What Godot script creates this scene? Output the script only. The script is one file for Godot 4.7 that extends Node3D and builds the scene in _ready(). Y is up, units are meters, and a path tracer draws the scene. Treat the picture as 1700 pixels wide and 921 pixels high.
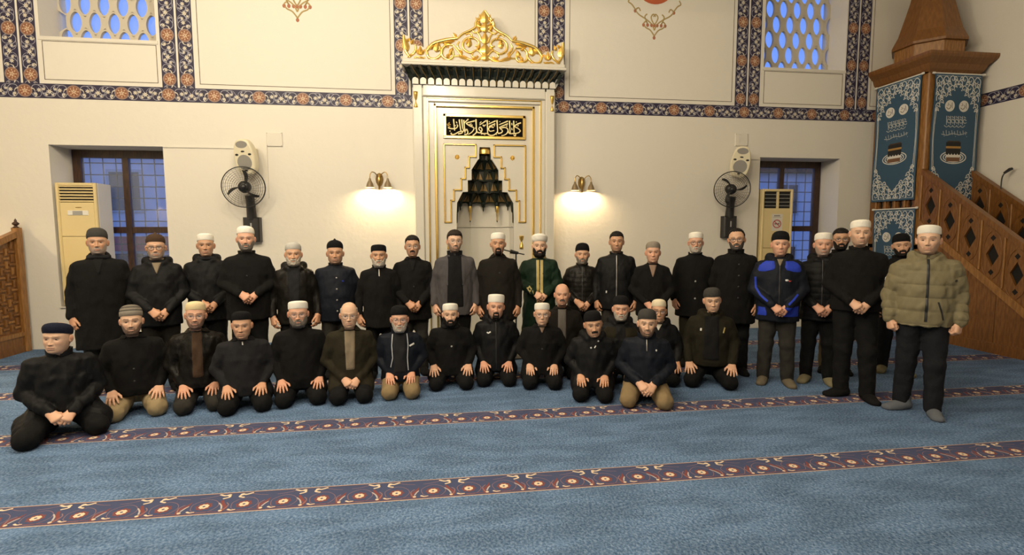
extends Node3D
const CHANDELIER := 4.2
func _ready() -> void:
	# ---- camera
	var cam := Camera3D.new()
	cam.name = "camera"
	add_child(cam)
	cam.position = Vector3(0, 1.75, 8.633)
	cam.fov = 56.33
	cam.near = 0.05
	cam.far = 200.0
	cam.rotation = Vector3(-0.0873667, -0.135224, -0.0028485)
	cam.current = true
	# ---- sky: blue dusk
	var sm := ProceduralSkyMaterial.new()
	sm.sky_top_color = Color(0.34, 0.52, 0.92)
	sm.sky_horizon_color = Color(0.52, 0.66, 0.96)
	sm.ground_bottom_color = Color(0.10, 0.11, 0.14)
	sm.ground_horizon_color = Color(0.30, 0.36, 0.50)
	sm.sky_energy_multiplier = 1.15
	sm.sun_angle_max = 0.0
	var sky := Sky.new()
	sky.sky_material = sm
	var env := Environment.new()
	env.background_mode = Environment.BG_SKY
	env.sky = sky
	env.ambient_light_source = Environment.AMBIENT_SOURCE_DISABLED
	env.tonemap_mode = Environment.TONE_MAPPER_LINEAR
	env.tonemap_exposure = 1.0
	env.sdfgi_enabled = true
	env.ssao_enabled = true
	env.ssil_enabled = true
	var we := WorldEnvironment.new()
	we.name = "surroundings"
	we.environment = env
	add_child(we)
	# ---- the hall, then what stands in it
	make_materials()
	room_materials()
	var glow := plain(lin(1.0, 0.80, 0.50), 0.4)
	glow.emission_enabled = true
	glow.emission = Color(1.0, 0.84, 0.58)
	glow.emission_energy_multiplier = 6.0
	M.bulb = glow
	var lamp := glow.duplicate()
	lamp.emission_energy_multiplier = 4.0
	M.lamp_glow = lamp
	var sg := plain(lin(0.22, 0.16, 0.09), 0.35, 0.3)
	M.shade_glass = sg
	build_room()
	build_chandelier()
	# lamps on the side walls, outside the picture, like the two in it
	sconce(Vector3(XL, 2.6, 1.9), 90, "brass wall lamp on the side wall beyond the preaching chair", 4.0)
	sconce(Vector3(XL, 2.6, 5.6), 90, "brass wall lamp on the side wall farther from the preaching chair", 0.8)
	sconce(Vector3(XR, 2.6, 5.2), -90, "brass wall lamp on the wall beyond the foot of the pulpit stair", 0.25)
	build_mihrab()
	build_fittings()
	build_minbar()
	build_kursu()
	build_outside()
	build_people()

# ============================================================ materials
var M := {}
var people := 0
var cloth_noise := FastNoiseLite.new()
func lin(r: float, g: float, b: float) -> Color:
	return Color(r, g, b).linear_to_srgb()
func plain(col: Color, rough := 0.7, metal := 0.0, spec := 0.5) -> StandardMaterial3D:
	var m := StandardMaterial3D.new()
	m.albedo_color = col
	m.roughness = rough
	m.metallic = metal
	m.metallic_specular = spec
	return m
func cloth(r: float, g: float, b: float, rough := 0.85, weave := 0.5, sheen := 0.0) -> StandardMaterial3D:
	# r, g, b: linear base colour
	var m := plain(lin(r, g, b), rough)
	m.metallic_specular = 0.28
	m.normal_enabled = true
	m.normal_texture = weave_normal
	m.normal_scale = weave
	m.uv1_triplanar = true
	m.uv1_scale = Vector3.ONE * 6.0
	if sheen > 0.0:
		m.rim_enabled = true
		m.rim = sheen
		m.rim_tint = 0.6
	return m
var weave_normal: NoiseTexture2D
func noise_tex(freq: float, size := 256, normal := false, bump_strength := 4.0, octaves := 3, seed_ := 1, ramp: Gradient = null) -> NoiseTexture2D:
	var n := FastNoiseLite.new()
	n.seed = seed_
	n.frequency = freq
	n.fractal_octaves = octaves
	var t := NoiseTexture2D.new()
	t.width = size
	t.height = size
	t.seamless = true
	t.noise = n
	t.as_normal_map = normal
	t.bump_strength = bump_strength
	if ramp:
		t.color_ramp = ramp
	return t
func make_materials() -> void:
	cloth_noise.seed = 11
	cloth_noise.frequency = 0.01
	cloth_noise.fractal_octaves = 2
	weave_normal = noise_tex(0.06, 256, true, 3.0, 3, 4)
	var skin := plain(Color.WHITE, 0.48)
	skin.vertex_color_use_as_albedo = true
	skin.metallic_specular = 0.42
	M.skin = skin
	M.rim_dark = plain(lin(0.012, 0.012, 0.013), 0.35)
	M.rim_metal = plain(lin(0.45, 0.42, 0.38), 0.25, 1.0)
	M.rim_brown = plain(lin(0.06, 0.025, 0.012), 0.35)
	var lens := plain(Color(0.9, 0.95, 1.0, 0.06), 0.03)
	lens.transparency = BaseMaterial3D.TRANSPARENCY_ALPHA
	M.lens = lens
	M.sock_black = cloth(0.006, 0.006, 0.0065)
	M.sock_grey = cloth(0.10, 0.11, 0.13)
	M.sock_brown = cloth(0.12, 0.10, 0.07)
	M.sock_tan = cloth(0.17, 0.15, 0.09)
	M.button = plain(lin(0.02, 0.02, 0.02), 0.3)
	M.brass_button = plain(lin(0.35, 0.28, 0.18), 0.35, 0.6)
	M.white_cloth = cloth(0.72, 0.69, 0.62, 0.9, 0.5)
	M.cream_cloth = cloth(0.66, 0.58, 0.42, 0.9, 0.6)
	M.grey_knit = cloth(0.42, 0.41, 0.38, 0.9, 0.8)
	M.black_knit = cloth(0.007, 0.007, 0.008, 0.95, 1.0)
	M.black_wool = cloth(0.0062, 0.006, 0.0062, 0.95, 0.8)
	M.black_nylon = cloth(0.0058, 0.006, 0.007, 0.62, 0.5)
	M.navy_nylon = cloth(0.006, 0.008, 0.014, 0.65, 0.5)
	M.charcoal = cloth(0.014, 0.014, 0.016, 0.9, 0.7)
	M.leather = cloth(0.008, 0.007, 0.006, 0.36, 1.2)
	M.grey_tweed = cloth(0.062, 0.058, 0.062, 0.95, 0.9)
	M.olive = cloth(0.165, 0.142, 0.084, 0.62, 0.4)
	M.dark_olive = cloth(0.014, 0.012, 0.007, 0.85, 0.6)
	M.brown_dark = cloth(0.010, 0.0085, 0.007, 0.9, 0.7)
	M.moss = cloth(0.020, 0.017, 0.010, 0.92, 0.8)
	M.green_robe = cloth(0.007, 0.020, 0.011, 0.6, 0.5)
	M.beige = cloth(0.27, 0.205, 0.115, 0.9, 0.8)
	M.khaki = cloth(0.215, 0.155, 0.082, 0.9, 0.8)
	M.camo = cloth(0.12, 0.09, 0.05, 0.9, 0.8)
	M.black_trousers = cloth(0.006, 0.006, 0.0065, 0.9, 0.6)
	M.grey_trousers = cloth(0.026, 0.024, 0.021, 0.9, 0.7)
	M.blue_jeans = cloth(0.010, 0.011, 0.014, 0.9, 0.8)
	M.royal_blue = cloth(0.02, 0.045, 0.40, 0.6, 0.4)
	M.pullover_tan = cloth(0.20, 0.16, 0.11, 0.95, 1.0)
	M.pullover_grey = cloth(0.11, 0.10, 0.09, 0.95, 1.0)
	M.pullover_dark = cloth(0.009, 0.009, 0.0095, 0.95, 1.0)
	M.brown_pattern = cloth(0.055, 0.032, 0.02, 0.95, 1.0)
	M.shirt_white = cloth(0.6, 0.57, 0.5, 0.85, 0.4)
	M.shirt_check = cloth(0.22, 0.15, 0.11, 0.85, 0.6)
	M.steel_zip = plain(lin(0.35, 0.34, 0.33), 0.4, 0.7)
	M.dark_zip = plain(lin(0.01, 0.01, 0.01), 0.5)
	M.white_trim = plain(lin(0.5, 0.52, 0.55), 0.6)
	M.logo_white = plain(lin(0.7, 0.69, 0.66), 0.6)
	M.logo_red = plain(lin(0.5, 0.05, 0.04), 0.6)
	M.gold_braid = cloth(0.42, 0.33, 0.13, 0.5, 1.0)
	M.hair_black = cloth(0.012, 0.010, 0.009, 0.6, 1.5)
	M.hair_dark = cloth(0.022, 0.016, 0.012, 0.6, 1.5)
	M.hair_grey = cloth(0.16, 0.14, 0.12, 0.7, 1.5)
	M.hair_white = cloth(0.40, 0.36, 0.31, 0.8, 1.5)
	M.hair_pepper = cloth(0.075, 0.066, 0.06, 0.7, 1.5)
	var banded := cloth(1, 1, 1, 0.95, 1.0)
	banded.vertex_color_use_as_albedo = true
	M.banded_knit = banded
	M.tan_cap = cloth(0.62, 0.50, 0.30, 0.9, 0.8)
	M.brown_cap = cloth(0.055, 0.033, 0.021, 0.95, 1.0)
	M.grey_cap = cloth(0.045, 0.043, 0.04, 0.95, 1.0)
	M.navy_cap = cloth(0.008, 0.010, 0.022, 0.9, 1.0)
	M.light_grey_cap = cloth(0.22, 0.19, 0.155, 0.95, 1.0)

# ============================================================ building helpers
func thing(called: String, label: String, category: String, at := Vector3.ZERO, turn := 0.0, group := "") -> Node3D:
	var o := Node3D.new()
	o.name = numbered(called)
	add_child(o)
	o.position = at
	o.rotation_degrees.y = turn
	o.set_meta("label", label)
	o.set_meta("category", category)
	if group:
		o.set_meta("group", group)
	return o
func structure(called: String, at := Vector3.ZERO) -> Node3D:
	var o := Node3D.new()
	o.name = numbered(called)
	add_child(o)
	o.position = at
	o.set_meta("kind", "structure")
	return o
var taken := {}
func numbered(called: String) -> String:
	var k: int = taken.get(called, 0)
	taken[called] = k + 1
	return called if k == 0 else "%s_%03d" % [called, k]
func put(bag: Build, called: String, mat: Material, parent: Node) -> MeshInstance3D:
	var arr := []
	arr.resize(Mesh.ARRAY_MAX)
	arr[Mesh.ARRAY_VERTEX] = bag.v
	arr[Mesh.ARRAY_NORMAL] = bag.n
	arr[Mesh.ARRAY_TEX_UV] = bag.t
	arr[Mesh.ARRAY_INDEX] = bag.i
	var m := ArrayMesh.new()
	m.add_surface_from_arrays(Mesh.PRIMITIVE_TRIANGLES, arr)
	m.surface_set_material(0, mat)
	var o := MeshInstance3D.new()
	o.name = called
	o.mesh = m
	parent.add_child(o, true)
	return o
class Build:
	var v := PackedVector3Array()
	var n := PackedVector3Array()
	var t := PackedVector2Array()
	var i := PackedInt32Array()
	func face(a: Vector3, b: Vector3, c: Vector3, d: Vector3, ua := Vector2(0, 1), ub := Vector2(1, 1), uc := Vector2(1, 0), ud := Vector2(0, 0)) -> void:
		# corners run anticlockwise seen from outside: a low left, b low right, c up right, d up left
		var k := v.size()
		var nn := (b - a).cross(d - a)
		if nn.length_squared() < 1e-14:
			nn = (c - a).cross(d - a)
		nn = nn.normalized()
		v.append_array(PackedVector3Array([a, b, c, d]))
		n.append_array(PackedVector3Array([nn, nn, nn, nn]))
		t.append_array(PackedVector2Array([ua, ub, uc, ud]))
		i.append_array(PackedInt32Array([k, k + 2, k + 1, k, k + 3, k + 2]))
	func tri(a: Vector3, b: Vector3, c: Vector3) -> void:
		var k := v.size()
		var nn := (b - a).cross(c - a).normalized()
		v.append_array(PackedVector3Array([a, b, c]))
		n.append_array(PackedVector3Array([nn, nn, nn]))
		t.append_array(PackedVector2Array([Vector2(a.x, a.y), Vector2(b.x, b.y), Vector2(c.x, c.y)]))
		i.append_array(PackedInt32Array([k, k + 2, k + 1]))
	func box(lo: Vector3, hi: Vector3, xf := Transform3D()) -> void:
		var p := []
		for k in 8:
			p.append(xf * Vector3(hi.x if k & 1 else lo.x, hi.y if k & 2 else lo.y, hi.z if k & 4 else lo.z))
		var w := hi.x - lo.x
		var h := hi.y - lo.y
		var d := hi.z - lo.z
		face(p[4], p[5], p[7], p[6], Vector2(0, h), Vector2(w, h), Vector2(w, 0), Vector2(0, 0))
		face(p[1], p[0], p[2], p[3], Vector2(0, h), Vector2(w, h), Vector2(w, 0), Vector2(0, 0))
		face(p[5], p[1], p[3], p[7], Vector2(0, h), Vector2(d, h), Vector2(d, 0), Vector2(0, 0))
		face(p[0], p[4], p[6], p[2], Vector2(0, h), Vector2(d, h), Vector2(d, 0), Vector2(0, 0))
		face(p[6], p[7], p[3], p[2], Vector2(0, d), Vector2(w, d), Vector2(w, 0), Vector2(0, 0))
		face(p[0], p[1], p[5], p[4], Vector2(0, d), Vector2(w, d), Vector2(w, 0), Vector2(0, 0))
	func bevel_box(lo: Vector3, hi: Vector3, c: float, xf := Transform3D()) -> void:
		# box with chamfered front (+z) edges
		var f := [Vector3(lo.x + c, lo.y + c, hi.z), Vector3(hi.x - c, lo.y + c, hi.z), Vector3(hi.x - c, hi.y - c, hi.z), Vector3(lo.x + c, hi.y - c, hi.z)]
		var s := [Vector3(lo.x, lo.y, hi.z - c), Vector3(hi.x, lo.y, hi.z - c), Vector3(hi.x, hi.y, hi.z - c), Vector3(lo.x, hi.y, hi.z - c)]
		var b := [Vector3(lo.x, lo.y, lo.z), Vector3(hi.x, lo.y, lo.z), Vector3(hi.x, hi.y, lo.z), Vector3(lo.x, hi.y, lo.z)]
		for k in 4:
			f[k] = xf * f[k]; s[k] = xf * s[k]; b[k] = xf * b[k]
		face(f[0], f[1], f[2], f[3])
		face(b[1], b[0], b[3], b[2])
		for k in 4:
			var q := (k + 1) % 4
			face(s[k], s[q], f[q], f[k])
			face(b[k], b[q], s[q], s[k])
	func prism(poly: PackedVector2Array, z0: float, z1: float, xf := Transform3D()) -> void:
		# polygon in x, y (any turn) pushed from z0 (back) to z1 (front)
		var pg := poly.duplicate()
		if Geometry2D.is_polygon_clockwise(pg):
			pg.reverse()
		var tris := Geometry2D.triangulate_polygon(pg)
		var m := pg.size()
		for t3 in range(0, tris.size(), 3):
			var q := [pg[tris[t3]], pg[tris[t3 + 1]], pg[tris[t3 + 2]]]
			if (q[1] - q[0]).cross(q[2] - q[0]) < 0.0:
				q.reverse()
			tri(xf * Vector3(q[0].x, q[0].y, z1), xf * Vector3(q[1].x, q[1].y, z1), xf * Vector3(q[2].x, q[2].y, z1))
			tri(xf * Vector3(q[2].x, q[2].y, z0), xf * Vector3(q[1].x, q[1].y, z0), xf * Vector3(q[0].x, q[0].y, z0))
		for k in m:
			var a := pg[k]
			var b := pg[(k + 1) % m]
			# polygon runs anticlockwise in y-up axes
			face(xf * Vector3(a.x, a.y, z0), xf * Vector3(b.x, b.y, z0), xf * Vector3(b.x, b.y, z1), xf * Vector3(a.x, a.y, z1))
	func lathe(prof: Array, sides: int, xf := Transform3D()) -> void:
		# prof: (radius, height) from the bottom up; smooth round the axis y
		var k0 := v.size()
		var nb := xf.basis
		for r in prof.size():
			var a: Vector2 = prof[maxi(r - 1, 0)]
			var b: Vector2 = prof[mini(r + 1, prof.size() - 1)]
			var sl := Vector2(b.y - a.y, a.x - b.x).normalized()
			for q in sides + 1:
				var th := TAU * q / sides
				v.append(xf * Vector3(prof[r].x * sin(th), prof[r].y, prof[r].x * cos(th)))
				n.append((nb * Vector3(sl.x * sin(th), sl.y, sl.x * cos(th))).normalized())
				t.append(Vector2(float(q) / sides, prof[r].y))
		for r in prof.size() - 1:
			for q in sides:
				var a := k0 + r * (sides + 1) + q
				var b := a + 1
				var c := a + sides + 1
				i.append_array(PackedInt32Array([a, c, b, b, c, c + 1]))
	func tube(pts: Array, radii: Array, sides := 8, closed := false, flat := 1.0) -> void:
		# flat < 1 squeezes the section towards the xy plane
		var k0 := v.size()
		var m := pts.size()
		for k in m:
			var p: Vector3 = pts[k]
			var a: Vector3 = pts[(k - 1 + m) % m] if closed or k > 0 else p
			var b: Vector3 = pts[(k + 1) % m] if closed or k < m - 1 else p
			var dir := (b - a).normalized()
			var ref := Vector3.UP if absf(dir.z) > 0.9 else Vector3.BACK
			var sx := dir.cross(ref).normalized()
			var sy := dir.cross(sx).normalized()
			var rad: float = radii[k] if k < radii.size() else radii[radii.size() - 1]
			for q in sides:
				var th := TAU * q / sides
				var u := sx * cos(th) + sy * sin(th) * flat
				v.append(p + u * rad)
				n.append((sx * cos(th) + sy * sin(th)).normalized())
				t.append(Vector2(float(q) / sides, float(k) / m))
		for k in (m if closed else m - 1):
			for q in sides:
				var a := k0 + k * sides + q
				var b := k0 + k * sides + (q + 1) % sides
				var a2 := k0 + ((k + 1) % m) * sides + q
				var b2 := k0 + ((k + 1) % m) * sides + (q + 1) % sides
				i.append_array(PackedInt32Array([a, a2, b, b, a2, b2]))
		if not closed:
			for e in 2:
				var k2 := k0 + (0 if e == 0 else (m - 1) * sides)
				var mid := v.size()
				v.append(pts[0] if e == 0 else pts[m - 1])
				n.append(((pts[0] - pts[1]) if e == 0 else (pts[m - 1] - pts[m - 2])).normalized())
				t.append(Vector2.ZERO)
				for q in sides:
					if e == 0:
						i.append_array(PackedInt32Array([mid, k2 + q, k2 + (q + 1) % sides]))
					else:
						i.append_array(PackedInt32Array([mid, k2 + (q + 1) % sides, k2 + q]))
	func ball(c: Vector3, r: Vector3, rows := 8, cols := 12, xf := Transform3D()) -> void:
		var k0 := v.size()
		for a in rows + 1:
			var ph := PI * a / rows
			for q in cols + 1:
				var th := TAU * q / cols
				var u := Vector3(sin(ph) * sin(th), cos(ph), sin(ph) * cos(th))
				v.append(xf * (c + u * r))
				n.append((xf.basis * (u / r)).normalized())
				t.append(Vector2(float(q) / cols, float(a) / rows))
		for a in rows:
			for q in cols:
				var p := k0 + a * (cols + 1) + q
				i.append_array(PackedInt32Array([p, p + 1, p + cols + 1, p + 1, p + cols + 2, p + cols + 1]))
func curve(ctrl: Array, per := 6) -> Array:
	# smooth line through points (Vector2 or Vector3)
	var out := []
	for k in ctrl.size() - 1:
		var a = ctrl[maxi(k - 1, 0)]
		var b = ctrl[k]
		var c = ctrl[k + 1]
		var d = ctrl[mini(k + 2, ctrl.size() - 1)]
		for q in per:
			out.append(b.cubic_interpolate(c, a, d, float(q) / per))
	out.append(ctrl[ctrl.size() - 1])
	return out
func lift(pts: Array, z: float) -> Array:
	var out := []
	for p in pts:
		out.append(Vector3(p.x, p.y, z))
	return out
func mirror(pts: Array) -> Array:
	var out := []
	for p in pts:
		var q = p
		q.x = -p.x
		out.append(q)
	return out
# ---- painting flat prints
func dot(im: Image, x: float, y: float, r: float, col: Color) -> void:
	var w := im.get_width()
	for yy in range(maxi(0, int(y - r)), mini(im.get_height() - 1, int(y + r)) + 1):
		var d := r * r - (yy + 0.5 - y) * (yy + 0.5 - y)
		if d > 0.0:
			var hw := sqrt(d)
			im.fill_rect(Rect2i(int(round(x - hw)), yy, maxi(1, int(round(hw * 2.0))), 1), col)
func stroke(im: Image, pts: Array, w0: float, w1: float, col: Color) -> void:
	var line := curve(pts, 8)
	for k in line.size() - 1:
		var a: Vector2 = line[k]
		var b: Vector2 = line[k + 1]
		var t := float(k) / line.size()
		var r := lerpf(w0, w1, t) * 0.5
		var m := maxi(1, int((b - a).length() / maxf(r * 0.6, 0.8)))
		for q in m:
			var p := a.lerp(b, float(q) / m)
			dot(im, p.x, p.y, r, col)
func petals(im: Image, x: float, y: float, count: int, reach: float, r: float, col: Color, turn := 0.0) -> void:
	for k in count:
		var th := TAU * k / count + turn
		dot(im, x + cos(th) * reach, y + sin(th) * reach, r, col)
func print_mat(im: Image, rough := 0.7) -> StandardMaterial3D:
	var m := plain(Color.WHITE, rough)
	m.albedo_texture = ImageTexture.create_from_image(im)
	return m

# ============================================================ signed-distance surfaces
class Field:
	var caps := PackedFloat32Array()   # per capsule: ax ay az bx by bz ra rb blend quilt
	var n := 0
	var rows := PackedFloat32Array()   # per torso ring: y, half width, half depth, centre z
	var tn := 0
	var round_edge := 0.012
	var noise: FastNoiseLite
	var amp := 0.0
	var nsx := 1.0
	var nsy := 1.0
	var quilt := 0.0
	var quilt_pitch := 0.1
	var quilt_top := 9.0
	var floor_cut := -9.0
	var cell := 0.014
	var lo := Vector3.ZERO
	var hi := Vector3.ZERO
	var seeds: Array[Vector3] = []
	func cap(a: Vector3, b: Vector3, ra: float, rb: float, k := 0.04, q := 0.0) -> void:
		caps.append_array(PackedFloat32Array([a.x, a.y, a.z, b.x, b.y, b.z, ra, rb, k, q]))
		n += 1
		if seeds.is_empty():
			seeds.append(a)
		var m := maxf(ra, rb) + 0.06
		grow(a - Vector3.ONE * m); grow(a + Vector3.ONE * m); grow(b - Vector3.ONE * m); grow(b + Vector3.ONE * m)
	func grow(p: Vector3) -> void:
		if lo == hi:
			lo = p; hi = p + Vector3.ONE * 0.001
		lo = lo.min(p); hi = hi.max(p)
	func torso(list: Array) -> void:
		for r in list:
			rows.append_array(PackedFloat32Array(r))
			grow(Vector3(-r[1] - 0.06, r[0] - 0.05, r[3] - r[2] - 0.06)); grow(Vector3(r[1] + 0.06, r[0] + 0.05, r[3] + r[2] + 0.06))
		tn = list.size()
		seeds = [Vector3(0, (rows[0] + rows[(tn - 1) * 4]) * 0.5, rows[3])]
	func dist(x: float, y: float, z: float) -> float:
		var d := 1000.0
		if tn > 0:
			var y0 := rows[0]
			var y1 := rows[(tn - 1) * 4]
			var yc := clampf(y, y0, y1)
			var i := 0
			while i < tn - 2 and rows[i * 4 + 4] < yc:
				i += 1
			var o := i * 4
			var t := (yc - rows[o]) / (rows[o + 4] - rows[o])
			var w := lerpf(rows[o + 1], rows[o + 5], t)
			var dp := lerpf(rows[o + 2], rows[o + 6], t)
			var zc := lerpf(rows[o + 3], rows[o + 7], t)
			var ux := x / w
			var uz := (z - zc) / dp
			var k0 := sqrt(ux * ux + uz * uz)
			var dd := -0.7 * minf(w, dp)
			if k0 > 0.3:
				ux /= w
				uz /= dp
				dd = k0 * (k0 - 1.0) / sqrt(ux * ux + uz * uz)
			if quilt > 0.0 and y < quilt_top:
				dd -= quilt * (sqrt(absf(sin(y * PI / quilt_pitch))) - 0.5)
			var dy := maxf(y0 + round_edge - y, y - y1)
			dd += round_edge
			d = minf(maxf(dd, dy), 0.0) + sqrt(maxf(dd, 0.0) * maxf(dd, 0.0) + maxf(dy, 0.0) * maxf(dy, 0.0)) - round_edge
		var o2 := 0
		for c in n:
			var ax := caps[o2]
			var ay := caps[o2 + 1]
			var az := caps[o2 + 2]
			var bx := caps[o2 + 3] - ax
			var by := caps[o2 + 4] - ay
			var bz := caps[o2 + 5] - az
			var px := x - ax
			var py := y - ay
			var pz := z - az
			var t2 := clampf((px * bx + py * by + pz * bz) / (bx * bx + by * by + bz * bz + 0.0000001), 0.0, 1.0)
			px -= bx * t2
			py -= by * t2
			pz -= bz * t2
			var e := sqrt(px * px + py * py + pz * pz) - lerpf(caps[o2 + 6], caps[o2 + 7], t2)
			var q := caps[o2 + 9]
			if q > 0.0:
				e -= quilt * (sqrt(absf(sin(t2 * PI * q))) - 0.5)
			var k := caps[o2 + 8]
			var h := maxf(k - absf(d - e), 0.0)
			d = minf(d, e) - h * h / (4.0 * k)
			o2 += 10
		if amp > 0.0:
			d += amp * noise.get_noise_3d(x * nsx, y * nsy, z * nsx)
		return maxf(d, floor_cut - y)
	func front(x: float, y: float, from := 0.6) -> float:
		# z of the outermost surface met when coming from the front, or -9
		var z := from
		for i in 60:
			var d := dist(x, y, z)
			if d < 0.0008:
				return z
			z -= maxf(d * 0.8, 0.0008)
			if z < -0.5:
				break
		return -9.0
	func mesh() -> Array:
		var verts := PackedVector3Array()
		var norms := PackedVector3Array()
		var idx := PackedInt32Array()
		var c := cell
		var nx := int(ceil((hi.x - lo.x) / c)) + 2
		var ny := int(ceil((hi.y - lo.y) / c)) + 2
		var nz := int(ceil((hi.z - lo.z) / c)) + 2
		var sy := nx
		var sz := nx * ny
		var vals := PackedFloat32Array()
		vals.resize(nx * ny * nz)
		vals.fill(1e9)
		var ids := PackedInt32Array()
		ids.resize(nx * ny * nz)
		ids.fill(-1)
		var stack := PackedInt32Array()
		var made := PackedInt32Array()
		for s in seeds:
			# walk out of the body along +z to the first crossing
			var i := int((s.x - lo.x) / c)
			var j := int((s.y - lo.y) / c)
			for k in range(int((s.z - lo.z) / c), nz - 2):
				if dist(lo.x + i * c, lo.y + j * c, lo.z + k * c) > 0.0:
					stack.append(i + j * sy + (k - 1) * sz)
					break
		var off := [0, 1, sy, sy + 1, sz, sz + 1, sz + sy, sz + sy + 1]
		var v := PackedFloat32Array()
		v.resize(8)
		while stack.size() > 0:
			var at := stack[stack.size() - 1]
			stack.resize(stack.size() - 1)
			if ids[at] != -1:
				continue
			var k := at / sz
			var j := (at - k * sz) / sy
			var i := at - k * sz - j * sy
			if i < 1 or j < 1 or k < 1 or i > nx - 3 or j > ny - 3 or k > nz - 3:
				ids[at] = -2
				continue
			var mask := 0
			for q in 8:
				var p: int = at + off[q]
				var f := vals[p]
				if f > 1e8:
					f = dist(lo.x + (i + (q & 1)) * c, lo.y + (j + ((q >> 1) & 1)) * c, lo.z + (k + (q >> 2)) * c)
					vals[p] = f
				v[q] = f
				if f < 0.0:
					mask |= 1 << q
			if mask == 0 or mask == 255:
				ids[at] = -2
				continue
			var g := Vector3(v[1] + v[3] + v[5] + v[7] - v[0] - v[2] - v[4] - v[6], v[2] + v[3] + v[6] + v[7] - v[0] - v[1] - v[4] - v[5], v[4] + v[5] + v[6] + v[7] - v[0] - v[1] - v[2] - v[3]) / (4.0 * c)
			var mean := (v[0] + v[1] + v[2] + v[3] + v[4] + v[5] + v[6] + v[7]) * 0.125
			var step := (g * (mean / maxf(g.length_squared(), 0.05))).clamp(Vector3.ONE * -0.5 * c, Vector3.ONE * 0.5 * c)
			ids[at] = verts.size()
			made.append(at)
			verts.append(lo + Vector3(i + 0.5, j + 0.5, k + 0.5) * c - step)
			norms.append(g.normalized())
			if mask & 0x55 != 0 and mask & 0x55 != 0x55: stack.append(at - 1)
			if mask & 0xAA != 0 and mask & 0xAA != 0xAA: stack.append(at + 1)
			if mask & 0x33 != 0 and mask & 0x33 != 0x33: stack.append(at - sy)
			if mask & 0xCC != 0 and mask & 0xCC != 0xCC: stack.append(at + sy)
			if mask & 0x0F != 0 and mask & 0x0F != 0x0F: stack.append(at - sz)
			if mask & 0xF0 != 0 and mask & 0xF0 != 0xF0: stack.append(at + sz)
		for at in made:
			var inside := vals[at] < 0.0
			if (vals[at + 1] < 0.0) != inside:
				quad(idx, ids[at], ids[at - sy], ids[at - sy - sz], ids[at - sz], inside)
			if (vals[at + sy] < 0.0) != inside:
				quad(idx, ids[at], ids[at - sz], ids[at - 1 - sz], ids[at - 1], inside)
			if (vals[at + sz] < 0.0) != inside:
				quad(idx, ids[at], ids[at - 1], ids[at - 1 - sy], ids[at - sy], inside)
		return [verts, norms, idx]
	func quad(idx: PackedInt32Array, a: int, b: int, cc: int, d: int, flip: bool) -> void:
		if a < 0 or b < 0 or cc < 0 or d < 0:
			return
		if flip:
			idx.append_array(PackedInt32Array([a, cc, b, a, d, cc]))
		else:
			idx.append_array(PackedInt32Array([a, b, cc, a, cc, d]))

# ============================================================ people: heads, hands, feet
const HEAD := [  # y, half width, front, back
	[0.119, 0.004, 0.005, 0.006], [0.114, 0.028, 0.034, 0.040], [0.103, 0.047, 0.056, 0.066], [0.085, 0.062, 0.073, 0.086], [0.06, 0.072, 0.084, 0.097],
	[0.03, 0.0765, 0.0905, 0.101], [0.01, 0.0768, 0.088, 0.100], [-0.015, 0.0755, 0.087, 0.094], [-0.04, 0.072, 0.088, 0.084], [-0.065, 0.066, 0.088, 0.072],
	[-0.085, 0.060, 0.085, 0.064], [-0.1, 0.052, 0.080, 0.060], [-0.112, 0.045, 0.070, 0.058], [-0.12, 0.046, 0.054, 0.058], [-0.128, 0.051, 0.042, 0.060],
	[-0.15, 0.055, 0.036, 0.064], [-0.185, 0.058, 0.036, 0.068], [-0.225, 0.066, 0.040, 0.074]]
const NECK_BACK := -0.018
func head_ring(y: float) -> Vector3:
	var i := 0
	while i < HEAD.size() - 2 and HEAD[i + 1][0] > y:
		i += 1
	var t := clampf((HEAD[i][0] - y) / (HEAD[i][0] - HEAD[i + 1][0]), 0.0, 1.0)
	return Vector3(lerpf(HEAD[i][1], HEAD[i + 1][1], t), lerpf(HEAD[i][2], HEAD[i + 1][2], t), lerpf(HEAD[i][3], HEAD[i + 1][3], t))
func bump(a: float, b: float) -> float:
	return exp(-a * a - b * b)
func beard_mask(x: float, y: float, z: float, front: bool) -> float:
	# 1 where a full beard grows
	var ax := absf(x)
	if not front and z < -0.012:
		return 0.0
	var top := lerpf(-0.064, -0.016, smoothstep(0.032, 0.070, ax))
	var m := smoothstep(top + 0.010, top - 0.008, y) * smoothstep(-0.142, -0.122, y)
	if z < 0.012:
		m *= smoothstep(-0.012, 0.008, z)
	var tache := smoothstep(-0.044, -0.049, y) * smoothstep(-0.066, -0.061, y) * smoothstep(0.034, 0.026, ax)
	m = maxf(m, tache)
	var mouth := smoothstep(0.021, 0.016, ax) * smoothstep(-0.0605, -0.064, y) * smoothstep(-0.079, -0.075, y)
	return m * (1.0 - mouth)
func hair_mask(x: float, y: float, z: float, line: float) -> float:
	# line: front hairline height
	var t := clampf((z + 0.02) / 0.1, 0.0, 1.0)
	var low := lerpf(-0.055, line, smoothstep(0.05, 0.75, t))
	if z > -0.03 and z < 0.035:
		low = lerpf(-0.008, line - 0.014, smoothstep(-0.01, 0.03, z))
	return smoothstep(low - 0.004, low + 0.014, y + 0.006 * cloth_noise.get_noise_3d(x * 16000.0, y * 3000.0, z * 16000.0))
var head_rows := PackedFloat32Array()
const HEAD_COLS := 92
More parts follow.
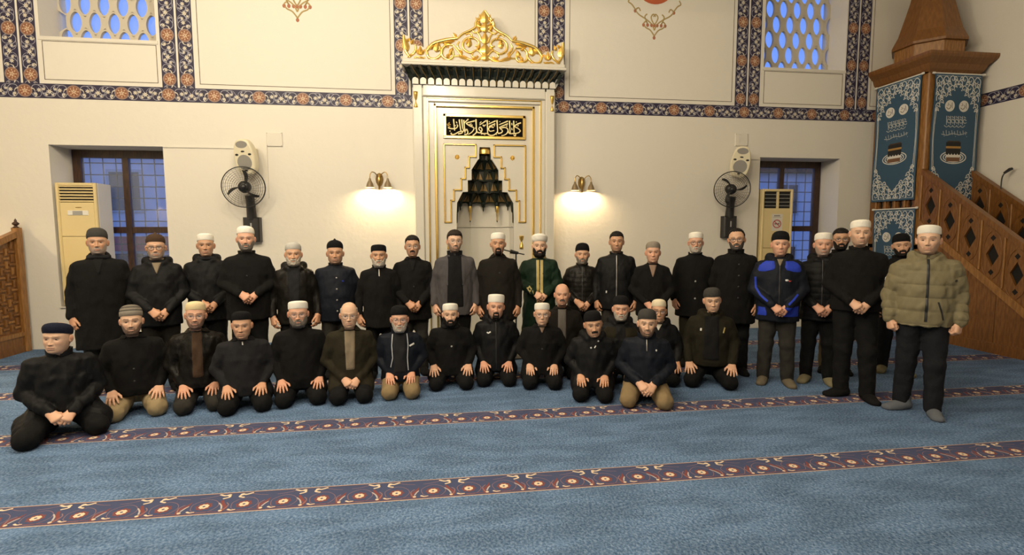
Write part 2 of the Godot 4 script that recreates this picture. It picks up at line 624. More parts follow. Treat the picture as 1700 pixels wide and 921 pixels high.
func head_surface(p: Dictionary) -> Dictionary:
	# one continuous surface from the crown over face and neck into the chest, in head axes
	if head_rows.is_empty():
		for k in 13:
			head_rows.append(0.119 - 0.069 * pow(k / 13.0, 1.5))
		for k in 52:
			head_rows.append(0.05 - 0.0034 * k)
		for y in [-0.131, -0.142, -0.155, -0.17, -0.19, -0.21, -0.225]:
			head_rows.append(y)
	var wid: float = p.get("face_wide", 1.0)
	var jaw: float = p.get("jaw", 1.0)
	var nose: float = p.get("nose", 1.0)
	var lng: float = p.get("face_long", 1.0)
	var cheek: float = p.get("cheek", 1.0)
	var fat: float = p.get("neck", 1.0)
	var skin: Color = p.skin
	var lip := skin.lerp(Color(0.45, 0.16, 0.13), 0.42)
	var brow: Color = p.get("brow", Color(0.02, 0.014, 0.01))
	var brow_amt: float = p.get("brow_amount", 0.85)
	var stub: float = p.get("stubble", 0.25)
	var stubcol: Color = p.get("stubble_color", Color(0.06, 0.05, 0.045))
	var verts := PackedVector3Array()
	var cols := PackedColorArray()
	var idx := PackedInt32Array()
	var nc := HEAD_COLS
	var nr := head_rows.size()
	var tone := FastNoiseLite.new()
	tone.seed = int(p.get("seed", 1))
	tone.frequency = 28.0
	for r in nr:
		var y := head_rows[r]
		var ring := head_ring(y)
		var a := ring.x * (wid if y > -0.118 else lerpf(wid, 1.0, 0.5) * fat)
		if y < -0.03 and y > -0.125:
			a *= lerpf(1.0, jaw, smoothstep(-0.03, -0.08, y))
		var neck_shift := NECK_BACK * smoothstep(-0.1, -0.14, y)
		for c in nc:
			var u := TAU * c / nc
			if u > PI:
				u -= TAU
			var th := u - 0.42 * sin(u)
			var s := sin(th)
			var co := cos(th)
			var x := a * signf(s) * pow(absf(s), 0.88)
			var z := (ring.y if co > 0.0 else ring.z) * signf(co) * pow(absf(co), 0.88)
			var front := co > 0.0
			var col := skin * (1.0 + 0.06 * tone.get_noise_3d(x, y, z))
			col.a = 1.0
			if front and y < 0.065 and y > -0.125:
				var ax := absf(x)
				var dz := 0.0
				if ax < 0.035 and y < 0.028 and y > -0.052:
					var t := clampf((0.022 - y) / 0.058, 0.0, 1.0)
					var hh := lerpf(0.004, 0.0235 * nose, pow(t, 1.25))
					if y < -0.036:
						hh *= maxf(0.0, 1.0 + (y + 0.036) / 0.012)
					var ws := lerpf(0.0075, 0.0105, t)
					dz += hh * exp(-ax * ax / (ws * ws))
					dz += 0.007 * nose * bump((ax - 0.0125) / 0.0065, (y + 0.036) / 0.007)
				dz -= 0.0105 * bump((ax - 0.032) / 0.017, (y - 0.001) / 0.0105)
				dz += 0.0055 * bump((ax - 0.029) / 0.022, (y - 0.022) / 0.0085)
				dz += 0.0055 * cheek * bump((ax - 0.044) / 0.018, (y + 0.027) / 0.018)
				dz -= 0.004 * bump((ax - 0.046) / 0.016, (y + 0.066) / 0.02) * (1.6 - cheek)
				dz += 0.005 * bump(ax / 0.03, (y + 0.066) / 0.02)
				dz -= 0.0025 * bump((ax - 0.026 - (-0.04 - y) * 0.25) / 0.005, (y + 0.05) / 0.018)
				var lw := exp(-pow(ax / 0.0235, 4.0))
				dz += lw * (0.0040 * bump(0.0, (y + 0.0615) / 0.0045) + 0.0048 * bump(0.0, (y + 0.0735) / 0.0055) - 0.004 * bump(0.0, (y + 0.067) / 0.0022))
				dz -= 0.003 * bump(ax / 0.02, (y + 0.085) / 0.006)
				dz += 0.006 * bump(ax / 0.02, (y + 0.103) / 0.011)
				z += dz
				var inlip := lw * smoothstep(-0.057, -0.060, y) * smoothstep(-0.0795, -0.0765, y)
				col = col.lerp(lip, inlip * 0.85)
				if absf(y + 0.067) < 0.0018 and ax < 0.024:
					col = col.lerp(Color(0.09, 0.03, 0.025), 0.75)
				col = col.lerp(Color(skin.r, skin.g * 0.72, skin.b * 0.66), 0.35 * bump((ax - 0.043) / 0.018, (y + 0.03) / 0.016) + 0.3 * bump(ax / 0.012, (y + 0.036) / 0.012))
				var yb := 0.0245 + 0.0045 * (1.0 - pow((ax - 0.032) / 0.022, 2.0)) - 0.004 * smoothstep(0.045, 0.056, ax)
				var bm := smoothstep(0.0048, 0.0026, absf(y - yb)) * smoothstep(0.010, 0.014, ax) * smoothstep(0.056, 0.050, ax)
				col = col.lerp(brow, bm * brow_amt)
				if absf(y + 0.0435) < 0.003 and absf(ax - 0.0075) < 0.0035:
					col = col.lerp(Color(0.05, 0.02, 0.015), 0.7)
			if y < -0.01:
				col = col.lerp(stubcol, stub * beard_mask(x, y, z, front) * (0.85 + 0.4 * tone.get_noise_3d(x * 4.0, y * 4.0, z * 4.0)))
			verts.append(Vector3(x, y * lng, z + neck_shift))
			cols.append(col)
	for r in nr - 1:
		for c in nc:
			var d := (c + 1) % nc
			var p0 := r * nc + c
			var p1 := r * nc + d
			idx.append_array(PackedInt32Array([p0, p1, p0 + nc, p1, p1 + nc, p0 + nc]))
	return {"v": verts, "c": cols, "i": idx, "rows": nr}
func smooth_normals(v: PackedVector3Array, idx: PackedInt32Array) -> PackedVector3Array:
	var n := PackedVector3Array()
	n.resize(v.size())
	for t in range(0, idx.size(), 3):
		var a := idx[t]
		var b := idx[t + 1]
		var c := idx[t + 2]
		var f := (v[c] - v[a]).cross(v[b] - v[a])
		n[a] += f
		n[b] += f
		n[c] += f
	for k in n.size():
		n[k] = n[k].normalized()
	return n
func shell_from_head(h: Dictionary, normals: PackedVector3Array, mask: PackedFloat32Array, thick: PackedFloat32Array, parent: Node3D, called: String, mat: Material, xf: Array) -> void:
	# a raised shell (hair or beard) over the part of the head where the mask is above nothing
	var v: PackedVector3Array = h.v
	var remap := PackedInt32Array()
	remap.resize(v.size())
	remap.fill(-1)
	var nv := PackedVector3Array()
	var idx: PackedInt32Array = h.i
	var out := PackedInt32Array()
	for t in range(0, idx.size(), 3):
		var keep := false
		for q in 3:
			if mask[idx[t + q]] > 0.35:
				keep = true
		if not keep:
			continue
		for q in 3:
			var a := idx[t + q]
			if remap[a] < 0:
				remap[a] = nv.size()
				nv.append(v[a] + normals[a] * (thick[a] * smoothstep(0.2, 0.9, mask[a]) - 0.0015 * (1.0 - smoothstep(0.2, 0.5, mask[a]))))
			out.append(remap[a])
	if out.is_empty():
		return
	var nn := smooth_normals(nv, out)
	for k in nv.size():
		nv[k] = bend(nv[k], xf)
	nn = smooth_normals(nv, out)
	mesh_node(called, nv, nn, out, mat, parent)
func bend(p: Vector3, xf: Array) -> Vector3:
	# xf: [scale, head basis, head place, neck foot place]; the head turns, the neck foot stays
	var s: float = xf[0]
	var w := smoothstep(-0.215, -0.115, p.y)
	var turned: Vector3 = (xf[1] as Basis) * (p * s)
	return (p * s).lerp(turned, w) + (xf[3] as Vector3).lerp(xf[2], w)
func mesh_node(called: String, v: PackedVector3Array, n: PackedVector3Array, idx: PackedInt32Array, mat: Material, parent: Node, cols := PackedColorArray()) -> MeshInstance3D:
	var arr := []
	arr.resize(Mesh.ARRAY_MAX)
	arr[Mesh.ARRAY_VERTEX] = v
	arr[Mesh.ARRAY_NORMAL] = n
	arr[Mesh.ARRAY_INDEX] = idx
	if cols.size() == v.size():
		arr[Mesh.ARRAY_COLOR] = cols
	var m := ArrayMesh.new()
	m.add_surface_from_arrays(Mesh.PRIMITIVE_TRIANGLES, arr)
	m.surface_set_material(0, mat)
	var o := MeshInstance3D.new()
	o.name = called
	o.mesh = m
	parent.add_child(o, true)
	return o

# ---- a bag of triangles, for the body mesh and small hard parts
class Bag:
	var v := PackedVector3Array()
	var n := PackedVector3Array()
	var c := PackedColorArray()
	var i := PackedInt32Array()
	func add(av: PackedVector3Array, an: PackedVector3Array, ai: PackedInt32Array, xf: Transform3D, col: Color, flip := false) -> void:
		var base := v.size()
		var nb := xf.basis.inverse().transposed()
		for k in av.size():
			v.append(xf * av[k])
			n.append((nb * an[k]).normalized())
			c.append(col)
		for t in range(0, ai.size(), 3):
			i.append(base + ai[t])
			i.append(base + ai[t + (2 if flip else 1)])
			i.append(base + ai[t + (1 if flip else 2)])
	func ball(xf: Transform3D, tint: Array, rows := 8, cols := 12) -> void:
		# tint: a function of the local unit vector is too slow; tint = [white, iris, iris radius, lid] or [colour]
		var base := v.size()
		var nb := xf.basis.inverse().transposed()
		for r in rows + 1:
			var ph := PI * r / rows
			for q in cols:
				var th := TAU * q / cols
				var u := Vector3(sin(ph) * cos(th), sin(ph) * sin(th), cos(ph))
				v.append(xf * u)
				n.append((nb * u).normalized())
				var col: Color = tint[0]
				if tint.size() > 1:
					var d := Vector2(u.x / tint[2], u.y * 0.45 / tint[2]).length()
					col = tint[1] if d < 1.0 else tint[0]
					if u.y > 0.42 or u.y < -0.7 or absf(u.x) > 0.9:
						col = tint[3]
				c.append(col)
		for r in rows:
			for q in cols:
				var a := base + r * cols + q
				var b := base + r * cols + (q + 1) % cols
				i.append_array(PackedInt32Array([a, b, a + cols, b, b + cols, a + cols]))
	func tube(pts: Array, radii: Array, col: Color, sides := 8, closed := false) -> void:
		var base := v.size()
		var m := pts.size()
		var up := Vector3.UP
		for k in m:
			var p: Vector3 = pts[k]
			var a: Vector3 = pts[(k - 1 + m) % m] if closed or k > 0 else p
			var b: Vector3 = pts[(k + 1) % m] if closed or k < m - 1 else p
			var dir := (b - a).normalized()
			var ref := Vector3.RIGHT if absf(dir.dot(Vector3.FORWARD)) > 0.9 else Vector3.FORWARD
			var sx := dir.cross(ref).normalized()
			var sy := dir.cross(sx).normalized()
			var rad: float = radii[k] if k < radii.size() else radii[radii.size() - 1]
			for q in sides:
				var th := TAU * q / sides
				var u := sx * cos(th) + sy * sin(th)
				v.append(p + u * rad)
				n.append(u)
				c.append(col)
		for k in (m if closed else m - 1):
			for q in sides:
				var a := base + k * sides + q
				var b := base + k * sides + (q + 1) % sides
				var a2 := base + ((k + 1) % m) * sides + q
				var b2 := base + ((k + 1) % m) * sides + (q + 1) % sides
				i.append_array(PackedInt32Array([a, a2, b, b, a2, b2]))
		if not closed:
			for e in 2:
				var k2 := base + (0 if e == 0 else (m - 1) * sides)
				var mid := v.size()
				v.append(pts[0] if e == 0 else pts[m - 1])
				var dir2: Vector3 = ((pts[0] - pts[1]) if e == 0 else (pts[m - 1] - pts[m - 2])).normalized()
				n.append(dir2)
				c.append(col)
				for q in sides:
					if e == 0:
						i.append_array(PackedInt32Array([mid, k2 + q, k2 + (q + 1) % sides]))
					else:
						i.append_array(PackedInt32Array([mid, k2 + (q + 1) % sides, k2 + q]))
var hand_cache := {}
func hand_mesh(pose: String) -> Array:
	# a right hand: wrist at the origin, fingers along +z, back of the hand +y, thumb on +x
	if hand_cache.has(pose):
		return hand_cache[pose]
	var curl: Array = {"flat": [0.22, 0.22, 0.16], "spread": [0.16, 0.2, 0.14], "fist": [0.95, 1.35, 0.7], "clasp": [0.75, 0.75, 0.4], "hang": [0.45, 0.6, 0.35]}[pose]
	var fan: float = {"flat": 0.6, "spread": 1.25, "fist": 0.15, "clasp": 0.25, "hang": 0.3}[pose]
	var f := Field.new()
	f.cell = 0.0042
	f.cap(Vector3(0, 0, -0.022), Vector3(0, 0, 0.0), 0.026, 0.025, 0.02)
	f.cap(Vector3(0.004, 0, -0.02), Vector3(0.008, 0, 0.0), 0.026, 0.024, 0.02)
	var roots := [Vector3(0.031, 0.002, 0.088), Vector3(0.0105, 0.004, 0.093), Vector3(-0.0105, 0.002, 0.089), Vector3(-0.030, -0.002, 0.080)]
	var lens := [0.074, 0.082, 0.076, 0.060]
	var angs := [0.16, 0.04, -0.09, -0.24]
	for q in 4:
		f.cap(Vector3(roots[q].x * 0.45, 0, 0.005), roots[q], 0.0155, 0.0125, 0.022)
	for q in 4:
		var side: float = angs[q] * fan
		var p: Vector3 = roots[q]
		var pitch := 0.0
		var seg := [0.45, 0.31, 0.24]
		var rad := [0.0098, 0.0088, 0.0080, 0.0066]
		if q == 3:
			rad = [0.0084, 0.0076, 0.0068, 0.0058]
		for s in 3:
			pitch += curl[s] * (1.0 + 0.1 * q)
			var dir := Vector3(sin(side) * cos(pitch), -sin(pitch), cos(side) * cos(pitch))
			var e = p + dir * lens[q] * seg[s]
			f.cap(p, e, rad[s], rad[s + 1], 0.006)
			p = e
	var t0 := Vector3(0.016, -0.006, 0.022)
	if pose == "fist" or pose == "clasp":
		f.cap(t0, Vector3(0.040, -0.016, 0.052), 0.0150, 0.0118, 0.014)
		f.cap(Vector3(0.040, -0.016, 0.052), Vector3(0.036, -0.026, 0.082), 0.0112, 0.0098, 0.006)
		f.cap(Vector3(0.036, -0.026, 0.082), Vector3(0.020, -0.030, 0.100), 0.0096, 0.0078, 0.006)
	else:
		f.cap(t0, Vector3(0.044, -0.008, 0.050), 0.0150, 0.0118, 0.014)
		f.cap(Vector3(0.044, -0.008, 0.050), Vector3(0.062, -0.012, 0.078), 0.0112, 0.0100, 0.006)
		f.cap(Vector3(0.062, -0.012, 0.078), Vector3(0.068, -0.016, 0.102), 0.0098, 0.0078, 0.006)
	f.seeds = [Vector3(0.0, 0.0, -0.015)]
	# start from the side of the wrist: walking along +z would run through the whole hand
	var m := f.mesh()
	hand_cache[pose] = m
	return m
func foot_mesh(kind: String) -> Array:
	if hand_cache.has(kind):
		return hand_cache[kind]
	var f := Field.new()
	f.cell = 0.008
	f.floor_cut = 0.0
	f.cap(Vector3(0, 0.14, -0.03), Vector3(0, 0.06, -0.035), 0.043, 0.045, 0.03)
	f.cap(Vector3(0, 0.035, -0.05), Vector3(0.005, 0.04, 0.06), 0.040, 0.042, 0.03)
	f.cap(Vector3(0, 0.03, 0.02), Vector3(0.012, 0.022, 0.135), 0.043, 0.034, 0.03)
	f.cap(Vector3(-0.01, 0.025, 0.05), Vector3(-0.018, 0.018, 0.12), 0.034, 0.028, 0.03)
	var m := f.mesh()
	hand_cache[kind] = m
	return m

# ============================================================ people: dressing a figure
func strip(f: Field, pts: Array, width: float, lift: float, mat: Material, parent: Node3D, called: String, x_from := 0.6) -> void:
	# a band that lies on the cloth along a line of (x, y) points
	var line: Array[Vector2] = []
	for k in pts.size() - 1:
		var a: Vector2 = pts[k]
		var b: Vector2 = pts[k + 1]
		var m := maxi(1, int((b - a).length() / 0.018))
		for q in m:
			line.append(a.lerp(b, float(q) / m))
	line.append(pts[pts.size() - 1])
	var v := PackedVector3Array()
	var idx := PackedInt32Array()
	for k in line.size():
		var d := (line[mini(k + 1, line.size() - 1)] - line[maxi(k - 1, 0)]).normalized()
		var nrm := Vector2(d.y, -d.x) * width * 0.5
		var pa := line[k] - nrm
		var pb := line[k] + nrm
		var za := f.front(pa.x, pa.y, x_from)
		var zb := f.front(pb.x, pb.y, x_from)
		if za < -1.0: za = maxf(zb, 0.0)
		if zb < -1.0: zb = za
		v.append(Vector3(pa.x, pa.y, za - 0.004))
		v.append(Vector3(pa.x, pa.y, za + lift))
		v.append(Vector3(pb.x, pb.y, zb + lift))
		v.append(Vector3(pb.x, pb.y, zb - 0.004))
	for k in line.size() - 1:
		for q in 3:
			var a := k * 4 + q
			idx.append_array(PackedInt32Array([a, a + 4, a + 1, a + 1, a + 4, a + 5]))
	mesh_node(called, v, smooth_normals(v, idx), idx, mat, parent)
func patch(f: Field, rows: Array, lift: float, mat: Material, parent: Node3D, called: String, nc := 8) -> void:
	# a panel lying on the cloth: rows of [y, x from, x to], from the top down
	var fine := []
	for r in rows.size() - 1:
		var m := maxi(1, int(absf(rows[r][0] - rows[r + 1][0]) / 0.014))
		for q in m:
			var t := float(q) / m
			fine.append([lerpf(rows[r][0], rows[r + 1][0], t), lerpf(rows[r][1], rows[r + 1][1], t), lerpf(rows[r][2], rows[r + 1][2], t)])
	fine.append(rows[rows.size() - 1])
	rows = fine
	nc = maxi(4, int(absf(rows[0][2] - rows[0][1]) / 0.012))
	if nc > 6:
		lift += 0.004
	var v := PackedVector3Array()
	var idx := PackedInt32Array()
	for r in rows.size():
		for c in nc + 1:
			var x := lerpf(rows[r][1], rows[r][2], float(c) / nc)
			var z := f.front(x, rows[r][0])
			if z < -1.0: z = 0.0
			var edge := c == 0 or c == nc or r == rows.size() - 1
			v.append(Vector3(x, rows[r][0], z + (-0.003 if edge else lift)))
	for r in rows.size() - 1:
		for c in nc:
			var a := r * (nc + 1) + c
			idx.append_array(PackedInt32Array([a, a + 1, a + nc + 1, a + 1, a + nc + 2, a + nc + 1]))
	mesh_node(called, v, smooth_normals(v, idx), idx, mat, parent)
func button(f: Field, x: float, y: float, r: float, mat: Material, parent: Node3D, called := "button") -> void:
	var z := f.front(x, y)
	if z < -1.0:
		return
	var b := Bag.new()
	b.ball(Transform3D(Basis.from_scale(Vector3(r, r, r * 0.4)), Vector3(x, y, z + r * 0.15)), [Color.WHITE], 6, 10)
	mesh_node(called, b.v, b.n, b.i, mat, parent)
func collar(parent: Node3D, mat: Material, at: Vector3, inner: Vector2, outer: Vector2, rise: float, gap: float, thick := 0.012, called := "collar") -> void:
	# a band round the neck: starts at inner radii, ends at outer radii, `rise` higher (or lower)
	var v := PackedVector3Array()
	var idx := PackedInt32Array()
	var m := 26
	for k in m + 1:
		var th := lerpf(gap, TAU - gap, float(k) / m)
		var dir := Vector2(sin(th), cos(th))
		var soft := 0.55 + 0.45 * smoothstep(0.0, 0.25, minf(float(k) / m, 1.0 - float(k) / m) + 0.02)
		var a := at + Vector3(dir.x * inner.x, 0, dir.y * inner.y)
		var e := at + Vector3(dir.x * lerpf(inner.x, outer.x, soft), rise * soft, dir.y * lerpf(inner.y, outer.y, soft))
		var o := Vector3(dir.x, 0.3, dir.y).normalized() * thick
		v.append(a); v.append(e); v.append(e + o * 0.5 + Vector3(0, thick * 0.35 * signf(rise), 0)); v.append(e + o); v.append(a + o)
	for k in m:
		for q in 4:
			var a := k * 5 + q
			idx.append_array(PackedInt32Array([a, a + 5, a + 1, a + 1, a + 5, a + 6]))
	mesh_node(called, v, smooth_normals(v, idx), idx, mat, parent)
func headwear(kind: String, p: Dictionary, parent: Node3D, xf: Array) -> void:
	var mat: Material = p.cap_mat
	var y0: float = p.get("cap_y", 0.048)
	var tilt: float = p.get("cap_tilt", 0.22)
	var wid: float = p.get("face_wide", 1.0)
	var prof: Array = {
		"takke": [[-0.004, 1.0], [0.0, 1.035], [0.02, 1.04], [0.045, 1.03], [0.058, 0.99], [0.066, 0.9], [0.070, 0.7], [0.071, 0.35], [0.071, 0.01]],
		"low_takke": [[-0.004, 1.0], [0.0, 1.035], [0.022, 1.035], [0.042, 1.0], [0.058, 0.91], [0.069, 0.74], [0.076, 0.5], [0.079, 0.25], [0.08, 0.01]],
		"tall_takke": [[-0.004, 1.0], [0.0, 1.03], [0.02, 1.045], [0.055, 1.045], [0.072, 1.02], [0.080, 0.95], [0.083, 0.75], [0.083, 0.4], [0.083, 0.01]],
		"beanie": [[-0.006, 1.0], [-0.004, 1.05], [0.012, 1.07], [0.034, 1.065], [0.04, 1.03], [0.055, 1.0], [0.070, 0.92], [0.082, 0.79], [0.090, 0.62], [0.0955, 0.38], [0.097, 0.01]],
		"flat_beanie": [[-0.006, 1.0], [-0.004, 1.05], [0.014, 1.09], [0.034, 1.10], [0.052, 1.03], [0.066, 0.88], [0.074, 0.66], [0.079, 0.4], [0.081, 0.01]],
		"turban": [[-0.004, 1.0], [0.0, 1.06], [0.012, 1.15], [0.03, 1.19], [0.052, 1.22], [0.064, 1.2], [0.07, 1.12], [0.072, 1.04], [0.080, 0.98], [0.086, 0.85], [0.089, 0.6], [0.09, 0.01]],
		"knit_cap": [[-0.004, 1.0], [0.0, 1.04], [0.02, 1.05], [0.04, 1.02], [0.06, 0.92], [0.076, 0.74], [0.086, 0.48], [0.093, 0.2], [0.108, 0.09], [0.112, 0.01]]}[kind]
	var v := PackedVector3Array()
	var c := PackedColorArray()
	var idx := PackedInt32Array()
	var nc := 40
	var bands: Array = p.get("cap_bands", [])
	for r in prof.size():
		for q in nc:
			var th := TAU * q / nc
			var yb := y0 + tilt * 0.09 * (cos(th) - 0.35)
			var ring := head_ring(yb)
			ring = head_ring(lerpf(yb, 0.03, 0.35))
			var k: float = prof[r][1]
			var rib := 1.0
			if kind == "turban" and r > 1 and r < 7:
				rib = 1.0 + 0.012 * sin(th * 9.0 + r * 1.9)
			elif kind.ends_with("beanie") or kind == "knit_cap":
				rib = 1.0 + 0.006 * (1.0 if q % 2 == 0 else -1.0) * (1.0 if r > 0 and r < prof.size() - 3 else 0.0)
			var x := (ring.x * wid + 0.0035) * k * sin(th) * rib
			var z := ((ring.y + 0.003) if cos(th) > 0.0 else (ring.z + 0.003)) * k * cos(th) * rib
			v.append(Vector3(x, y0 + tilt * (z - 0.012) + prof[r][0] * p.get("cap_high", 1.0), z - 0.003))
			var col := Color.WHITE
			for b in bands:
				if prof[r][0] >= b[0] and prof[r][0] <= b[1]:
					col = b[2]
			c.append(col)
	for r in prof.size() - 1:
		for q in nc:
			var a := r * nc + q
			var b := r * nc + (q + 1) % nc
			idx.append_array(PackedInt32Array([a, a + nc, b, b, a + nc, b + nc]))
	for k in v.size():
		v[k] = bend(v[k], xf)
	mesh_node("cap", v, smooth_normals(v, idx), idx, mat, parent, c if bands.size() else PackedColorArray())
func spectacles(p: Dictionary, parent: Node3D, xf: Array, face_z: float) -> void:
	var big: float = p.get("lens", 1.0)
	var b := Bag.new()
	var wire: float = p.get("rim", 0.0016)
	var lens := Bag.new()
	for s in [-1, 1]:
		var ring := []
		var mid := Vector3(s * 0.0325, -0.003, face_z)
		for k in 20:
			var th := TAU * k / 20
			ring.append(bend(mid + Vector3(cos(th) * 0.0255 * big * (1.0 - 0.06 * sin(th)), signf(sin(th)) * pow(absf(sin(th)), 0.8) * 0.0175 * big, -absf(0.0325 * 0 + cos(th) * s * 0.5 + 0.5) * 0.004), xf))
		b.tube(ring, [wire], Color.WHITE, 6, true)
		var hinge := mid + Vector3(s * 0.0255 * big, 0.006, -0.004)
		b.tube([bend(hinge, xf), bend(Vector3(s * 0.073, 0.006, face_z - 0.035), xf), bend(Vector3(s * 0.080, 0.004, 0.005), xf), bend(Vector3(s * 0.081, -0.012, -0.012), xf)], [wire], Color.WHITE, 6)
		var m := lens.v.size()
		lens.v.append(bend(mid, xf)); lens.n.append(Vector3(0, 0, 1)); lens.c.append(Color.WHITE)
		for k in 20:
			lens.v.append(ring[k]); lens.n.append(Vector3(0, 0, 1)); lens.c.append(Color.WHITE)
		for k in 20:
			lens.i.append_array(PackedInt32Array([m, m + 1 + (k + 1) % 20, m + 1 + k]))
	b.tube([bend(Vector3(-0.009, 0.004, face_z), xf), bend(Vector3(0, 0.007, face_z + 0.003), xf), bend(Vector3(0.009, 0.004, face_z), xf)], [wire], Color.WHITE, 6)
	var g := mesh_node("glasses", b.v, b.n, b.i, p.get("rim_mat", M.rim_dark), parent)
	mesh_node("lenses", lens.v, lens.n, lens.i, M.lens, g)

func person(p: Dictionary) -> Node3D:
	var root := Node3D.new()
	root.name = "person" if people == 0 else "person_%03d" % people
	people += 1
	add_child(root)
	root.position = Vector3(p.x, 0, p.z)
	root.rotation_degrees.y = p.get("turn", rad_to_deg(atan2(-p.x, 8.63 - p.z)) * 0.85)
	root.set_meta("label", p.label)
	root.set_meta("category", "person")
	root.set_meta("group", p.group)
	var rng := RandomNumberGenerator.new()
	rng.seed = people * 77 + 5
	p.seed = people
	var stand: bool = p.pose == "stand"
	var top: float = p.top
	var hs: float = p.get("head", 1.09)
	var cap_extra: float = 0.0 if not p.has("cap") else {"takke": 0.012, "low_takke": 0.010, "tall_takke": 0.022, "beanie": 0.026, "flat_beanie": 0.022, "turban": 0.03, "knit_cap": 0.035}[p.cap]
	var head_y := top - (0.119 + cap_extra) * hs
	var b: float = clampf(top / 1.74, 0.9, 1.06) if stand else p.get("size", 1.0)
	var sy := head_y / (1.609 if stand else 0.859)
	var g: float = p.get("girth", 1.0)
	var lean: float = p.get("lean", 0.0 if stand else 0.05)
	var shx: float = p.get("shift", 0.0)
	# ---- joints
	var sh := 0.168 * b * lerpf(1.0, g, 0.6)
	var shoulder_y := (1.358 if stand else 0.626) * sy
	var shoulders := {}
	var elbows := {}
	var wrists := {}
	var hand_dir := {}
	var hand_up := {}
	var hand_pose := {}
	var arms: String = p.arms
	var spread: float = p.get("spread", 0.145)
	for s in [-1, 1]:
		shoulders[s] = Vector3(s * sh, shoulder_y, -0.01 + lean * 0.6)
		var hy: float = p.get("hand_y", 0.0)
		match arms:
			"clasp":
				elbows[s] = Vector3(s * 0.242 * lerpf(1.0, g, 0.7), (1.10 + hy * 0.3) * sy, 0.0)
				wrists[s] = Vector3(-0.070 if s < 0 else 0.078, (0.925 + hy) * sy + (0.014 if s < 0 else -0.010), 0.172 * g + (0.038 if s < 0 else 0.012))
				hand_dir[s] = Vector3(-s * 0.74, -0.62, 0.34 if s < 0 else 0.26)
				hand_up[s] = Vector3(s * 0.12, 0.35, 0.95)
				hand_pose[s] = "clasp"
			"sides":
				elbows[s] = Vector3(s * 0.238 * lerpf(1.0, g, 0.7), 1.09 * sy, -0.035)
				wrists[s] = Vector3(s * 0.245 * lerpf(1.0, g, 0.8), (0.845 + hy) * sy, 0.045)
				hand_dir[s] = Vector3(-s * 0.12, -0.95, 0.25)
				hand_up[s] = Vector3(s * 0.75, 0.0, 0.6)
				hand_pose[s] = p.get("hand", "hang")
			"thighs":
				elbows[s] = Vector3(s * (0.245 * lerpf(1.0, g, 0.7)), 0.42 * sy, -0.015 + lean * 0.5)
				wrists[s] = Vector3(s * (spread + p.get("hand_out", 0.0)), 0.262 * b, 0.105 * b + p.get("hand_z", 0.0))
				hand_dir[s] = Vector3(-s * p.get("hand_in", 0.05), -0.42, 0.88)
				hand_up[s] = Vector3(s * 0.12, 0.9, 0.42)
				hand_pose[s] = p.get("hand", "spread")
			"lap":
				elbows[s] = Vector3(s * (0.245 * lerpf(1.0, g, 0.7)), 0.40 * sy, 0.0)
				wrists[s] = Vector3(s * 0.075, 0.245 * b + (0.012 if s < 0 else 0.0), 0.16 * b + p.get("hand_z", 0.0))
				hand_dir[s] = Vector3(-s * 0.5, -0.55, 0.7)
				hand_up[s] = Vector3(s * 0.35, 0.75, 0.6)
				hand_pose[s] = "clasp" if p.get("hand", "") != "point" else "hang"
	if p.has("wrist_at"):
		for s in p.wrist_at:
			wrists[s] = p.wrist_at[s]
	# ---- the coat
	var coat := Field.new()
	coat.cell = p.get("cell", 0.0135)
	coat.noise = cloth_noise
	coat.amp = p.get("folds", 0.011)
	coat.nsx = 900.0
	coat.nsy = 520.0
	var hem: float = p.get("hem", 0.74 if stand else 0.15)
	var flare: float = p.get("flare", 1.0)
	var belly: float = p.get("belly", 1.0)
	var t: Array
	if stand:
		t = [[hem, 0.212 * flare, 0.150 * flare, 0.0], [0.93, 0.208, 0.150 * belly, 0.0], [1.08, 0.200, 0.144 * belly, 0.004], [1.22, 0.196, 0.140, 0.002], [1.32, 0.188, 0.127, -0.004], [1.395, 0.172, 0.106, -0.008], [1.436, 0.112, 0.088, -0.008], [1.458, 0.076, 0.074, -0.006]]
		if hem < 0.72:
			t[0] = [hem, 0.225 * flare, 0.165 * flare, 0.0]
	else:
		t = [[hem, 0.215 * flare, 0.180 * flare, -0.02], [0.25, 0.198, 0.172 * belly, 0.0], [0.38, 0.185, 0.152 * belly, 0.012], [0.52, 0.188, 0.145, 0.006], [0.59, 0.188, 0.127, 0.0], [0.66, 0.172, 0.106, -0.004], [0.698, 0.112, 0.088, -0.004], [0.719, 0.076, 0.074, 0.0]]
	for r in t:
		var f2: float = r[0] / (1.45 if stand else 0.72)
		r[0] = r[0] * sy
		var gg := lerpf(1.0, g, 1.0 if r[1] > 0.12 else 0.3)
		r[1] = r[1] * b * gg
		r[2] = r[2] * b * gg
		r[3] = r[3] * b + lean * f2 * f2
	coat.torso(t)
	var pad: float = p.get("bulk", 1.0)
	coat.quilt = p.get("quilt", 0.0)
	coat.quilt_pitch = p.get("quilt_pitch", 0.085)
	var aq: float = 3.0 if coat.quilt > 0.0 else 0.0
	for s in [-1, 1]:
		var el: Vector3 = elbows[s]
		var wr: Vector3 = wrists[s]
		var cuff := wr.lerp(el, 0.04)
		var mid_arm: Vector3 = (shoulders[s] as Vector3).lerp(el, 0.45)
		coat.cap(shoulders[s], mid_arm, 0.062 * pad * b, 0.061 * pad * b, 0.07, aq * 0.5)
		coat.cap(mid_arm, el, 0.061 * pad * b, 0.057 * pad * b, 0.024, aq * 0.5)
		coat.cap(el, cuff, 0.057 * pad * b, 0.044 * pad * b, 0.016, aq)
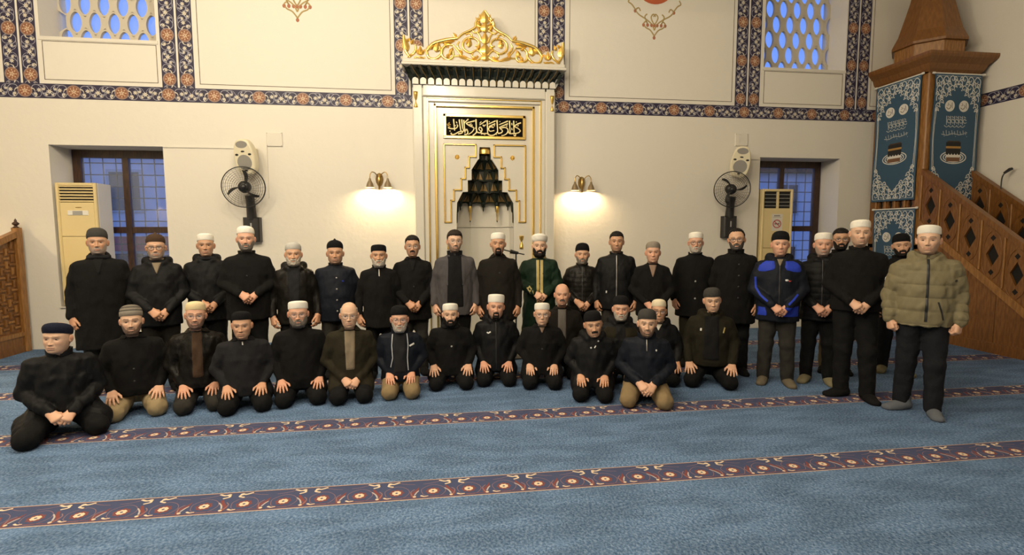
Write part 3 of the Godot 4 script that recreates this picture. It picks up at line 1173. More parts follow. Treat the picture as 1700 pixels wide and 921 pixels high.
	if p.get("hood", false):
		var hy2: float = t[6][0]
		var hz: float = t[6][3]
		for s in [-1, 1]:
			coat.cap(Vector3(0, hy2 + 0.012, hz - 0.105), Vector3(s * 0.095, hy2 + 0.022, hz - 0.04), 0.046, 0.046, 0.03)
			coat.cap(Vector3(s * 0.095, hy2 + 0.022, hz - 0.04), Vector3(s * 0.062, hy2 + 0.0, hz + 0.075), 0.044, 0.028, 0.03)
	if not stand and p.get("skirt", true):
		for s in [-1, 1]:
			coat.cap(Vector3(s * 0.10, 0.22 * b, -0.04), Vector3(s * spread * 1.02, 0.135 * b, p.get("skirt_z", 0.10)), 0.118, 0.100, 0.06)
		coat.floor_cut = 0.004
	if p.has("coat_extra"):
		for e in p.coat_extra:
			coat.cap(e[0], e[1], e[2], e[3], 0.05)
	var cm := coat.mesh()
	var coat_node: MeshInstance3D = mesh_node(p.get("coat_name", "coat"), cm[0], cm[1], cm[2], p.coat, root)
	# ---- trousers
	var legs := Field.new()
	legs.cell = 0.0155 if not p.get("legs_fine", false) else 0.012
	legs.noise = cloth_noise
	legs.amp = 0.010
	legs.nsx = 800.0
	legs.nsy = 700.0
	var step: Array = p.get("feet", [Vector2(-0.105, 0.0), Vector2(0.105, 0.0)])   # places of the two feet
	var feet_turn: Array = p.get("feet_turn", [-14.0, 14.0])
	var tg := lerpf(1.0, g, 0.6) * b
	if stand:
		legs.cap(Vector3(-0.06, 0.92 * sy, -0.01), Vector3(0.06, 0.92 * sy, -0.01), 0.118 * tg, 0.118 * tg, 0.05)
		for k in 2:
			var s := -1 + 2 * k
			var hip := Vector3(s * 0.088 * tg, 0.86 * sy, -0.005)
			var foot := Vector3(step[k].x, 0.07, step[k].y - 0.02)
			var knee := Vector3(lerpf(hip.x, foot.x, 0.55), 0.47 * sy, lerpf(hip.z, foot.z, 0.55) + 0.02)
			legs.cap(hip, knee, 0.100 * tg, 0.076 * tg, 0.04)
			legs.cap(knee, foot, 0.076 * tg, 0.066 * tg, 0.03)
		legs.floor_cut = 0.035
	else:
		legs.cap(Vector3(-0.07, 0.2 * b, -0.13), Vector3(0.07, 0.2 * b, -0.13), 0.13 * tg, 0.13 * tg, 0.05)
		for k in 2:
			var s := -1 + 2 * k
			var kz: float = 0.225 * b + p.get("knee_z", [0.0, 0.0])[k]
			var knee := Vector3(s * spread, 0.083 * b, kz)
			legs.cap(Vector3(s * 0.095, 0.2 * b, -0.12), knee, 0.112 * tg, 0.080 * tg, 0.035)
			legs.cap(knee, Vector3(s * 0.10, 0.06, -0.20), 0.078 * tg, 0.055 * tg, 0.03)
		legs.floor_cut = 0.003
	var lm := legs.mesh()
	mesh_node("trousers", lm[0], lm[1], lm[2], p.trousers, root)
	# ---- feet
	if stand:
		for k in 2:
			var fm := foot_mesh("foot")
			var fb := Bag.new()
			fb.add(fm[0], fm[1], fm[2], Transform3D(Basis(Vector3.UP, deg_to_rad(feet_turn[k])) * Basis.from_scale(Vector3(1.08 if k else -1.08, 1.0, 1.1)), Vector3(step[k].x, 0.001, step[k].y + 0.01)), Color.WHITE, k == 0)
			mesh_node(p.get("foot_name", "sock"), fb.v, fb.n, fb.i, p.get("feet_mat", M.sock_black), root)
	# ---- the body: head, neck, trunk, arms, hands in one mesh
	var skin: Color = p.skin
	var look: Vector3 = p.get("look", Vector3.ZERO)   # degrees: yaw, pitch (down +), roll
	var place := Vector3(shx, head_y, (0.03 if stand else 0.055) + lean)
	var foot_place := Vector3(0, head_y, 0.012 + lean * 0.85)
	var hb := Basis.from_euler(Vector3(deg_to_rad(look.y), deg_to_rad(look.x), deg_to_rad(look.z)))
	var xf := [hs, hb, place, foot_place]
	if p.has("beard") and p.beard < 0.0044 and not p.get("moustache_only", false) and not p.get("goatee", false):
		# a short beard is colour in the skin, not a coat of hair
		p.stubble = 0.86
		p.stubble_color = {M.hair_grey: Color(0.24, 0.215, 0.195), M.hair_white: Color(0.40, 0.37, 0.34), M.hair_pepper: Color(0.075, 0.060, 0.052), M.hair_dark: Color(0.035, 0.022, 0.016), M.hair_black: Color(0.018, 0.013, 0.011)}[p.beard_mat]
		p.erase("beard")
	var h := head_surface(p)
	var hn := smooth_normals(h.v, h.i)
	var bag := Bag.new()
	var hv: PackedVector3Array = h.v
	var moved := PackedVector3Array()
	for q in hv.size():
		moved.append(bend(hv[q], xf))
	bag.v = moved
	bag.n = smooth_normals(moved, h.i)
	bag.c = (h.c as PackedColorArray).duplicate()
	bag.i = (h.i as PackedInt32Array).duplicate()
	# eyes and ears
	var white := Color(0.36, 0.31, 0.27)
	var iris: Color = p.get("iris", Color(0.018, 0.011, 0.008))
	var lid := skin.lerp(Color(0.05, 0.03, 0.025), 0.55)
	var wide: float = p.get("face_wide", 1.0)
	for s in [-1, 1]:
		var eye := Transform3D(hb * Basis.from_scale(Vector3(0.0155, 0.0062 * p.get("eye_open", 1.0), 0.0075) * hs), bend(Vector3(s * 0.0320, 0.0005, 0.0728), xf))
		bag.ball(eye, [white, iris, 0.50, lid], 10, 14)
		var ear_b := hb * Basis(Vector3.UP, s * -0.5) * Basis(Vector3.RIGHT, -0.15) * Basis.from_scale(Vector3(0.010, 0.031, 0.0185) * hs)
		bag.ball(Transform3D(ear_b, bend(Vector3(s * (0.0765 * wide + 0.004), -0.008, -0.012), xf)), [Color(skin.r, skin.g * 0.88, skin.b * 0.84)], 8, 12)
		bag.ball(Transform3D(hb * Basis(Vector3.UP, s * -0.5) * Basis.from_scale(Vector3(0.006, 0.018, 0.010) * hs), bend(Vector3(s * (0.0765 * wide + 0.0085), -0.004, -0.006), xf)), [Color(skin.r * 0.8, skin.g * 0.62, skin.b * 0.58)], 6, 8)
	# trunk and limbs under the clothes
	var trunk := []
	var trunk_r := []
	for q in [6, 4, 3, 2, 1]:
		trunk.append(Vector3(0, t[q][0] - 0.01, t[q][3]))
		trunk_r.append(maxf(0.05, t[q][2] * 0.72))
	bag.tube(trunk, trunk_r, skin, 12)
	for s in [-1, 1]:
		bag.tube([shoulders[s], elbows[s], wrists[s]], [0.04, 0.034, 0.026], skin, 8)
		var hm := hand_mesh(hand_pose[s])
		var f: Vector3 = (hand_dir[s] as Vector3).normalized()
		if arms == "clasp" or arms == "lap":
			f = (f * 0.5 + ((wrists[s] as Vector3) - (elbows[s] as Vector3)).normalized() * 0.5).normalized()
		var u: Vector3 = hand_up[s]
		u = (u - f * u.dot(f)).normalized()
		var hsz: float = p.get("hand_size", 1.06)
		var hb2 := Basis(u.cross(f), u, f) * Basis.from_scale(Vector3(hsz if s < 0 else -hsz, hsz, hsz))
		bag.add(hm[0], hm[1], hm[2], Transform3D(hb2, wrists[s]), Color(skin.r * 1.02, skin.g * 0.93, skin.b * 0.9), s > 0)
	mesh_node("body", bag.v, bag.n, bag.i, M.skin, root, bag.c)
	# ---- hair, beard, hat, glasses
	if p.has("beard"):
		var mask := PackedFloat32Array()
		var thick := PackedFloat32Array()
		var tn: float = p.beard
		for q in hv.size():
			var m := beard_mask(hv[q].x, hv[q].y / p.get("face_long", 1.0), hv[q].z, hv[q].z > 0.0)
			if p.get("goatee", false):
				m *= smoothstep(0.038, 0.026, absf(hv[q].x)) * smoothstep(0.02, 0.04, hv[q].z)
			if p.get("moustache_only", false):
				m *= smoothstep(-0.069, -0.064, hv[q].y) * smoothstep(0.033, 0.026, absf(hv[q].x)) * smoothstep(0.04, 0.05, hv[q].z)
			mask.append(m)
			thick.append(tn * (0.55 + 0.45 * smoothstep(-0.07, -0.1, hv[q].y)) * smoothstep(-0.015, -0.05, hv[q].y) * (1.0 + 0.5 * cloth_noise.get_noise_3d(hv[q].x * 9000.0, hv[q].y * 9000.0, hv[q].z * 9000.0)))
		shell_from_head(h, hn, mask, thick, root, "moustache" if p.get("moustache_only", false) else "beard", p.beard_mat, xf)
	if p.has("hair"):
		var mask2 := PackedFloat32Array()
		var thick2 := PackedFloat32Array()
		for q in hv.size():
			var m2 := hair_mask(hv[q].x, hv[q].y, hv[q].z, p.hair)
			if p.get("bald_top", false):
				m2 *= smoothstep(0.075, 0.06, hv[q].y)
			if p.has("cap"):
				m2 *= smoothstep(0.065, 0.05, hv[q].y)
			mask2.append(m2)
			thick2.append(p.get("hair_thick", 0.010) * smoothstep(0.0, 0.105, hv[q].y + 0.035) * (1.0 + 0.55 * cloth_noise.get_noise_3d(hv[q].x * 7000.0, hv[q].y * 4000.0, hv[q].z * 7000.0)))
		shell_from_head(h, hn, mask2, thick2, root, "hair", p.hair_mat, xf)
	if p.has("cap"):
		headwear(p.cap, p, root, xf)
	if p.get("glasses", false):
		spectacles(p, root, xf, 0.0925)
	# ---- neckline
	var neck_y: float = t[7][0]
	var neck_z: float = t[7][3]
	match p.get("collar", "stand"):
		"stand":
			collar(root, p.get("collar_mat", p.coat), Vector3(0, neck_y - 0.022, neck_z), Vector2(0.072, 0.070) * b, Vector2(0.076, 0.075) * b, 0.046, 0.34)
		"high":
			collar(root, p.get("collar_mat", p.coat), Vector3(0, neck_y - 0.022, neck_z + 0.004), Vector2(0.076, 0.076) * b, Vector2(0.080, 0.082) * b, 0.058, 0.14, 0.014)
		"fold":
			collar(root, p.get("collar_mat", p.coat), Vector3(0, neck_y + 0.018, neck_z - 0.004), Vector2(0.066, 0.066) * b, Vector2(0.108, 0.100) * b, -0.050, 0.55, 0.012)
	if p.has("shirt"):
		# a V of shirt or pullover showing between the fronts
		var vw: float = p.get("v_wide", 0.05)
		var vl: float = p.get("v_long", 0.18)
		var rows := []
		for q in 9:
			var tt := q / 8.0
			rows.append([neck_y - 0.012 - vl * tt, -vw * (1.0 - tt * p.get("v_taper", 0.9)), vw * (1.0 - tt * p.get("v_taper", 0.9))])
		patch(coat, rows, 0.004, p.shirt, root, p.get("shirt_name", "shirt"))
	if p.get("under", null) != null:
		collar(root, p.under, Vector3(0, neck_y - 0.015, neck_z + 0.002), Vector2(0.060, 0.058) * b, Vector2(0.058, 0.057) * b, 0.045, 0.02, 0.010, p.get("under_name", "shirt_collar"))
	if p.get("zip", null) != null:
		strip(coat, [Vector2(0, neck_y - 0.02), Vector2(0.0, maxf(t[0][0] + 0.03, neck_y - p.get("zip_long", 0.6)))], p.get("zip_wide", 0.012), 0.003, p.zip, root, "zip")
	if p.has("buttons"):
		for q in p.buttons:
			button(coat, q[0], q[1] * sy, q[2] if q.size() > 2 else 0.011, p.get("button_mat", M.button), root)
	if p.has("strips"):
		for q in p.strips:
			var pl := []
			for e in q[0]:
				pl.append(Vector2(e.x, e.y * sy))
			strip(coat, pl, q[1], q[2], q[3], root, q[4])
	if p.has("patches"):
		for q in p.patches:
			var rr := []
			for e in q[0]:
				rr.append([e[0] * sy, e[1], e[2]])
			patch(coat, rr, q[1], q[2], root, q[3])
	if p.has("scarf"):
		var ring := []
		for k in 18:
			var th := TAU * k / 18
			ring.append(Vector3(sin(th) * 0.083, neck_y + 0.012 + 0.014 * cos(th * 2.0) - 0.022 * cos(th), neck_z + cos(th) * 0.082))
		var sb := Bag.new()
		sb.tube(ring, [0.026], Color.WHITE, 10, true)
		mesh_node("scarf", sb.v, sb.n, sb.i, p.scarf, root)
	if p.has("watch"):
		var wv: Vector3 = wrists[p.watch]
		var wd: Vector3 = (hand_dir[p.watch] as Vector3).normalized()
		var wb := Bag.new()
		var rg := []
		var e1 := wd.cross(Vector3.UP).normalized()
		var e2 := wd.cross(e1)
		for k in 14:
			rg.append(wv + (e1 * cos(TAU * k / 14) + e2 * sin(TAU * k / 14)) * 0.031 + wd * 0.006)
		wb.tube(rg, [0.007], Color.WHITE, 6, true)
		mesh_node("watch", wb.v, wb.n, wb.i, M.rim_dark, root)
	return root

# ============================================================ the thirty-eight men
const BACK := "men standing in the back row"
const FRONT := "men kneeling in the front rows"
func V(x: float, y: float) -> Vector2:
	return Vector2(x, y)
func build_people() -> void:
	var tan1 := Color(0.52, 0.305, 0.195)
	var tan2 := Color(0.46, 0.26, 0.160)
	var pale := Color(0.58, 0.370, 0.255)
	var ruddy := Color(0.56, 0.315, 0.215)
	var dark := Color(0.40, 0.225, 0.140)
	var grey_brow := Color(0.16, 0.14, 0.12)
	# ---- back row, standing, from the preaching chair to the pulpit
	person({"pose": "stand", "group": BACK, "label": "standing man in long black coat, dark grey beanie and scarf, before the air conditioner",
		"x": -3.66, "z": 2.5, "top": 1.81, "girth": 1.06, "arms": "sides", "hem": 0.50, "coat": M.black_wool, "trousers": M.grey_trousers, "cap": "beanie", "cap_mat": M.grey_cap, "cap_y": 0.046, "skin": tan2, "beard": 0.0035, "beard_mat": M.hair_grey, "brow": grey_brow, "scarf": M.charcoal, "collar": "fold", "shirt": M.pullover_dark, "shirt_name": "pullover", "jaw": 1.05})
	person({"pose": "stand", "group": BACK, "label": "standing man with brown beanie, glasses and tan half-zip under black jacket",
		"x": -3.11, "z": 2.45, "top": 1.76, "arms": "clasp", "coat": M.black_nylon, "coat_name": "jacket", "hood": true, "trousers": M.brown_dark, "cap": "knit_cap", "cap_mat": M.brown_cap, "skin": tan1, "beard": 0.0035, "beard_mat": M.hair_grey, "glasses": true, "rim": 0.0022, "brow": grey_brow, "under": M.pullover_tan, "under_name": "pullover_collar", "shirt": M.pullover_tan, "shirt_name": "pullover", "v_long": 0.12, "v_wide": 0.045})
	person({"pose": "stand", "group": BACK, "label": "older standing man in white skullcap, black hooded jacket, hands joined at his side",
		"x": -2.71, "z": 2.18, "top": 1.75, "arms": "clasp", "hand_y": 0.03, "coat": M.black_nylon, "coat_name": "jacket", "hood": true, "trousers": M.black_trousers, "cap": "takke", "cap_mat": M.white_cloth, "skin": tan2, "stubble": 0.3, "stubble_color": Color(0.25, 0.22, 0.2), "brow": grey_brow, "scarf": M.charcoal, "cheek": 0.6, "face_wide": 0.97})
	person({"pose": "stand", "group": BACK, "label": "tall white-bearded standing man in low white cap with hands joined at belly",
		"x": -2.19, "z": 2.4, "top": 1.82, "girth": 1.05, "arms": "clasp", "hand_y": 0.10, "coat": M.black_wool, "coat_name": "jacket", "trousers": M.black_trousers, "cap": "low_takke", "cap_mat": M.white_cloth, "cap_y": 0.055, "skin": ruddy, "beard": 0.0045, "beard_mat": M.hair_grey, "brow": grey_brow, "collar": "stand", "face_wide": 1.04, "buttons": [[0.0, 1.22, 0.009], [0.01, 1.02, 0.009]]})
	person({"pose": "stand", "group": BACK, "label": "standing man with white beard, grey skullcap and open black leather jacket",
		"x": -1.71, "z": 2.3, "top": 1.64, "arms": "sides", "coat": M.leather, "coat_name": "jacket", "hood": true, "trousers": M.black_trousers, "cap": "low_takke", "cap_mat": M.grey_knit, "skin": tan1, "beard": 0.009, "beard_mat": M.hair_white, "brow": grey_brow, "under": M.shirt_white, "shirt": M.charcoal, "shirt_name": "pullover", "v_long": 0.46, "v_wide": 0.075, "v_taper": 0.35})
	person({"pose": "stand", "group": BACK, "label": "heavy standing man in black tipped knit cap and charcoal buttoned overshirt",
		"x": -1.27, "z": 2.15, "top": 1.67, "girth": 1.10, "belly": 1.1, "arms": "sides", "hand_y": 0.02, "coat": M.navy_nylon, "coat_name": "overshirt", "trousers": M.grey_trousers, "cap": "knit_cap", "cap_mat": M.black_knit, "cap_y": 0.055, "skin": tan2, "stubble": 0.55, "stubble_color": Color(0.12, 0.105, 0.095), "face_wide": 1.06, "jaw": 1.08, "collar": "stand", "buttons": [[0.01, 1.30], [0.01, 1.16], [0.01, 1.02], [0.01, 0.88]], "button_mat": M.steel_zip, "strips": [[[V(0.07, 1.262), V(0.09, 1.255)], 0.012, 0.003, M.royal_blue, "logo"]]})
	person({"pose": "stand", "group": BACK, "label": "short standing man with white beard, black skullcap and black zipped coat",
		"x": -0.74, "z": 2.3, "top": 1.62, "arms": "sides", "coat": M.black_wool, "hem": 0.68, "trousers": M.black_trousers, "cap": "takke", "cap_mat": M.black_knit, "cap_y": 0.042, "skin": tan2, "beard": 0.010, "beard_mat": M.hair_white, "brow": grey_brow, "under": M.pullover_dark, "zip": M.steel_zip, "zip_long": 0.10, "zip_wide": 0.010})
	person({"pose": "stand", "group": BACK, "label": "bareheaded standing man with dark hair, moustache and rimless glasses beside grey blazer",
		"x": -0.35, "z": 2.18, "top": 1.71, "arms": "clasp", "coat": M.black_wool, "hem": 0.70, "trousers": M.grey_trousers, "hair": 0.068, "hair_mat": M.hair_black, "skin": tan2, "beard": 0.0025, "moustache_only": true, "beard_mat": M.hair_dark, "stubble": 0.4, "glasses": true, "rim_mat": M.rim_metal, "collar": "fold", "face_wide": 0.97, "shirt": M.pullover_dark, "v_long": 0.14, "buttons": [[0.01, 1.12, 0.010]]})
	person({"pose": "stand", "group": BACK, "label": "standing man in grey blazer over black turtleneck, glasses, before the niche",
		"x": 0.16, "z": 2.3, "top": 1.77, "girth": 1.03, "arms": "sides", "hand_y": 0.02, "coat": M.grey_tweed, "coat_name": "blazer", "trousers": M.black_trousers, "hair": 0.062, "hair_thick": 0.013, "hair_mat": M.hair_dark, "skin": pale, "beard": 0.003, "beard_mat": M.hair_pepper, "glasses": true, "rim_mat": M.rim_metal, "look": Vector3(8, 0, -2), "collar": "high", "collar_mat": M.black_knit, "shirt": M.black_knit, "shirt_name": "turtleneck", "v_wide": 0.088, "v_long": 0.62, "v_taper": -0.15,
		"strips": [[[V(-0.075, 1.45), V(-0.10, 1.36), V(-0.098, 1.22), V(-0.088, 1.10)], 0.040, 0.006, M.grey_tweed, "lapel"], [[V(0.075, 1.45), V(0.10, 1.36), V(0.098, 1.22), V(0.088, 1.10)], 0.040, 0.006, M.grey_tweed, "lapel"]]})
	person({"pose": "stand", "group": BACK, "label": "standing man in white skullcap and dark brown coat at middle of the niche",
		"x": 0.69, "z": 2.3, "top": 1.75, "girth": 1.02, "arms": "sides", "coat": M.brown_dark, "hem": 0.68, "trousers": M.black_trousers, "cap": "takke", "cap_mat": M.white_cloth, "skin": tan2, "beard": 0.006, "goatee": true, "beard_mat": M.hair_black, "stubble": 0.5, "under": M.pullover_dark, "collar": "fold", "buttons": [[0.015, 1.26, 0.011]]})
	person({"pose": "stand", "group": BACK, "label": "standing bearded imam in dark green robe with gold braid and white turban",
		"x": 1.26, "z": 2.02, "top": 1.73, "arms": "clasp", "hand_y": 0.07, "coat": M.green_robe, "coat_name": "robe", "hem": 0.12, "flare": 1.1, "folds": 0.016, "bulk": 1.15, "trousers": M.black_trousers, "cap": "turban", "cap_mat": M.white_cloth, "cap_y": 0.052, "skin": pale, "beard": 0.016, "beard_mat": M.hair_black, "collar": "stand", "collar_mat": M.gold_braid, "under": M.pullover_dark,
		"strips": [[[V(-0.026, 1.43), V(-0.024, 1.2), V(-0.022, 0.9), V(-0.022, 0.2)], 0.036, 0.004, M.gold_braid, "braid"], [[V(0.026, 1.43), V(0.024, 1.2), V(0.022, 0.9), V(0.022, 0.2)], 0.036, 0.004, M.gold_braid, "braid"], [[V(-0.15, 1.085), V(-0.11, 1.03), V(-0.10, 0.985)], 0.05, 0.005, M.gold_braid, "cuff"]],
		"buttons": [[0.0, 1.36, 0.010], [0.0, 1.30, 0.010], [0.0, 1.24, 0.010], [0.0, 1.18, 0.010], [0.0, 1.12, 0.010]], "button_mat": M.dark_olive})
	person({"pose": "stand", "group": BACK, "label": "standing man in black beanie with grey beard and shiny black jacket, hands joined",
		"x": 1.85, "z": 1.95, "top": 1.61, "arms": "clasp", "coat": M.leather, "coat_name": "jacket", "quilt": 0.004, "quilt_pitch": 0.06, "trousers": M.black_trousers, "cap": "beanie", "cap_mat": M.black_knit, "cap_y": 0.044, "skin": tan1, "beard": 0.005, "beard_mat": M.hair_grey, "brow": grey_brow, "under": M.pullover_grey, "zip": M.dark_zip})
	person({"pose": "stand", "group": BACK, "label": "tall bareheaded standing man in black jacket with bright full-length zip",
		"x": 2.25, "z": 2.15, "top": 1.75, "girth": 1.05, "arms": "sides", "hand_y": 0.01, "coat": M.black_nylon, "coat_name": "jacket", "trousers": M.grey_trousers, "hair": 0.064, "hair_mat": M.hair_black, "skin": tan2, "stubble": 0.45, "under": M.pullover_grey, "zip": M.steel_zip, "zip_wide": 0.010, "patches": [[[[0.99, -0.135, -0.115], [0.975, -0.135, -0.115], [0.95, -0.135, -0.115]], 0.004, M.logo_white, "logo"]]})
	person({"pose": "stand", "group": BACK, "label": "older standing man in grey flat cap, black cardigan and checked shirt",
		"x": 2.64, "z": 2.40, "top": 1.63, "arms": "clasp", "hand_y": 0.0, "coat": M.black_wool, "coat_name": "cardigan", "trousers": M.blue_jeans, "cap": "low_takke", "cap_mat": M.light_grey_cap, "skin": ruddy, "stubble": 0.25, "stubble_color": Color(0.25, 0.21, 0.18), "brow": grey_brow, "under": M.shirt_check, "shirt": M.shirt_check, "v_long": 0.15, "v_wide": 0.05, "collar": "none", "cheek": 0.7})
	person({"pose": "stand", "group": BACK, "label": "standing man with white beard, dark-rimmed glasses, white cap and black buttoned coat",
		"x": 3.26, "z": 2.3, "top": 1.75, "girth": 1.04, "arms": "sides", "hand_y": 0.03, "coat": M.black_wool, "hem": 0.66, "trousers": M.moss, "cap": "takke", "cap_mat": M.white_cloth, "skin": ruddy, "beard": 0.007, "beard_mat": M.hair_white, "brow": grey_brow, "glasses": true, "rim": 0.002, "rim_mat": M.rim_brown, "under": M.shirt_white, "collar": "stand", "buttons": [[0.0, 1.12, 0.012], [0.0, 0.90, 0.012]], "button_mat": M.grey_panel})
	person({"pose": "stand", "group": BACK, "label": "standing balding man with dark-rimmed glasses, short beard and long black buttoned coat",
		"x": 3.57, "z": 2.72, "top": 1.78, "girth": 1.05, "arms": "sides", "hem": 0.62, "coat": M.black_wool, "trousers": M.black_trousers, "hair": 0.088, "hair_mat": M.hair_black, "skin": tan1, "beard": 0.005, "beard_mat": M.hair_pepper, "glasses": true, "rim": 0.0024, "face_wide": 1.05, "look": Vector3(-6, 0, 3), "collar": "high", "buttons": [[0.03, 1.32, 0.012], [0.03, 1.19, 0.012], [0.03, 1.06, 0.012], [0.03, 0.93, 0.012]], "wrist_at": {-1: Vector3(-0.20, 0.90, -0.10)}})
	person({"pose": "stand", "group": BACK, "label": "standing man in black beanie and dark ski jacket with royal blue shoulders",
		"x": 3.80, "z": 3.22, "top": 1.76, "girth": 1.06, "bulk": 1.14, "arms": "clasp", "hand_y": 0.0, "hood": true, "coat": M.navy_nylon, "coat_name": "ski_jacket", "trousers": M.grey_trousers, "legs_fine": true, "cap": "beanie", "cap_mat": M.black_knit, "cap_y": 0.042, "skin": ruddy, "stubble": 0.2, "brow": grey_brow, "shirt": M.pullover_tan, "v_long": 0.08, "v_wide": 0.035, "feet": [Vector2(-0.12, 0.0), Vector2(0.13, 0.02)], "feet_mat": M.sock_brown, "foot_name": "shoe", "zip": M.dark_zip,
		"patches": [[[[1.425, -0.14, -0.055], [1.40, -0.185, -0.05], [1.375, -0.21, -0.045], [1.35, -0.22, -0.045], [1.325, -0.225, -0.06], [1.30, -0.215, -0.16]], 0.004, M.royal_blue, "yoke"], [[[1.425, 0.055, 0.14], [1.40, 0.05, 0.185], [1.375, 0.045, 0.21], [1.35, 0.045, 0.22], [1.325, 0.06, 0.225], [1.30, 0.16, 0.215]], 0.004, M.royal_blue, "yoke"], [[[0.92, 0.03, 0.21], [0.88, 0.03, 0.21], [0.84, 0.03, 0.21], [0.80, 0.03, 0.21]], 0.004, M.royal_blue, "pocket_panel"], [[[0.90, -0.21, -0.13], [0.86, -0.21, -0.12], [0.80, -0.21, -0.11]], 0.004, M.royal_blue, "pocket_panel"], [[[1.225, 0.055, 0.085], [1.212, 0.05, 0.095], [1.20, 0.06, 0.08]], 0.005, M.logo_white, "logo"], [[[1.212, 0.088, 0.12], [1.204, 0.088, 0.12], [1.196, 0.088, 0.11]], 0.005, M.logo_red, "logo"]],
		"strips": [[[V(-0.245, 1.24), V(-0.235, 1.12), V(-0.19, 1.04), V(-0.12, 0.98)], 0.022, 0.004, M.royal_blue, "sleeve_stripe"], [[V(0.19, 1.06), V(0.14, 1.0), V(0.09, 0.95)], 0.020, 0.004, M.royal_blue, "sleeve_stripe"]]})
	person({"pose": "stand", "group": BACK, "label": "standing man in white cap, grey beard and black quilted jacket, light brown socks",
		"x": 4.31, "z": 3.25, "top": 1.74, "arms": "clasp", "hand_y": -0.01, "hood": true, "coat": M.black_nylon, "coat_name": "quilted_jacket", "quilt": 0.006, "quilt_pitch": 0.07, "trousers": M.black_trousers, "legs_fine": true, "cap": "takke", "cap_mat": M.white_cloth, "skin": ruddy, "beard": 0.004, "beard_mat": M.hair_grey, "brow": grey_brow, "zip": M.dark_zip, "feet": [Vector2(-0.11, -0.01), Vector2(0.12, 0.02)], "feet_turn": [-22.0, 12.0], "feet_mat": M.sock_tan})
	person({"pose": "stand", "group": BACK, "label": "bareheaded man with dark-rimmed glasses half hidden behind tall white-capped man",
		"x": 4.84, "z": 2.88, "top": 1.78, "arms": "sides", "coat": M.black_wool, "coat_name": "jacket", "trousers": M.camo, "hair": 0.066, "hair_mat": M.hair_black, "skin": tan2, "beard": 0.005, "beard_mat": M.hair_black, "glasses": true, "rim": 0.0022})
	person({"pose": "stand", "group": BACK, "label": "tall man all in black with white cap, black socks and round sleeve badge",
		"x": 4.30, "z": 3.78, "top": 1.87, "girth": 1.05, "arms": "clasp", "hand_y": 0.03, "coat": M.black_wool, "coat_name": "jacket", "hem": 0.86, "trousers": M.black_trousers, "legs_fine": true, "cap": "takke", "cap_mat": M.white_cloth, "skin": pale, "stubble": 0.45, "stubble_color": Color(0.16, 0.11, 0.085), "brow": Color(0.10, 0.06, 0.04), "iris": Color(0.06, 0.09, 0.10), "look": Vector3(4, 0, 0), "collar": "stand", "under": M.pullover_dark, "feet": [Vector2(-0.10, 0.02), Vector2(0.13, 0.10)], "feet_turn": [-58.0, 22.0], "feet_mat": M.sock_black, "patches": [[[[1.205, 0.235, 0.262], [1.192, 0.226, 0.272], [1.175, 0.223, 0.275], [1.158, 0.226, 0.272], [1.145, 0.235, 0.262]], 0.006, M.logo_white, "badge"]]})
	person({"pose": "stand", "group": BACK, "label": "bearded man in black beanie half hidden behind the olive puffer coat",
		"x": 5.56, "z": 3.0, "top": 1.73, "arms": "sides", "coat": M.black_wool, "coat_name": "jacket", "trousers": M.blue_jeans, "cap": "beanie", "cap_mat": M.black_knit, "cap_y": 0.042, "skin": tan1, "beard": 0.006, "beard_mat": M.hair_black, "look": Vector3(0, 2, 6), "feet_mat": M.sock_tan, "feet": [Vector2(-0.12, 0.0), Vector2(0.12, 0.05)]})
	person({"pose": "stand", "group": BACK, "label": "young man in olive quilted puffer coat and white skullcap at the row's end",
		"x": 4.56, "z": 4.30, "top": 1.81, "girth": 1.08, "bulk": 1.32, "cell": 0.011, "arms": "sides", "hand": "fist", "hand_y": 0.03, "hood": true, "coat": M.olive, "coat_name": "puffer_coat", "quilt": 0.013, "quilt_pitch": 0.125, "folds": 0.016, "hem": 0.83, "flare": 0.98, "trousers": M.blue_jeans, "legs_fine": true, "cap": "takke", "cap_mat": M.white_cloth, "hair": 0.07, "hair_mat": M.hair_dark, "skin": pale, "stubble": 0.5, "stubble_color": Color(0.14, 0.085, 0.055), "look": Vector3(-10, 0, 0), "collar": "high", "zip": M.dark_zip, "zip_wide": 0.022, "head": 1.12, "feet": [Vector2(-0.12, -0.03), Vector2(0.11, 0.08)], "feet_turn": [-55.0, 8.0], "feet_mat": M.sock_grey,
		"strips": [[[V(0.085, 1.06), V(0.115, 0.97), V(0.13, 0.90)], 0.014, 0.003, M.dark_zip, "pocket_zip"]], "patches": [[[[1.262, 0.205, 0.222], [1.25, 0.198, 0.228], [1.238, 0.205, 0.222]], 0.006, M.dark_zip, "badge"]]})
	# ---- kneeling rows
	person({"pose": "kneel", "group": FRONT, "label": "kneeling man in dark navy knit cap and bulky black coat at row's near corner",
		"x": -3.30, "z": 3.71, "top": 1.02, "girth": 1.05, "bulk": 1.12, "spread": 0.225, "arms": "lap", "hand_z": 0.06, "coat": M.black_nylon, "folds": 0.018, "trousers": M.black_trousers, "cap": "flat_beanie", "cap_mat": M.navy_cap, "cap_y": 0.040, "skin": pale, "stubble": 0.1, "brow": grey_brow, "brow_amount": 0.35, "face_wide": 1.06, "look": Vector3(-22, 0, -3), "collar": "high", "cheek": 0.8, "knee_z": [0.06, -0.02], "coat_extra": [[Vector3(-0.14, 0.18, 0.0), Vector3(-0.24, 0.09, 0.15), 0.11, 0.085], [Vector3(0.14, 0.18, 0.0), Vector3(0.22, 0.09, 0.10), 0.11, 0.085]]})
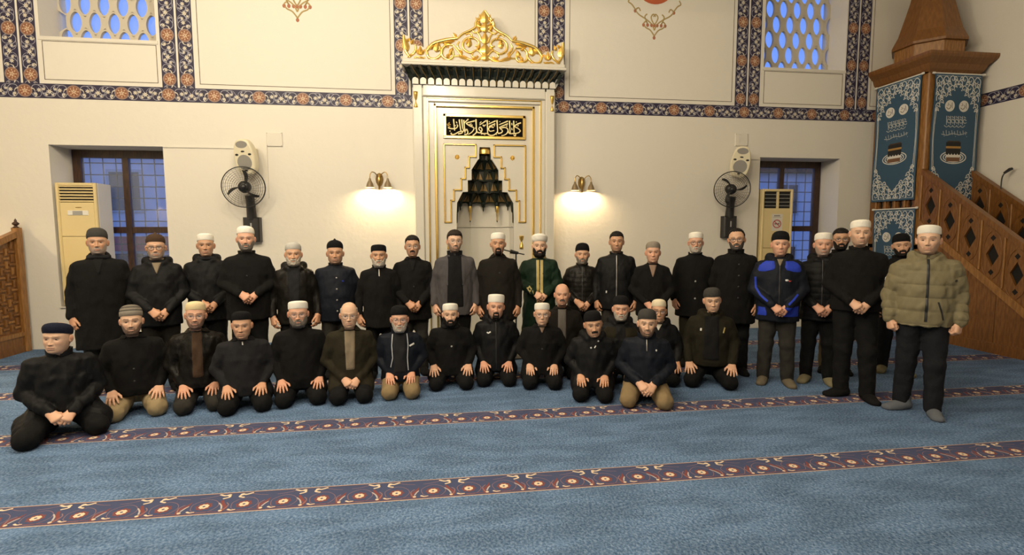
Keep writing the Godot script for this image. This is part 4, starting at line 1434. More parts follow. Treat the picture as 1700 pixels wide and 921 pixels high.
	person({"pose": "kneel", "group": FRONT, "label": "kneeling man in grey striped beanie with beige trousers and black jacket",
		"x": -2.98, "z": 3.21, "top": 1.075, "girth": 1.05, "spread": 0.165, "arms": "thighs", "hand_out": 0.02, "coat": M.black_wool, "coat_name": "jacket", "skirt": false, "hem": 0.19, "trousers": M.beige, "legs_fine": true, "cap": "beanie", "cap_mat": M.banded_knit, "cap_bands": [[-0.01, 0.013, Color(0.22, 0.19, 0.155)], [0.013, 0.035, Color(0.30, 0.27, 0.22)], [0.035, 0.045, Color(0.035, 0.033, 0.03)], [0.045, 0.06, Color(0.24, 0.21, 0.17)], [0.06, 0.075, Color(0.05, 0.045, 0.04)], [0.075, 0.2, Color(0.16, 0.14, 0.115)]], "skin": pale, "beard": 0.003, "beard_mat": M.hair_dark, "stubble": 0.45, "collar": "fold", "buttons": [[0.0, 0.44, 0.009], [0.0, 0.33, 0.009]]})
	person({"pose": "kneel", "group": FRONT, "label": "kneeling man in tan skullcap, glasses and open black leather jacket over brown cardigan",
		"x": -2.44, "z": 3.12, "top": 1.085, "girth": 1.0, "spread": 0.135, "arms": "thighs", "coat": M.leather, "coat_name": "leather_jacket", "skirt": false, "hem": 0.20, "folds": 0.018, "trousers": M.grey_trousers, "cap": "low_takke", "cap_mat": M.tan_cap, "cap_y": 0.05, "skin": ruddy, "beard": 0.0035, "beard_mat": M.hair_pepper, "glasses": true, "rim_mat": M.rim_metal, "collar": "fold", "shirt": M.brown_pattern, "shirt_name": "cardigan", "v_long": 0.44, "v_wide": 0.045, "v_taper": -0.1, "buttons": [[0.0, 0.66, 0.009], [0.0, 0.58, 0.009], [0.0, 0.50, 0.009], [0.0, 0.42, 0.009]], "button_mat": M.brass_button, "look": Vector3(0, 0, -3)})
	person({"pose": "kneel", "group": FRONT, "label": "kneeling clean-shaven man in small black cap and charcoal zipped jacket",
		"x": -1.98, "z": 3.20, "top": 0.99, "girth": 1.04, "spread": 0.155, "arms": "thighs", "coat": M.charcoal, "coat_name": "jacket", "trousers": M.black_trousers, "skirt_z": 0.02, "cap": "low_takke", "cap_mat": M.black_knit, "cap_y": 0.052, "skin": tan1, "stubble": 0.15, "brow": grey_brow, "look": Vector3(-4, 3, 0), "collar": "fold", "collar_mat": M.black_knit, "under": M.pullover_dark, "zip": M.steel_zip, "zip_long": 0.05, "face_wide": 0.98, "cheek": 1.2})
	person({"pose": "kneel", "group": FRONT, "label": "kneeling man in white cap with glasses, white beard and black wool coat",
		"x": -1.48, "z": 3.05, "top": 1.07, "girth": 1.08, "belly": 1.08, "spread": 0.16, "arms": "thighs", "hand_out": 0.02, "coat": M.black_wool, "trousers": M.black_trousers, "cap": "takke", "cap_mat": M.white_cloth, "skin": ruddy, "beard": 0.0045, "beard_mat": M.hair_grey, "glasses": true, "rim_mat": M.rim_metal, "brow": grey_brow, "face_wide": 1.07, "jaw": 1.1, "collar": "stand"})
	person({"pose": "kneel", "group": FRONT, "label": "kneeling bald man with glasses, moss green coat and tan pullover",
		"x": -0.97, "z": 3.05, "top": 1.03, "girth": 1.02, "spread": 0.13, "arms": "lap", "coat": M.moss, "trousers": M.black_trousers, "skin": pale, "hair": 0.07, "bald_top": true, "hair_mat": M.hair_white, "hair_thick": 0.006, "glasses": true, "rim_mat": M.rim_metal, "brow": grey_brow, "brow_amount": 0.5, "cheek": 0.5, "collar": "fold", "under": M.pullover_dark, "shirt": M.pullover_tan, "shirt_name": "pullover", "v_long": 0.40, "v_wide": 0.055, "v_taper": 0.2, "face_long": 1.03})
	person({"pose": "kneel", "group": FRONT, "label": "kneeling man in black beanie, white beard and navy jacket with white piping",
		"x": -0.46, "z": 2.97, "top": 0.99, "girth": 1.0, "spread": 0.115, "arms": "thighs", "hand": "flat", "coat": M.navy_nylon, "coat_name": "jacket", "skirt": false, "hem": 0.17, "trousers": M.khaki, "cap": "beanie", "cap_mat": M.black_knit, "cap_y": 0.044, "skin": ruddy, "beard": 0.007, "beard_mat": M.hair_white, "glasses": true, "rim_mat": M.rim_metal, "brow": grey_brow, "collar": "high", "shirt": M.charcoal, "shirt_name": "pullover", "v_long": 0.42, "v_wide": 0.07, "v_taper": 0.0,
		"strips": [[[V(-0.075, 0.70), V(-0.085, 0.58), V(-0.078, 0.44), V(-0.10, 0.34)], 0.008, 0.004, M.white_trim, "piping"], [[V(0.075, 0.70), V(0.085, 0.58), V(0.075, 0.44), V(0.082, 0.30)], 0.008, 0.004, M.white_trim, "piping"], [[V(0.10, 0.565), V(0.15, 0.585)], 0.018, 0.004, M.logo_white, "logo"]]})
	person({"pose": "kneel", "group": FRONT, "label": "kneeling young man in white skullcap with full black beard and black coat",
		"x": 0.09, "z": 2.73, "top": 0.97, "girth": 1.02, "spread": 0.165, "arms": "thighs", "hand_out": 0.03, "coat": M.black_wool, "trousers": M.black_trousers, "cap": "takke", "cap_mat": M.white_cloth, "skin": pale, "beard": 0.009, "beard_mat": M.hair_black, "collar": "fold", "scarf": M.pullover_dark, "buttons": [[0.01, 0.50, 0.011]], "button_mat": M.grey_panel, "head": 1.06})
	person({"pose": "kneel", "group": FRONT, "label": "kneeling man in tall white cap and black sports jacket with white chest logo",
		"x": 0.62, "z": 2.66, "top": 1.05, "girth": 1.03, "spread": 0.145, "arms": "thighs", "coat": M.black_nylon, "coat_name": "jacket", "trousers": M.black_trousers, "skirt_z": 0.03, "cap": "tall_takke", "cap_mat": M.white_cloth, "skin": ruddy, "beard": 0.003, "goatee": true, "beard_mat": M.hair_dark, "stubble": 0.4, "look": Vector3(3, 0, -3), "collar": "high", "under": M.pullover_dark, "zip": M.dark_zip, "face_wide": 1.06, "jaw": 1.06,
		"strips": [[[V(-0.105, 0.585), V(-0.09, 0.575), V(-0.062, 0.592)], 0.014, 0.004, M.logo_white, "logo"]], "hood": true})
	person({"pose": "kneel", "group": FRONT, "label": "kneeling clean-shaven man in white cap, thin glasses and black wool coat",
		"x": 1.13, "z": 2.85, "top": 0.97, "girth": 1.02, "spread": 0.14, "arms": "thighs", "hand": "flat", "coat": M.black_wool, "trousers": M.black_trousers, "cap": "takke", "cap_mat": M.white_cloth, "skin": pale, "stubble": 0.05, "brow": grey_brow, "brow_amount": 0.5, "glasses": true, "rim_mat": M.rim_metal, "collar": "fold", "shirt": M.shirt_check, "v_long": 0.06, "v_wide": 0.035, "buttons": [[0.0, 0.46, 0.011]], "head": 1.05})
	person({"pose": "kneel", "group": FRONT, "label": "bareheaded balding man in dark jacket and grey shirt behind white-capped kneeling man",
		"x": 1.45, "z": 2.48, "top": 1.13, "girth": 1.02, "spread": 0.13, "arms": "thighs", "coat": M.brown_dark, "coat_name": "jacket", "trousers": M.black_trousers, "skin": ruddy, "hair": 0.085, "bald_top": true, "hair_thick": 0.004, "hair_mat": M.hair_grey, "brow": grey_brow, "beard": 0.003, "moustache_only": true, "beard_mat": M.hair_pepper, "collar": "fold", "shirt": M.pullover_grey, "v_long": 0.36, "v_wide": 0.05, "v_taper": 0.0})
	person({"pose": "kneel", "group": FRONT, "label": "kneeling man in black beanie with moustache and black jacket with pale snaps",
		"x": 1.58, "z": 3.36, "top": 0.95, "girth": 0.98, "spread": 0.125, "arms": "thighs", "hand": "flat", "coat": M.black_nylon, "coat_name": "jacket", "hood": true, "trousers": M.black_trousers, "cap": "beanie", "cap_mat": M.black_knit, "cap_y": 0.042, "skin": tan1, "beard": 0.004, "moustache_only": true, "beard_mat": M.hair_black, "stubble": 0.3, "look": Vector3(6, 5, 6), "buttons": [[0.055, 0.675, 0.009], [-0.02, 0.60, 0.010]], "button_mat": M.white_trim, "strips": [[[V(0.015, 0.60), V(0.03, 0.625)], 0.010, 0.004, M.logo_white, "logo"]]})
	person({"pose": "kneel", "group": FRONT, "label": "white-bearded man in black beanie behind, with khaki-shouldered dark jacket",
		"x": 2.03, "z": 2.95, "top": 1.04, "girth": 1.05, "spread": 0.14, "arms": "thighs", "coat": M.black_nylon, "coat_name": "jacket", "hood": true, "trousers": M.black_trousers, "cap": "beanie", "cap_mat": M.black_knit, "cap_y": 0.046, "skin": ruddy, "beard": 0.006, "beard_mat": M.hair_white, "brow": grey_brow, "scarf": M.black_knit, "patches": [[[[0.66, -0.16, -0.05], [0.62, -0.20, -0.05], [0.58, -0.21, -0.05], [0.54, -0.20, -0.05]], 0.004, M.moss, "yoke"], [[[0.66, 0.05, 0.16], [0.62, 0.05, 0.20], [0.58, 0.05, 0.21], [0.54, 0.05, 0.20]], 0.004, M.moss, "yoke"]]})
	person({"pose": "kneel", "group": FRONT, "label": "kneeling man in dark grey beanie, navy half-zip and khaki trousers, nearest the border",
		"x": 2.07, "z": 3.62, "top": 0.99, "girth": 1.05, "spread": 0.175, "arms": "lap", "hand": "point", "hand_z": 0.06, "coat": M.navy_nylon, "coat_name": "half_zip_jacket", "skirt": false, "hem": 0.19, "trousers": M.khaki, "legs_fine": true, "cap": "beanie", "cap_mat": M.grey_cap, "cap_y": 0.044, "skin": pale, "beard": 0.0025, "beard_mat": M.hair_dark, "stubble": 0.4, "collar": "high", "zip": M.steel_zip, "zip_long": 0.13, "zip_wide": 0.009, "patches": [[[[0.60, 0.088, 0.100], [0.59, 0.084, 0.104], [0.575, 0.090, 0.100]], 0.005, M.logo_white, "logo"]]})
	person({"pose": "kneel", "group": FRONT, "label": "thin man in cream cap and glasses kneeling behind the navy half-zip",
		"x": 2.50, "z": 2.92, "top": 0.985, "girth": 0.96, "spread": 0.16, "arms": "thighs", "hand_out": 0.05, "coat": M.black_nylon, "coat_name": "jacket", "hood": true, "trousers": M.black_trousers, "cap": "low_takke", "cap_mat": M.cream_cloth, "skin": tan1, "stubble": 0.35, "glasses": true, "rim": 0.002, "rim_mat": M.rim_brown, "face_wide": 0.92, "cheek": 0.4, "shirt": M.shirt_white, "v_long": 0.07, "v_wide": 0.04, "under": M.shirt_white, "hair": 0.07, "hair_mat": M.hair_dark, "hair_thick": 0.006, "watch": 1})
	person({"pose": "kneel", "group": FRONT, "label": "kneeling man in dark olive hooded parka and brown-black beanie with emblem",
		"x": 3.06, "z": 3.10, "top": 1.135, "girth": 1.08, "bulk": 1.12, "spread": 0.20, "arms": "thighs", "hand_out": 0.03, "hand_size": 1.12, "hood": true, "coat": M.dark_olive, "coat_name": "parka", "skirt": false, "hem": 0.20, "trousers": M.black_trousers, "legs_fine": true, "cap": "beanie", "cap_mat": M.grey_cap, "cap_y": 0.044, "skin": pale, "stubble": 0.15, "look": Vector3(4, 6, 4), "collar": "high", "shirt": M.pullover_dark, "shirt_name": "pullover", "v_long": 0.50, "v_wide": 0.075, "v_taper": -0.2, "watch": 1, "patches": [[[[0.585, -0.125, -0.10], [0.57, -0.125, -0.10], [0.55, -0.125, -0.10]], 0.005, M.logo_white, "badge"]], "strips": [[[V(0.125, 0.545), V(0.14, 0.60)], 0.016, 0.005, M.gold_braid, "badge"]]})

# ============================================================ the hall
const XL := -7.45    # side walls
const XR := 8.9
const MID := 0.723   # middle of the prayer wall
const ZB := 15.5
const HIGH := 7.6
func room_materials() -> void:
	var wall := plain(lin(0.66, 0.625, 0.555), 0.75)
	wall.normal_enabled = true
	wall.normal_texture = noise_tex(0.02, 512, true, 1.6, 4, 3)
	wall.normal_scale = 0.35
	wall.uv1_triplanar = true
	wall.uv1_world_triplanar = true
	wall.uv1_scale = Vector3.ONE * 0.8
	M.wall = wall
	M.ceiling = plain(lin(0.64, 0.60, 0.53), 0.9)
	var g := Gradient.new()
	g.offsets = PackedFloat32Array([0.15, 0.45, 0.6, 0.9])
	g.colors = PackedColorArray([lin(0.064, 0.120, 0.230), lin(0.110, 0.183, 0.318), lin(0.134, 0.215, 0.362), lin(0.220, 0.305, 0.455)])
	var pile := plain(Color.WHITE, 0.95)
	pile.albedo_texture = noise_tex(0.045, 1024, false, 1.0, 4, 21, g)
	pile.uv1_triplanar = true
	pile.uv1_world_triplanar = true
	pile.uv1_scale = Vector3.ONE * 0.85
	pile.normal_enabled = true
	pile.normal_texture = noise_tex(0.12, 512, true, 6.0, 3, 8)
	pile.normal_scale = 0.8
	pile.metallic_specular = 0.2
	# patches where the pile was brushed the other way
	var gp := Gradient.new()
	gp.offsets = PackedFloat32Array([0.3, 0.7])
	gp.colors = PackedColorArray([Color(0.88, 0.88, 0.88), Color(1, 1, 1)])
	pile.detail_enabled = true
	pile.detail_blend_mode = BaseMaterial3D.BLEND_MODE_MUL
	pile.detail_albedo = noise_tex(0.02, 512, false, 1.0, 4, 77, gp)
	pile.detail_uv_layer = BaseMaterial3D.DETAIL_UV_2
	pile.uv2_triplanar = true
	pile.uv2_world_triplanar = true
	pile.uv2_scale = Vector3(0.13, 0.4, 0.4)
	M.carpet = pile
	M.cream_paint = plain(lin(0.63, 0.595, 0.525), 0.7)
	M.line_brown = plain(lin(0.10, 0.075, 0.045), 0.8)
	M.gold = plain(lin(0.96, 0.69, 0.22), 0.24, 1.0)
	M.gold_soft = plain(lin(0.88, 0.60, 0.17), 0.34, 0.9)
	var marble := plain(lin(0.60, 0.57, 0.50), 0.2)
	marble.normal_enabled = true
	marble.normal_texture = noise_tex(0.012, 256, true, 1.2, 3, 31)
	marble.normal_scale = 0.25
	marble.uv1_triplanar = true
	marble.uv1_scale = Vector3.ONE * 1.3
	M.lacquer = marble
	M.dark_glaze = plain(lin(0.010, 0.014, 0.010), 0.16)
	M.bronze_glaze = plain(lin(0.20, 0.13, 0.05), 0.25, 0.5)
	M.plaque_black = plain(lin(0.005, 0.004, 0.004), 0.85, 0.0, 0.2)
	M.letter_gold = plain(lin(0.90, 0.76, 0.40), 0.4, 0.2)
	M.brass = plain(lin(0.42, 0.28, 0.10), 0.3, 1.0)
	M.black_plastic = plain(lin(0.012, 0.012, 0.013), 0.4)
	M.cream_plastic = plain(lin(0.66, 0.60, 0.44), 0.4)
	M.cream_enamel = plain(lin(0.66, 0.53, 0.27), 0.25)
	M.grey_panel = plain(lin(0.30, 0.30, 0.29), 0.4)
	M.speaker_grille = plain(lin(0.24, 0.23, 0.21), 0.7)
	M.hole = plain(lin(0.01, 0.01, 0.01), 0.8)
	M.white_plastic = plain(lin(0.7, 0.68, 0.62), 0.5)
	M.iron = plain(lin(0.02, 0.02, 0.024), 0.5, 0.3)
	var glass := plain(Color(0.92, 0.96, 1.0, 0.12), 0.02)
	glass.transparency = BaseMaterial3D.TRANSPARENCY_ALPHA
	M.glass = glass
	# woods: streaked along the grain
	M.wood = wood_mat(lin(0.205, 0.088, 0.021), lin(0.135, 0.053, 0.012), 41)
	M.wood_light = wood_mat(lin(0.31, 0.148, 0.042), lin(0.20, 0.088, 0.022), 42)
	M.wood_dark = wood_mat(lin(0.060, 0.026, 0.012), lin(0.024, 0.010, 0.005), 43)
	M.hole_shade = plain(lin(0.006, 0.005, 0.004), 0.95)  # near-black colour standing in for shade inside the pulpit piercings
	M.gypsum = plain(lin(0.52, 0.47, 0.38), 0.8)
	# the painted tile-like band: navy ground, orange roundels, cream blossoms on grey tendrils
	var im := Image.create(512, 176, false, Image.FORMAT_RGB8)
	var navy := lin(0.013, 0.010, 0.040)
	var grey := lin(0.30, 0.29, 0.33)
	var cream := lin(0.56, 0.52, 0.43)
	var rust := lin(0.20, 0.072, 0.032)
	im.fill(navy)
	for side in [0, 1]:
		var q := func(x: float, y: float) -> Vector2: return Vector2(x if side == 0 else 512.0 - x, y)
		# one long tendril that swings from roundel to edge and back, with side shoots and lance leaves
		stroke(im, [q.call(190, 70), q.call(168, 26), q.call(120, 18), q.call(84, 52), q.call(74, 104), q.call(46, 150), q.call(0, 158)], 8, 7, grey)
		stroke(im, [q.call(190, 110), q.call(160, 154), q.call(112, 160), q.call(84, 128), q.call(92, 92)], 8, 5, grey)
		stroke(im, [q.call(120, 18), q.call(70, 14), q.call(30, 34), q.call(12, 70)], 7, 4, grey)
		stroke(im, [q.call(184, 60), q.call(160, 70), q.call(148, 100)], 15, 4, cream)
		stroke(im, [q.call(66, 118), q.call(40, 112), q.call(24, 88)], 15, 4, grey)
		stroke(im, [q.call(60, 30), q.call(44, 52), q.call(50, 78)], 14, 4, grey)
		stroke(im, [q.call(150, 156), q.call(132, 138), q.call(136, 116)], 13, 4, cream)
		for b in [[150, 124, 17], [108, 78, 21], [62, 66, 15], [34, 132, 14], [0, 96, 25]]:
			var c: Vector2 = q.call(b[0], b[1])
			for k in 7:
				var th: float = TAU * k / 7 + b[0] * 0.7
				stroke(im, [c, c + Vector2(cos(th), sin(th)) * b[2] * 0.7, c + Vector2(cos(th), sin(th)) * b[2] * 1.25], b[2] * 0.75, 3, cream)
			dot(im, c.x, c.y, b[2] * 0.25, lin(0.36, 0.26, 0.16))
	dot(im, 256, 88, 76, lin(0.40, 0.27, 0.19))
	dot(im, 256, 88, 70, navy)
	dot(im, 256, 88, 66, lin(0.36, 0.20, 0.12))
	dot(im, 256, 88, 60, rust)
	petals(im, 256, 88, 8, 45, 8, lin(0.50, 0.36, 0.24))
	dot(im, 256, 88, 34, lin(0.30, 0.14, 0.07))
	for k in 5:
		var th := TAU * k / 5 - PI / 2
		stroke(im, [Vector2(256, 88), Vector2(256 + cos(th) * 16, 88 + sin(th) * 16), Vector2(256 + cos(th) * 30, 88 + sin(th) * 30)], 14, 5, lin(0.58, 0.47, 0.34))
	dot(im, 256, 88, 7, rust)
	im.fill_rect(Rect2i(0, 0, 512, 5), navy)
	im.fill_rect(Rect2i(0, 171, 512, 5), navy)
	M.band = print_mat(im, 0.55)
	var up := Image.create(176, 512, false, Image.FORMAT_RGB8)
	up.copy_from(im)
	up.rotate_90(CLOCKWISE)
	M.band_up = print_mat(up, 0.55)
	# the woven border of the carpet
	var cb := Image.create(512, 300, false, Image.FORMAT_RGB8)
	var ground := lin(0.058, 0.072, 0.140)
	var red := lin(0.18, 0.060, 0.060)
	var ivory := lin(0.62, 0.50, 0.36)
	var pink := lin(0.24, 0.14, 0.14)
	var lblue := lin(0.080, 0.15, 0.26)
	cb.fill(ground)
	for k in 2:
		var ox := k * 256.0
		# wreath round a flower
		stroke(cb, [Vector2(ox + 30, 230), Vector2(ox + 20, 150), Vector2(ox + 90, 90), Vector2(ox + 160, 120), Vector2(ox + 190, 190), Vector2(ox + 150, 262), Vector2(ox + 80, 268), Vector2(ox + 30, 230)], 4, 4, pink)
		dot(cb, ox + 100, 186, 46, lblue)
		petals(cb, ox + 100, 186, 8, 38, 15, red)
		petals(cb, ox + 100, 186, 8, 22, 11, ivory, 0.4)
		dot(cb, ox + 100, 186, 20, ivory)
		dot(cb, ox + 100, 186, 9, ground)
		stroke(cb, [Vector2(ox + 10, 274), Vector2(ox + 128, 262), Vector2(ox + 246, 276)], 6, 6, red)
		stroke(cb, [Vector2(ox + 20, 250), Vector2(ox + 40, 262), Vector2(ox + 66, 256)], 16, 8, ivory)
	# cloud scrolls along the far edge and tulips between the flowers
	for f in [[210.0, 1.0], [302.0, -1.0]]:
		var x: float = f[0]
		var s: float = f[1]
		stroke(cb, [Vector2(x - 60 * s, 26), Vector2(x - 26 * s, 44), Vector2(x, 40), Vector2(x + 12 * s, 70), Vector2(x - 22 * s, 88)], 17, 15, ivory)
		stroke(cb, [Vector2(x - 60 * s, 34), Vector2(x - 120 * s, 60), Vector2(x - 180 * s, 70)], 5, 4, pink)
		dot(cb, x + 2 * s, 40, 15, ivory)
	for f in [[228.0, 1.0, 0.0], [484.0, -1.0, 1.0]]:
		var x: float = f[0]
		var s: float = f[1]
		stroke(cb, [Vector2(x - 34 * s, 120), Vector2(x - 10 * s, 170), Vector2(x + 20 * s, 220), Vector2(x + 6 * s, 270)], 20, 26, red)
		stroke(cb, [Vector2(x - 44 * s, 150), Vector2(x - 16 * s, 190), Vector2(x, 236)], 9, 12, lin(0.42, 0.38, 0.36))
		stroke(cb, [Vector2(x + 6 * s, 150), Vector2(x + 28 * s, 190), Vector2(x + 14 * s, 250)], 7, 8, pink)
		dot(cb, x, 258, 12, ivory)
	cb.fill_rect(Rect2i(0, 0, 512, 9), lin(0.45, 0.33, 0.26))
	cb.fill_rect(Rect2i(0, 9, 512, 5), lin(0.12, 0.05, 0.05))
	cb.fill_rect(Rect2i(0, 284, 512, 5), lin(0.12, 0.05, 0.05))
	cb.fill_rect(Rect2i(0, 289, 512, 11), lin(0.45, 0.33, 0.26))
	var border := print_mat(cb, 0.95)
	border.metallic_specular = 0.2
	border.normal_enabled = true
	border.normal_texture = pile.normal_texture
	border.normal_scale = 0.5
	M.border = border
func wood_mat(a: Color, b: Color, seed_: int) -> StandardMaterial3D:
	var g := Gradient.new()
	g.offsets = PackedFloat32Array([0.2, 0.8])
	g.colors = PackedColorArray([b, a])
	var m := plain(Color.WHITE, 0.38)
	m.albedo_texture = noise_tex(0.02, 256, false, 1.0, 4, seed_, g)
	m.uv1_triplanar = true
	m.uv1_scale = Vector3(5.0, 0.9, 5.0)
	return m
func wall_with_holes(b: Build, x0: float, x1: float, y0: float, y1: float, z0: float, z1: float, holes: Array) -> void:
	# holes: [x0, x1, y0, y1], cut by slicing the wall into upright strips
	var xs := [x0, x1]
	for h in holes:
		for x in [h[0], h[1]]:
			if not xs.has(x): xs.append(x)
	xs.sort()
	for k in xs.size() - 1:
		var m: float = (xs[k] + xs[k + 1]) * 0.5
		var gaps := []
		for h in holes:
			if m > h[0] and m < h[1]:
				gaps.append([h[2], h[3]])
		gaps.sort()
		var y := y0
		for gp in gaps:
			if gp[0] > y:
				b.box(Vector3(xs[k], y, z0), Vector3(xs[k + 1], gp[0], z1))
			y = gp[1]
		if y < y1:
			b.box(Vector3(xs[k], y, z0), Vector3(xs[k + 1], y1, z1))
func slab(called: String, parent: Node, o: Vector3, ex: Vector3, ey: Vector3, thick: float, mat: Material, uv0 := Vector2.ZERO, uv1 := Vector2.ONE) -> MeshInstance3D:
	# printed board: front face o, o+ex, o+ex+ey, o+ey; u along ex, v down from ey
	var b := Build.new()
	var back := ex.cross(ey).normalized() * -thick
	b.face(o, o + ex, o + ex + ey, o + ey, Vector2(uv0.x, uv1.y), Vector2(uv1.x, uv1.y), Vector2(uv1.x, uv0.y), Vector2(uv0.x, uv0.y))
	var c := [o, o + ex, o + ex + ey, o + ey]
	for k in 4:
		var q := (k + 1) % 4
		var e := Vector2(uv0.x, uv0.y + 0.002)
		b.face(c[k] + back, c[q] + back, c[q], c[k], e, e, e, e)
	b.face(o + ex + back, o + back, o + ey + back, o + ex + ey + back, Vector2.ZERO, Vector2.ZERO, Vector2.ZERO, Vector2.ZERO)
	return put(b, called, mat, parent)
const LOWER := [0.63, 3.055]
const UPPER := [4.60, 6.30]
const WIN_L := [-5.72, -4.16]
const WIN_R := [5.61, 7.17]
func build_room() -> void:
	var b := Build.new()
	wall_with_holes(b, XL - 0.5, XR + 0.5, -0.1, HIGH + 0.3, -0.6, 0.0, [[WIN_L[0], WIN_L[1], LOWER[0], LOWER[1]], [WIN_R[0], WIN_R[1], LOWER[0], LOWER[1]], [WIN_L[0], WIN_L[1], UPPER[0], UPPER[1]], [WIN_R[0], WIN_R[1], UPPER[0], UPPER[1]], [MID - 0.52, MID + 0.52, 0.0, 3.16]])
	put(b, "wall_back", M.wall, self).set_meta("kind", "structure")
	b = Build.new()
	b.box(Vector3(MID - 0.6, -0.1, -0.75), Vector3(MID + 0.6, 3.3, -0.601))
	put(b, "wall_niche", M.wall, self).set_meta("kind", "structure")
	b = Build.new()
	b.box(Vector3(XR, -0.1, 0.0), Vector3(XR + 0.5, HIGH + 0.3, ZB))
	put(b, "wall_right", M.wall, self).set_meta("kind", "structure")
	b = Build.new()
	b.box(Vector3(XL - 0.5, -0.1, 0.0), Vector3(XL, HIGH + 0.3, ZB))
	put(b, "wall_left", M.wall, self).set_meta("kind", "structure")
	b = Build.new()
	b.box(Vector3(XL - 0.5, -0.1, ZB), Vector3(XR + 0.5, HIGH + 0.3, ZB + 0.5))
	put(b, "wall_rear", M.wall, self).set_meta("kind", "structure")
	b = Build.new()
	b.box(Vector3(XL, HIGH, 0.0), Vector3(XR, HIGH + 0.3, ZB))
	put(b, "ceiling", M.ceiling, self).set_meta("kind", "structure")
	# the fitted carpet: plain blue rows between woven borders
	var fl := structure("floor")
	var edges := [0.0]
	for k in 11:
		edges.append(1.02 + k * 1.34)
		edges.append(1.29 + k * 1.34)
	edges.append(ZB)
	for k in edges.size() - 1:
		var z0: float = edges[k]
		var z1: float = edges[k + 1]
		b = Build.new()
		if k % 2 == 0:
			b.box(Vector3(XL, -0.1, z0), Vector3(XR, 0.0, z1))
			put(b, "carpet_row", M.carpet, fl)
		else:
			var period := 0.485
			b.face(Vector3(XL, 0, z1), Vector3(XR, 0, z1), Vector3(XR, 0, z0), Vector3(XL, 0, z0), Vector2(0, 1), Vector2((XR - XL) / period, 1), Vector2((XR - XL) / period, 0), Vector2(0, 0))
			b.face(Vector3(XL, -0.1, z0), Vector3(XR, -0.1, z0), Vector3(XR, -0.1, z1), Vector3(XL, -0.1, z1))
			put(b, "carpet_border", M.border, fl)
	# painted bands
	var trim := structure("trim_1")
	var per := 0.645
	var fy0 := 3.72
	var fy1 := 3.93
	for seg in [[XL + 0.01, MID - 1.145], [MID + 1.145, XR - 0.01]]:
		var w: float = seg[1] - seg[0]
		var off := 0.22
		slab("painted_band", trim, Vector3(seg[0], fy0, 0.004), Vector3(w, 0, 0), Vector3(0, fy1 - fy0, 0), 0.006, M.band, Vector2(off, 0), Vector2(off + w / per, 1))
	for x in [-6.225, -4.11, -0.69, 1.607, 5.09, 7.19]:
		for h in 2:
			var xx: float = x + h * 0.243
			slab("painted_band", trim, Vector3(xx, fy1 + 0.0, 0.004), Vector3(0.212, 0, 0), Vector3(0, HIGH - fy1 - 0.02, 0), 0.006, M.band_up, Vector2(0 if h == 0 else 1, 0), Vector2(1 if h == 0 else 0, (HIGH - fy1) / per))
	slab("painted_band", trim, Vector3(XR - 0.004, 3.79, 0.01), Vector3(0, 0, ZB - 0.03), Vector3(0, 0.21, 0), 0.006, M.band, Vector2(0, 0), Vector2(ZB / per, 1))
	# thin brown ruled lines that frame the plain fields
	var rule := structure("trim_2")
	var fields := [[-3.585, -0.745, 3.99, 7.4], [2.14, 5.035, 3.99, 7.4], [-5.70, -4.165, 3.985, 4.53], [5.625, 7.14, 3.985, 4.53], [-0.16, 1.57, 3.99, 7.4], [7.70, 8.85, 3.99, 7.4], [-7.40, -6.28, 3.99, 7.4]]
	for f in fields:
		b = Build.new()
		var lw := 0.009
		b.box(Vector3(f[0], f[2], -0.002), Vector3(f[1], f[2] + lw, 0.0015))
		b.box(Vector3(f[0], f[3], -0.002), Vector3(f[1], f[3] + lw, 0.0015))
		b.box(Vector3(f[0], f[2], -0.002), Vector3(f[0] + lw, f[3], 0.0015))
		b.box(Vector3(f[1] - lw, f[2], -0.002), Vector3(f[1], f[3], 0.0015))
		put(b, "ruled_line", M.line_brown, rule)
	# painted roundels with pendent scrolls
	var orn := structure("trim_3")
	for cx in [-2.135, 3.60]:
		b = Build.new()
		b.lathe([Vector2(0.0, 0.0025), Vector2(0.36, 0.0025), Vector2(0.36, -0.002)], 40, Transform3D(Basis(Vector3.RIGHT, PI / 2), Vector3(cx, 5.90, 0)))
		put(b, "roundel", plain(lin(0.42, 0.09, 0.03), 0.7), orn)
		b = Build.new()
		for s in [-1.0, 1.0]:
			for line in [[Vector2(0.0, 5.03), Vector2(0.07, 5.12), Vector2(0.15, 5.16), Vector2(0.19, 5.22), Vector2(0.15, 5.26), Vector2(0.12, 5.22)], [Vector2(0.0, 5.12), Vector2(0.05, 5.22), Vector2(0.16, 5.30), Vector2(0.27, 5.36), Vector2(0.33, 5.43), Vector2(0.28, 5.47), Vector2(0.25, 5.42)], [Vector2(0.0, 5.2), Vector2(0.06, 5.32), Vector2(0.02, 5.38), Vector2(-0.02, 5.34)], [Vector2(0.33, 5.43), Vector2(0.40, 5.52), Vector2(0.46, 5.56), Vector2(0.43, 5.62)], [Vector2(0.12, 5.22), Vector2(0.17, 5.33), Vector2(0.13, 5.38)]]:
				var pts := []
				for q in curve(line, 5):
					pts.append(Vector3(cx + q.x * s, q.y, 0.0))
				b.tube(pts, [0.011], 6, false, 0.15)
		put(b, "painted_scroll", plain(lin(0.38, 0.28, 0.11), 0.8), orn)
		b = Build.new()
		for q in [[0.0, 5.0], [-0.19, 5.2], [0.19, 5.2], [-0.12, 5.2], [0.12, 5.2], [0.0, 5.2], [-0.34, 5.42], [0.34, 5.42], [0.05, 5.2], [-0.05, 5.2]]:
			b.ball(Vector3(cx + q[0], q[1], 0), Vector3(0.026, 0.032, 0.002), 4, 8)
		put(b, "painted_bud", plain(lin(0.34, 0.13, 0.07), 0.8), orn)
	lower_window("window_1", WIN_L, -4.94, 0.0)
	lower_window("window_2", WIN_R, 6.35, 0.0)
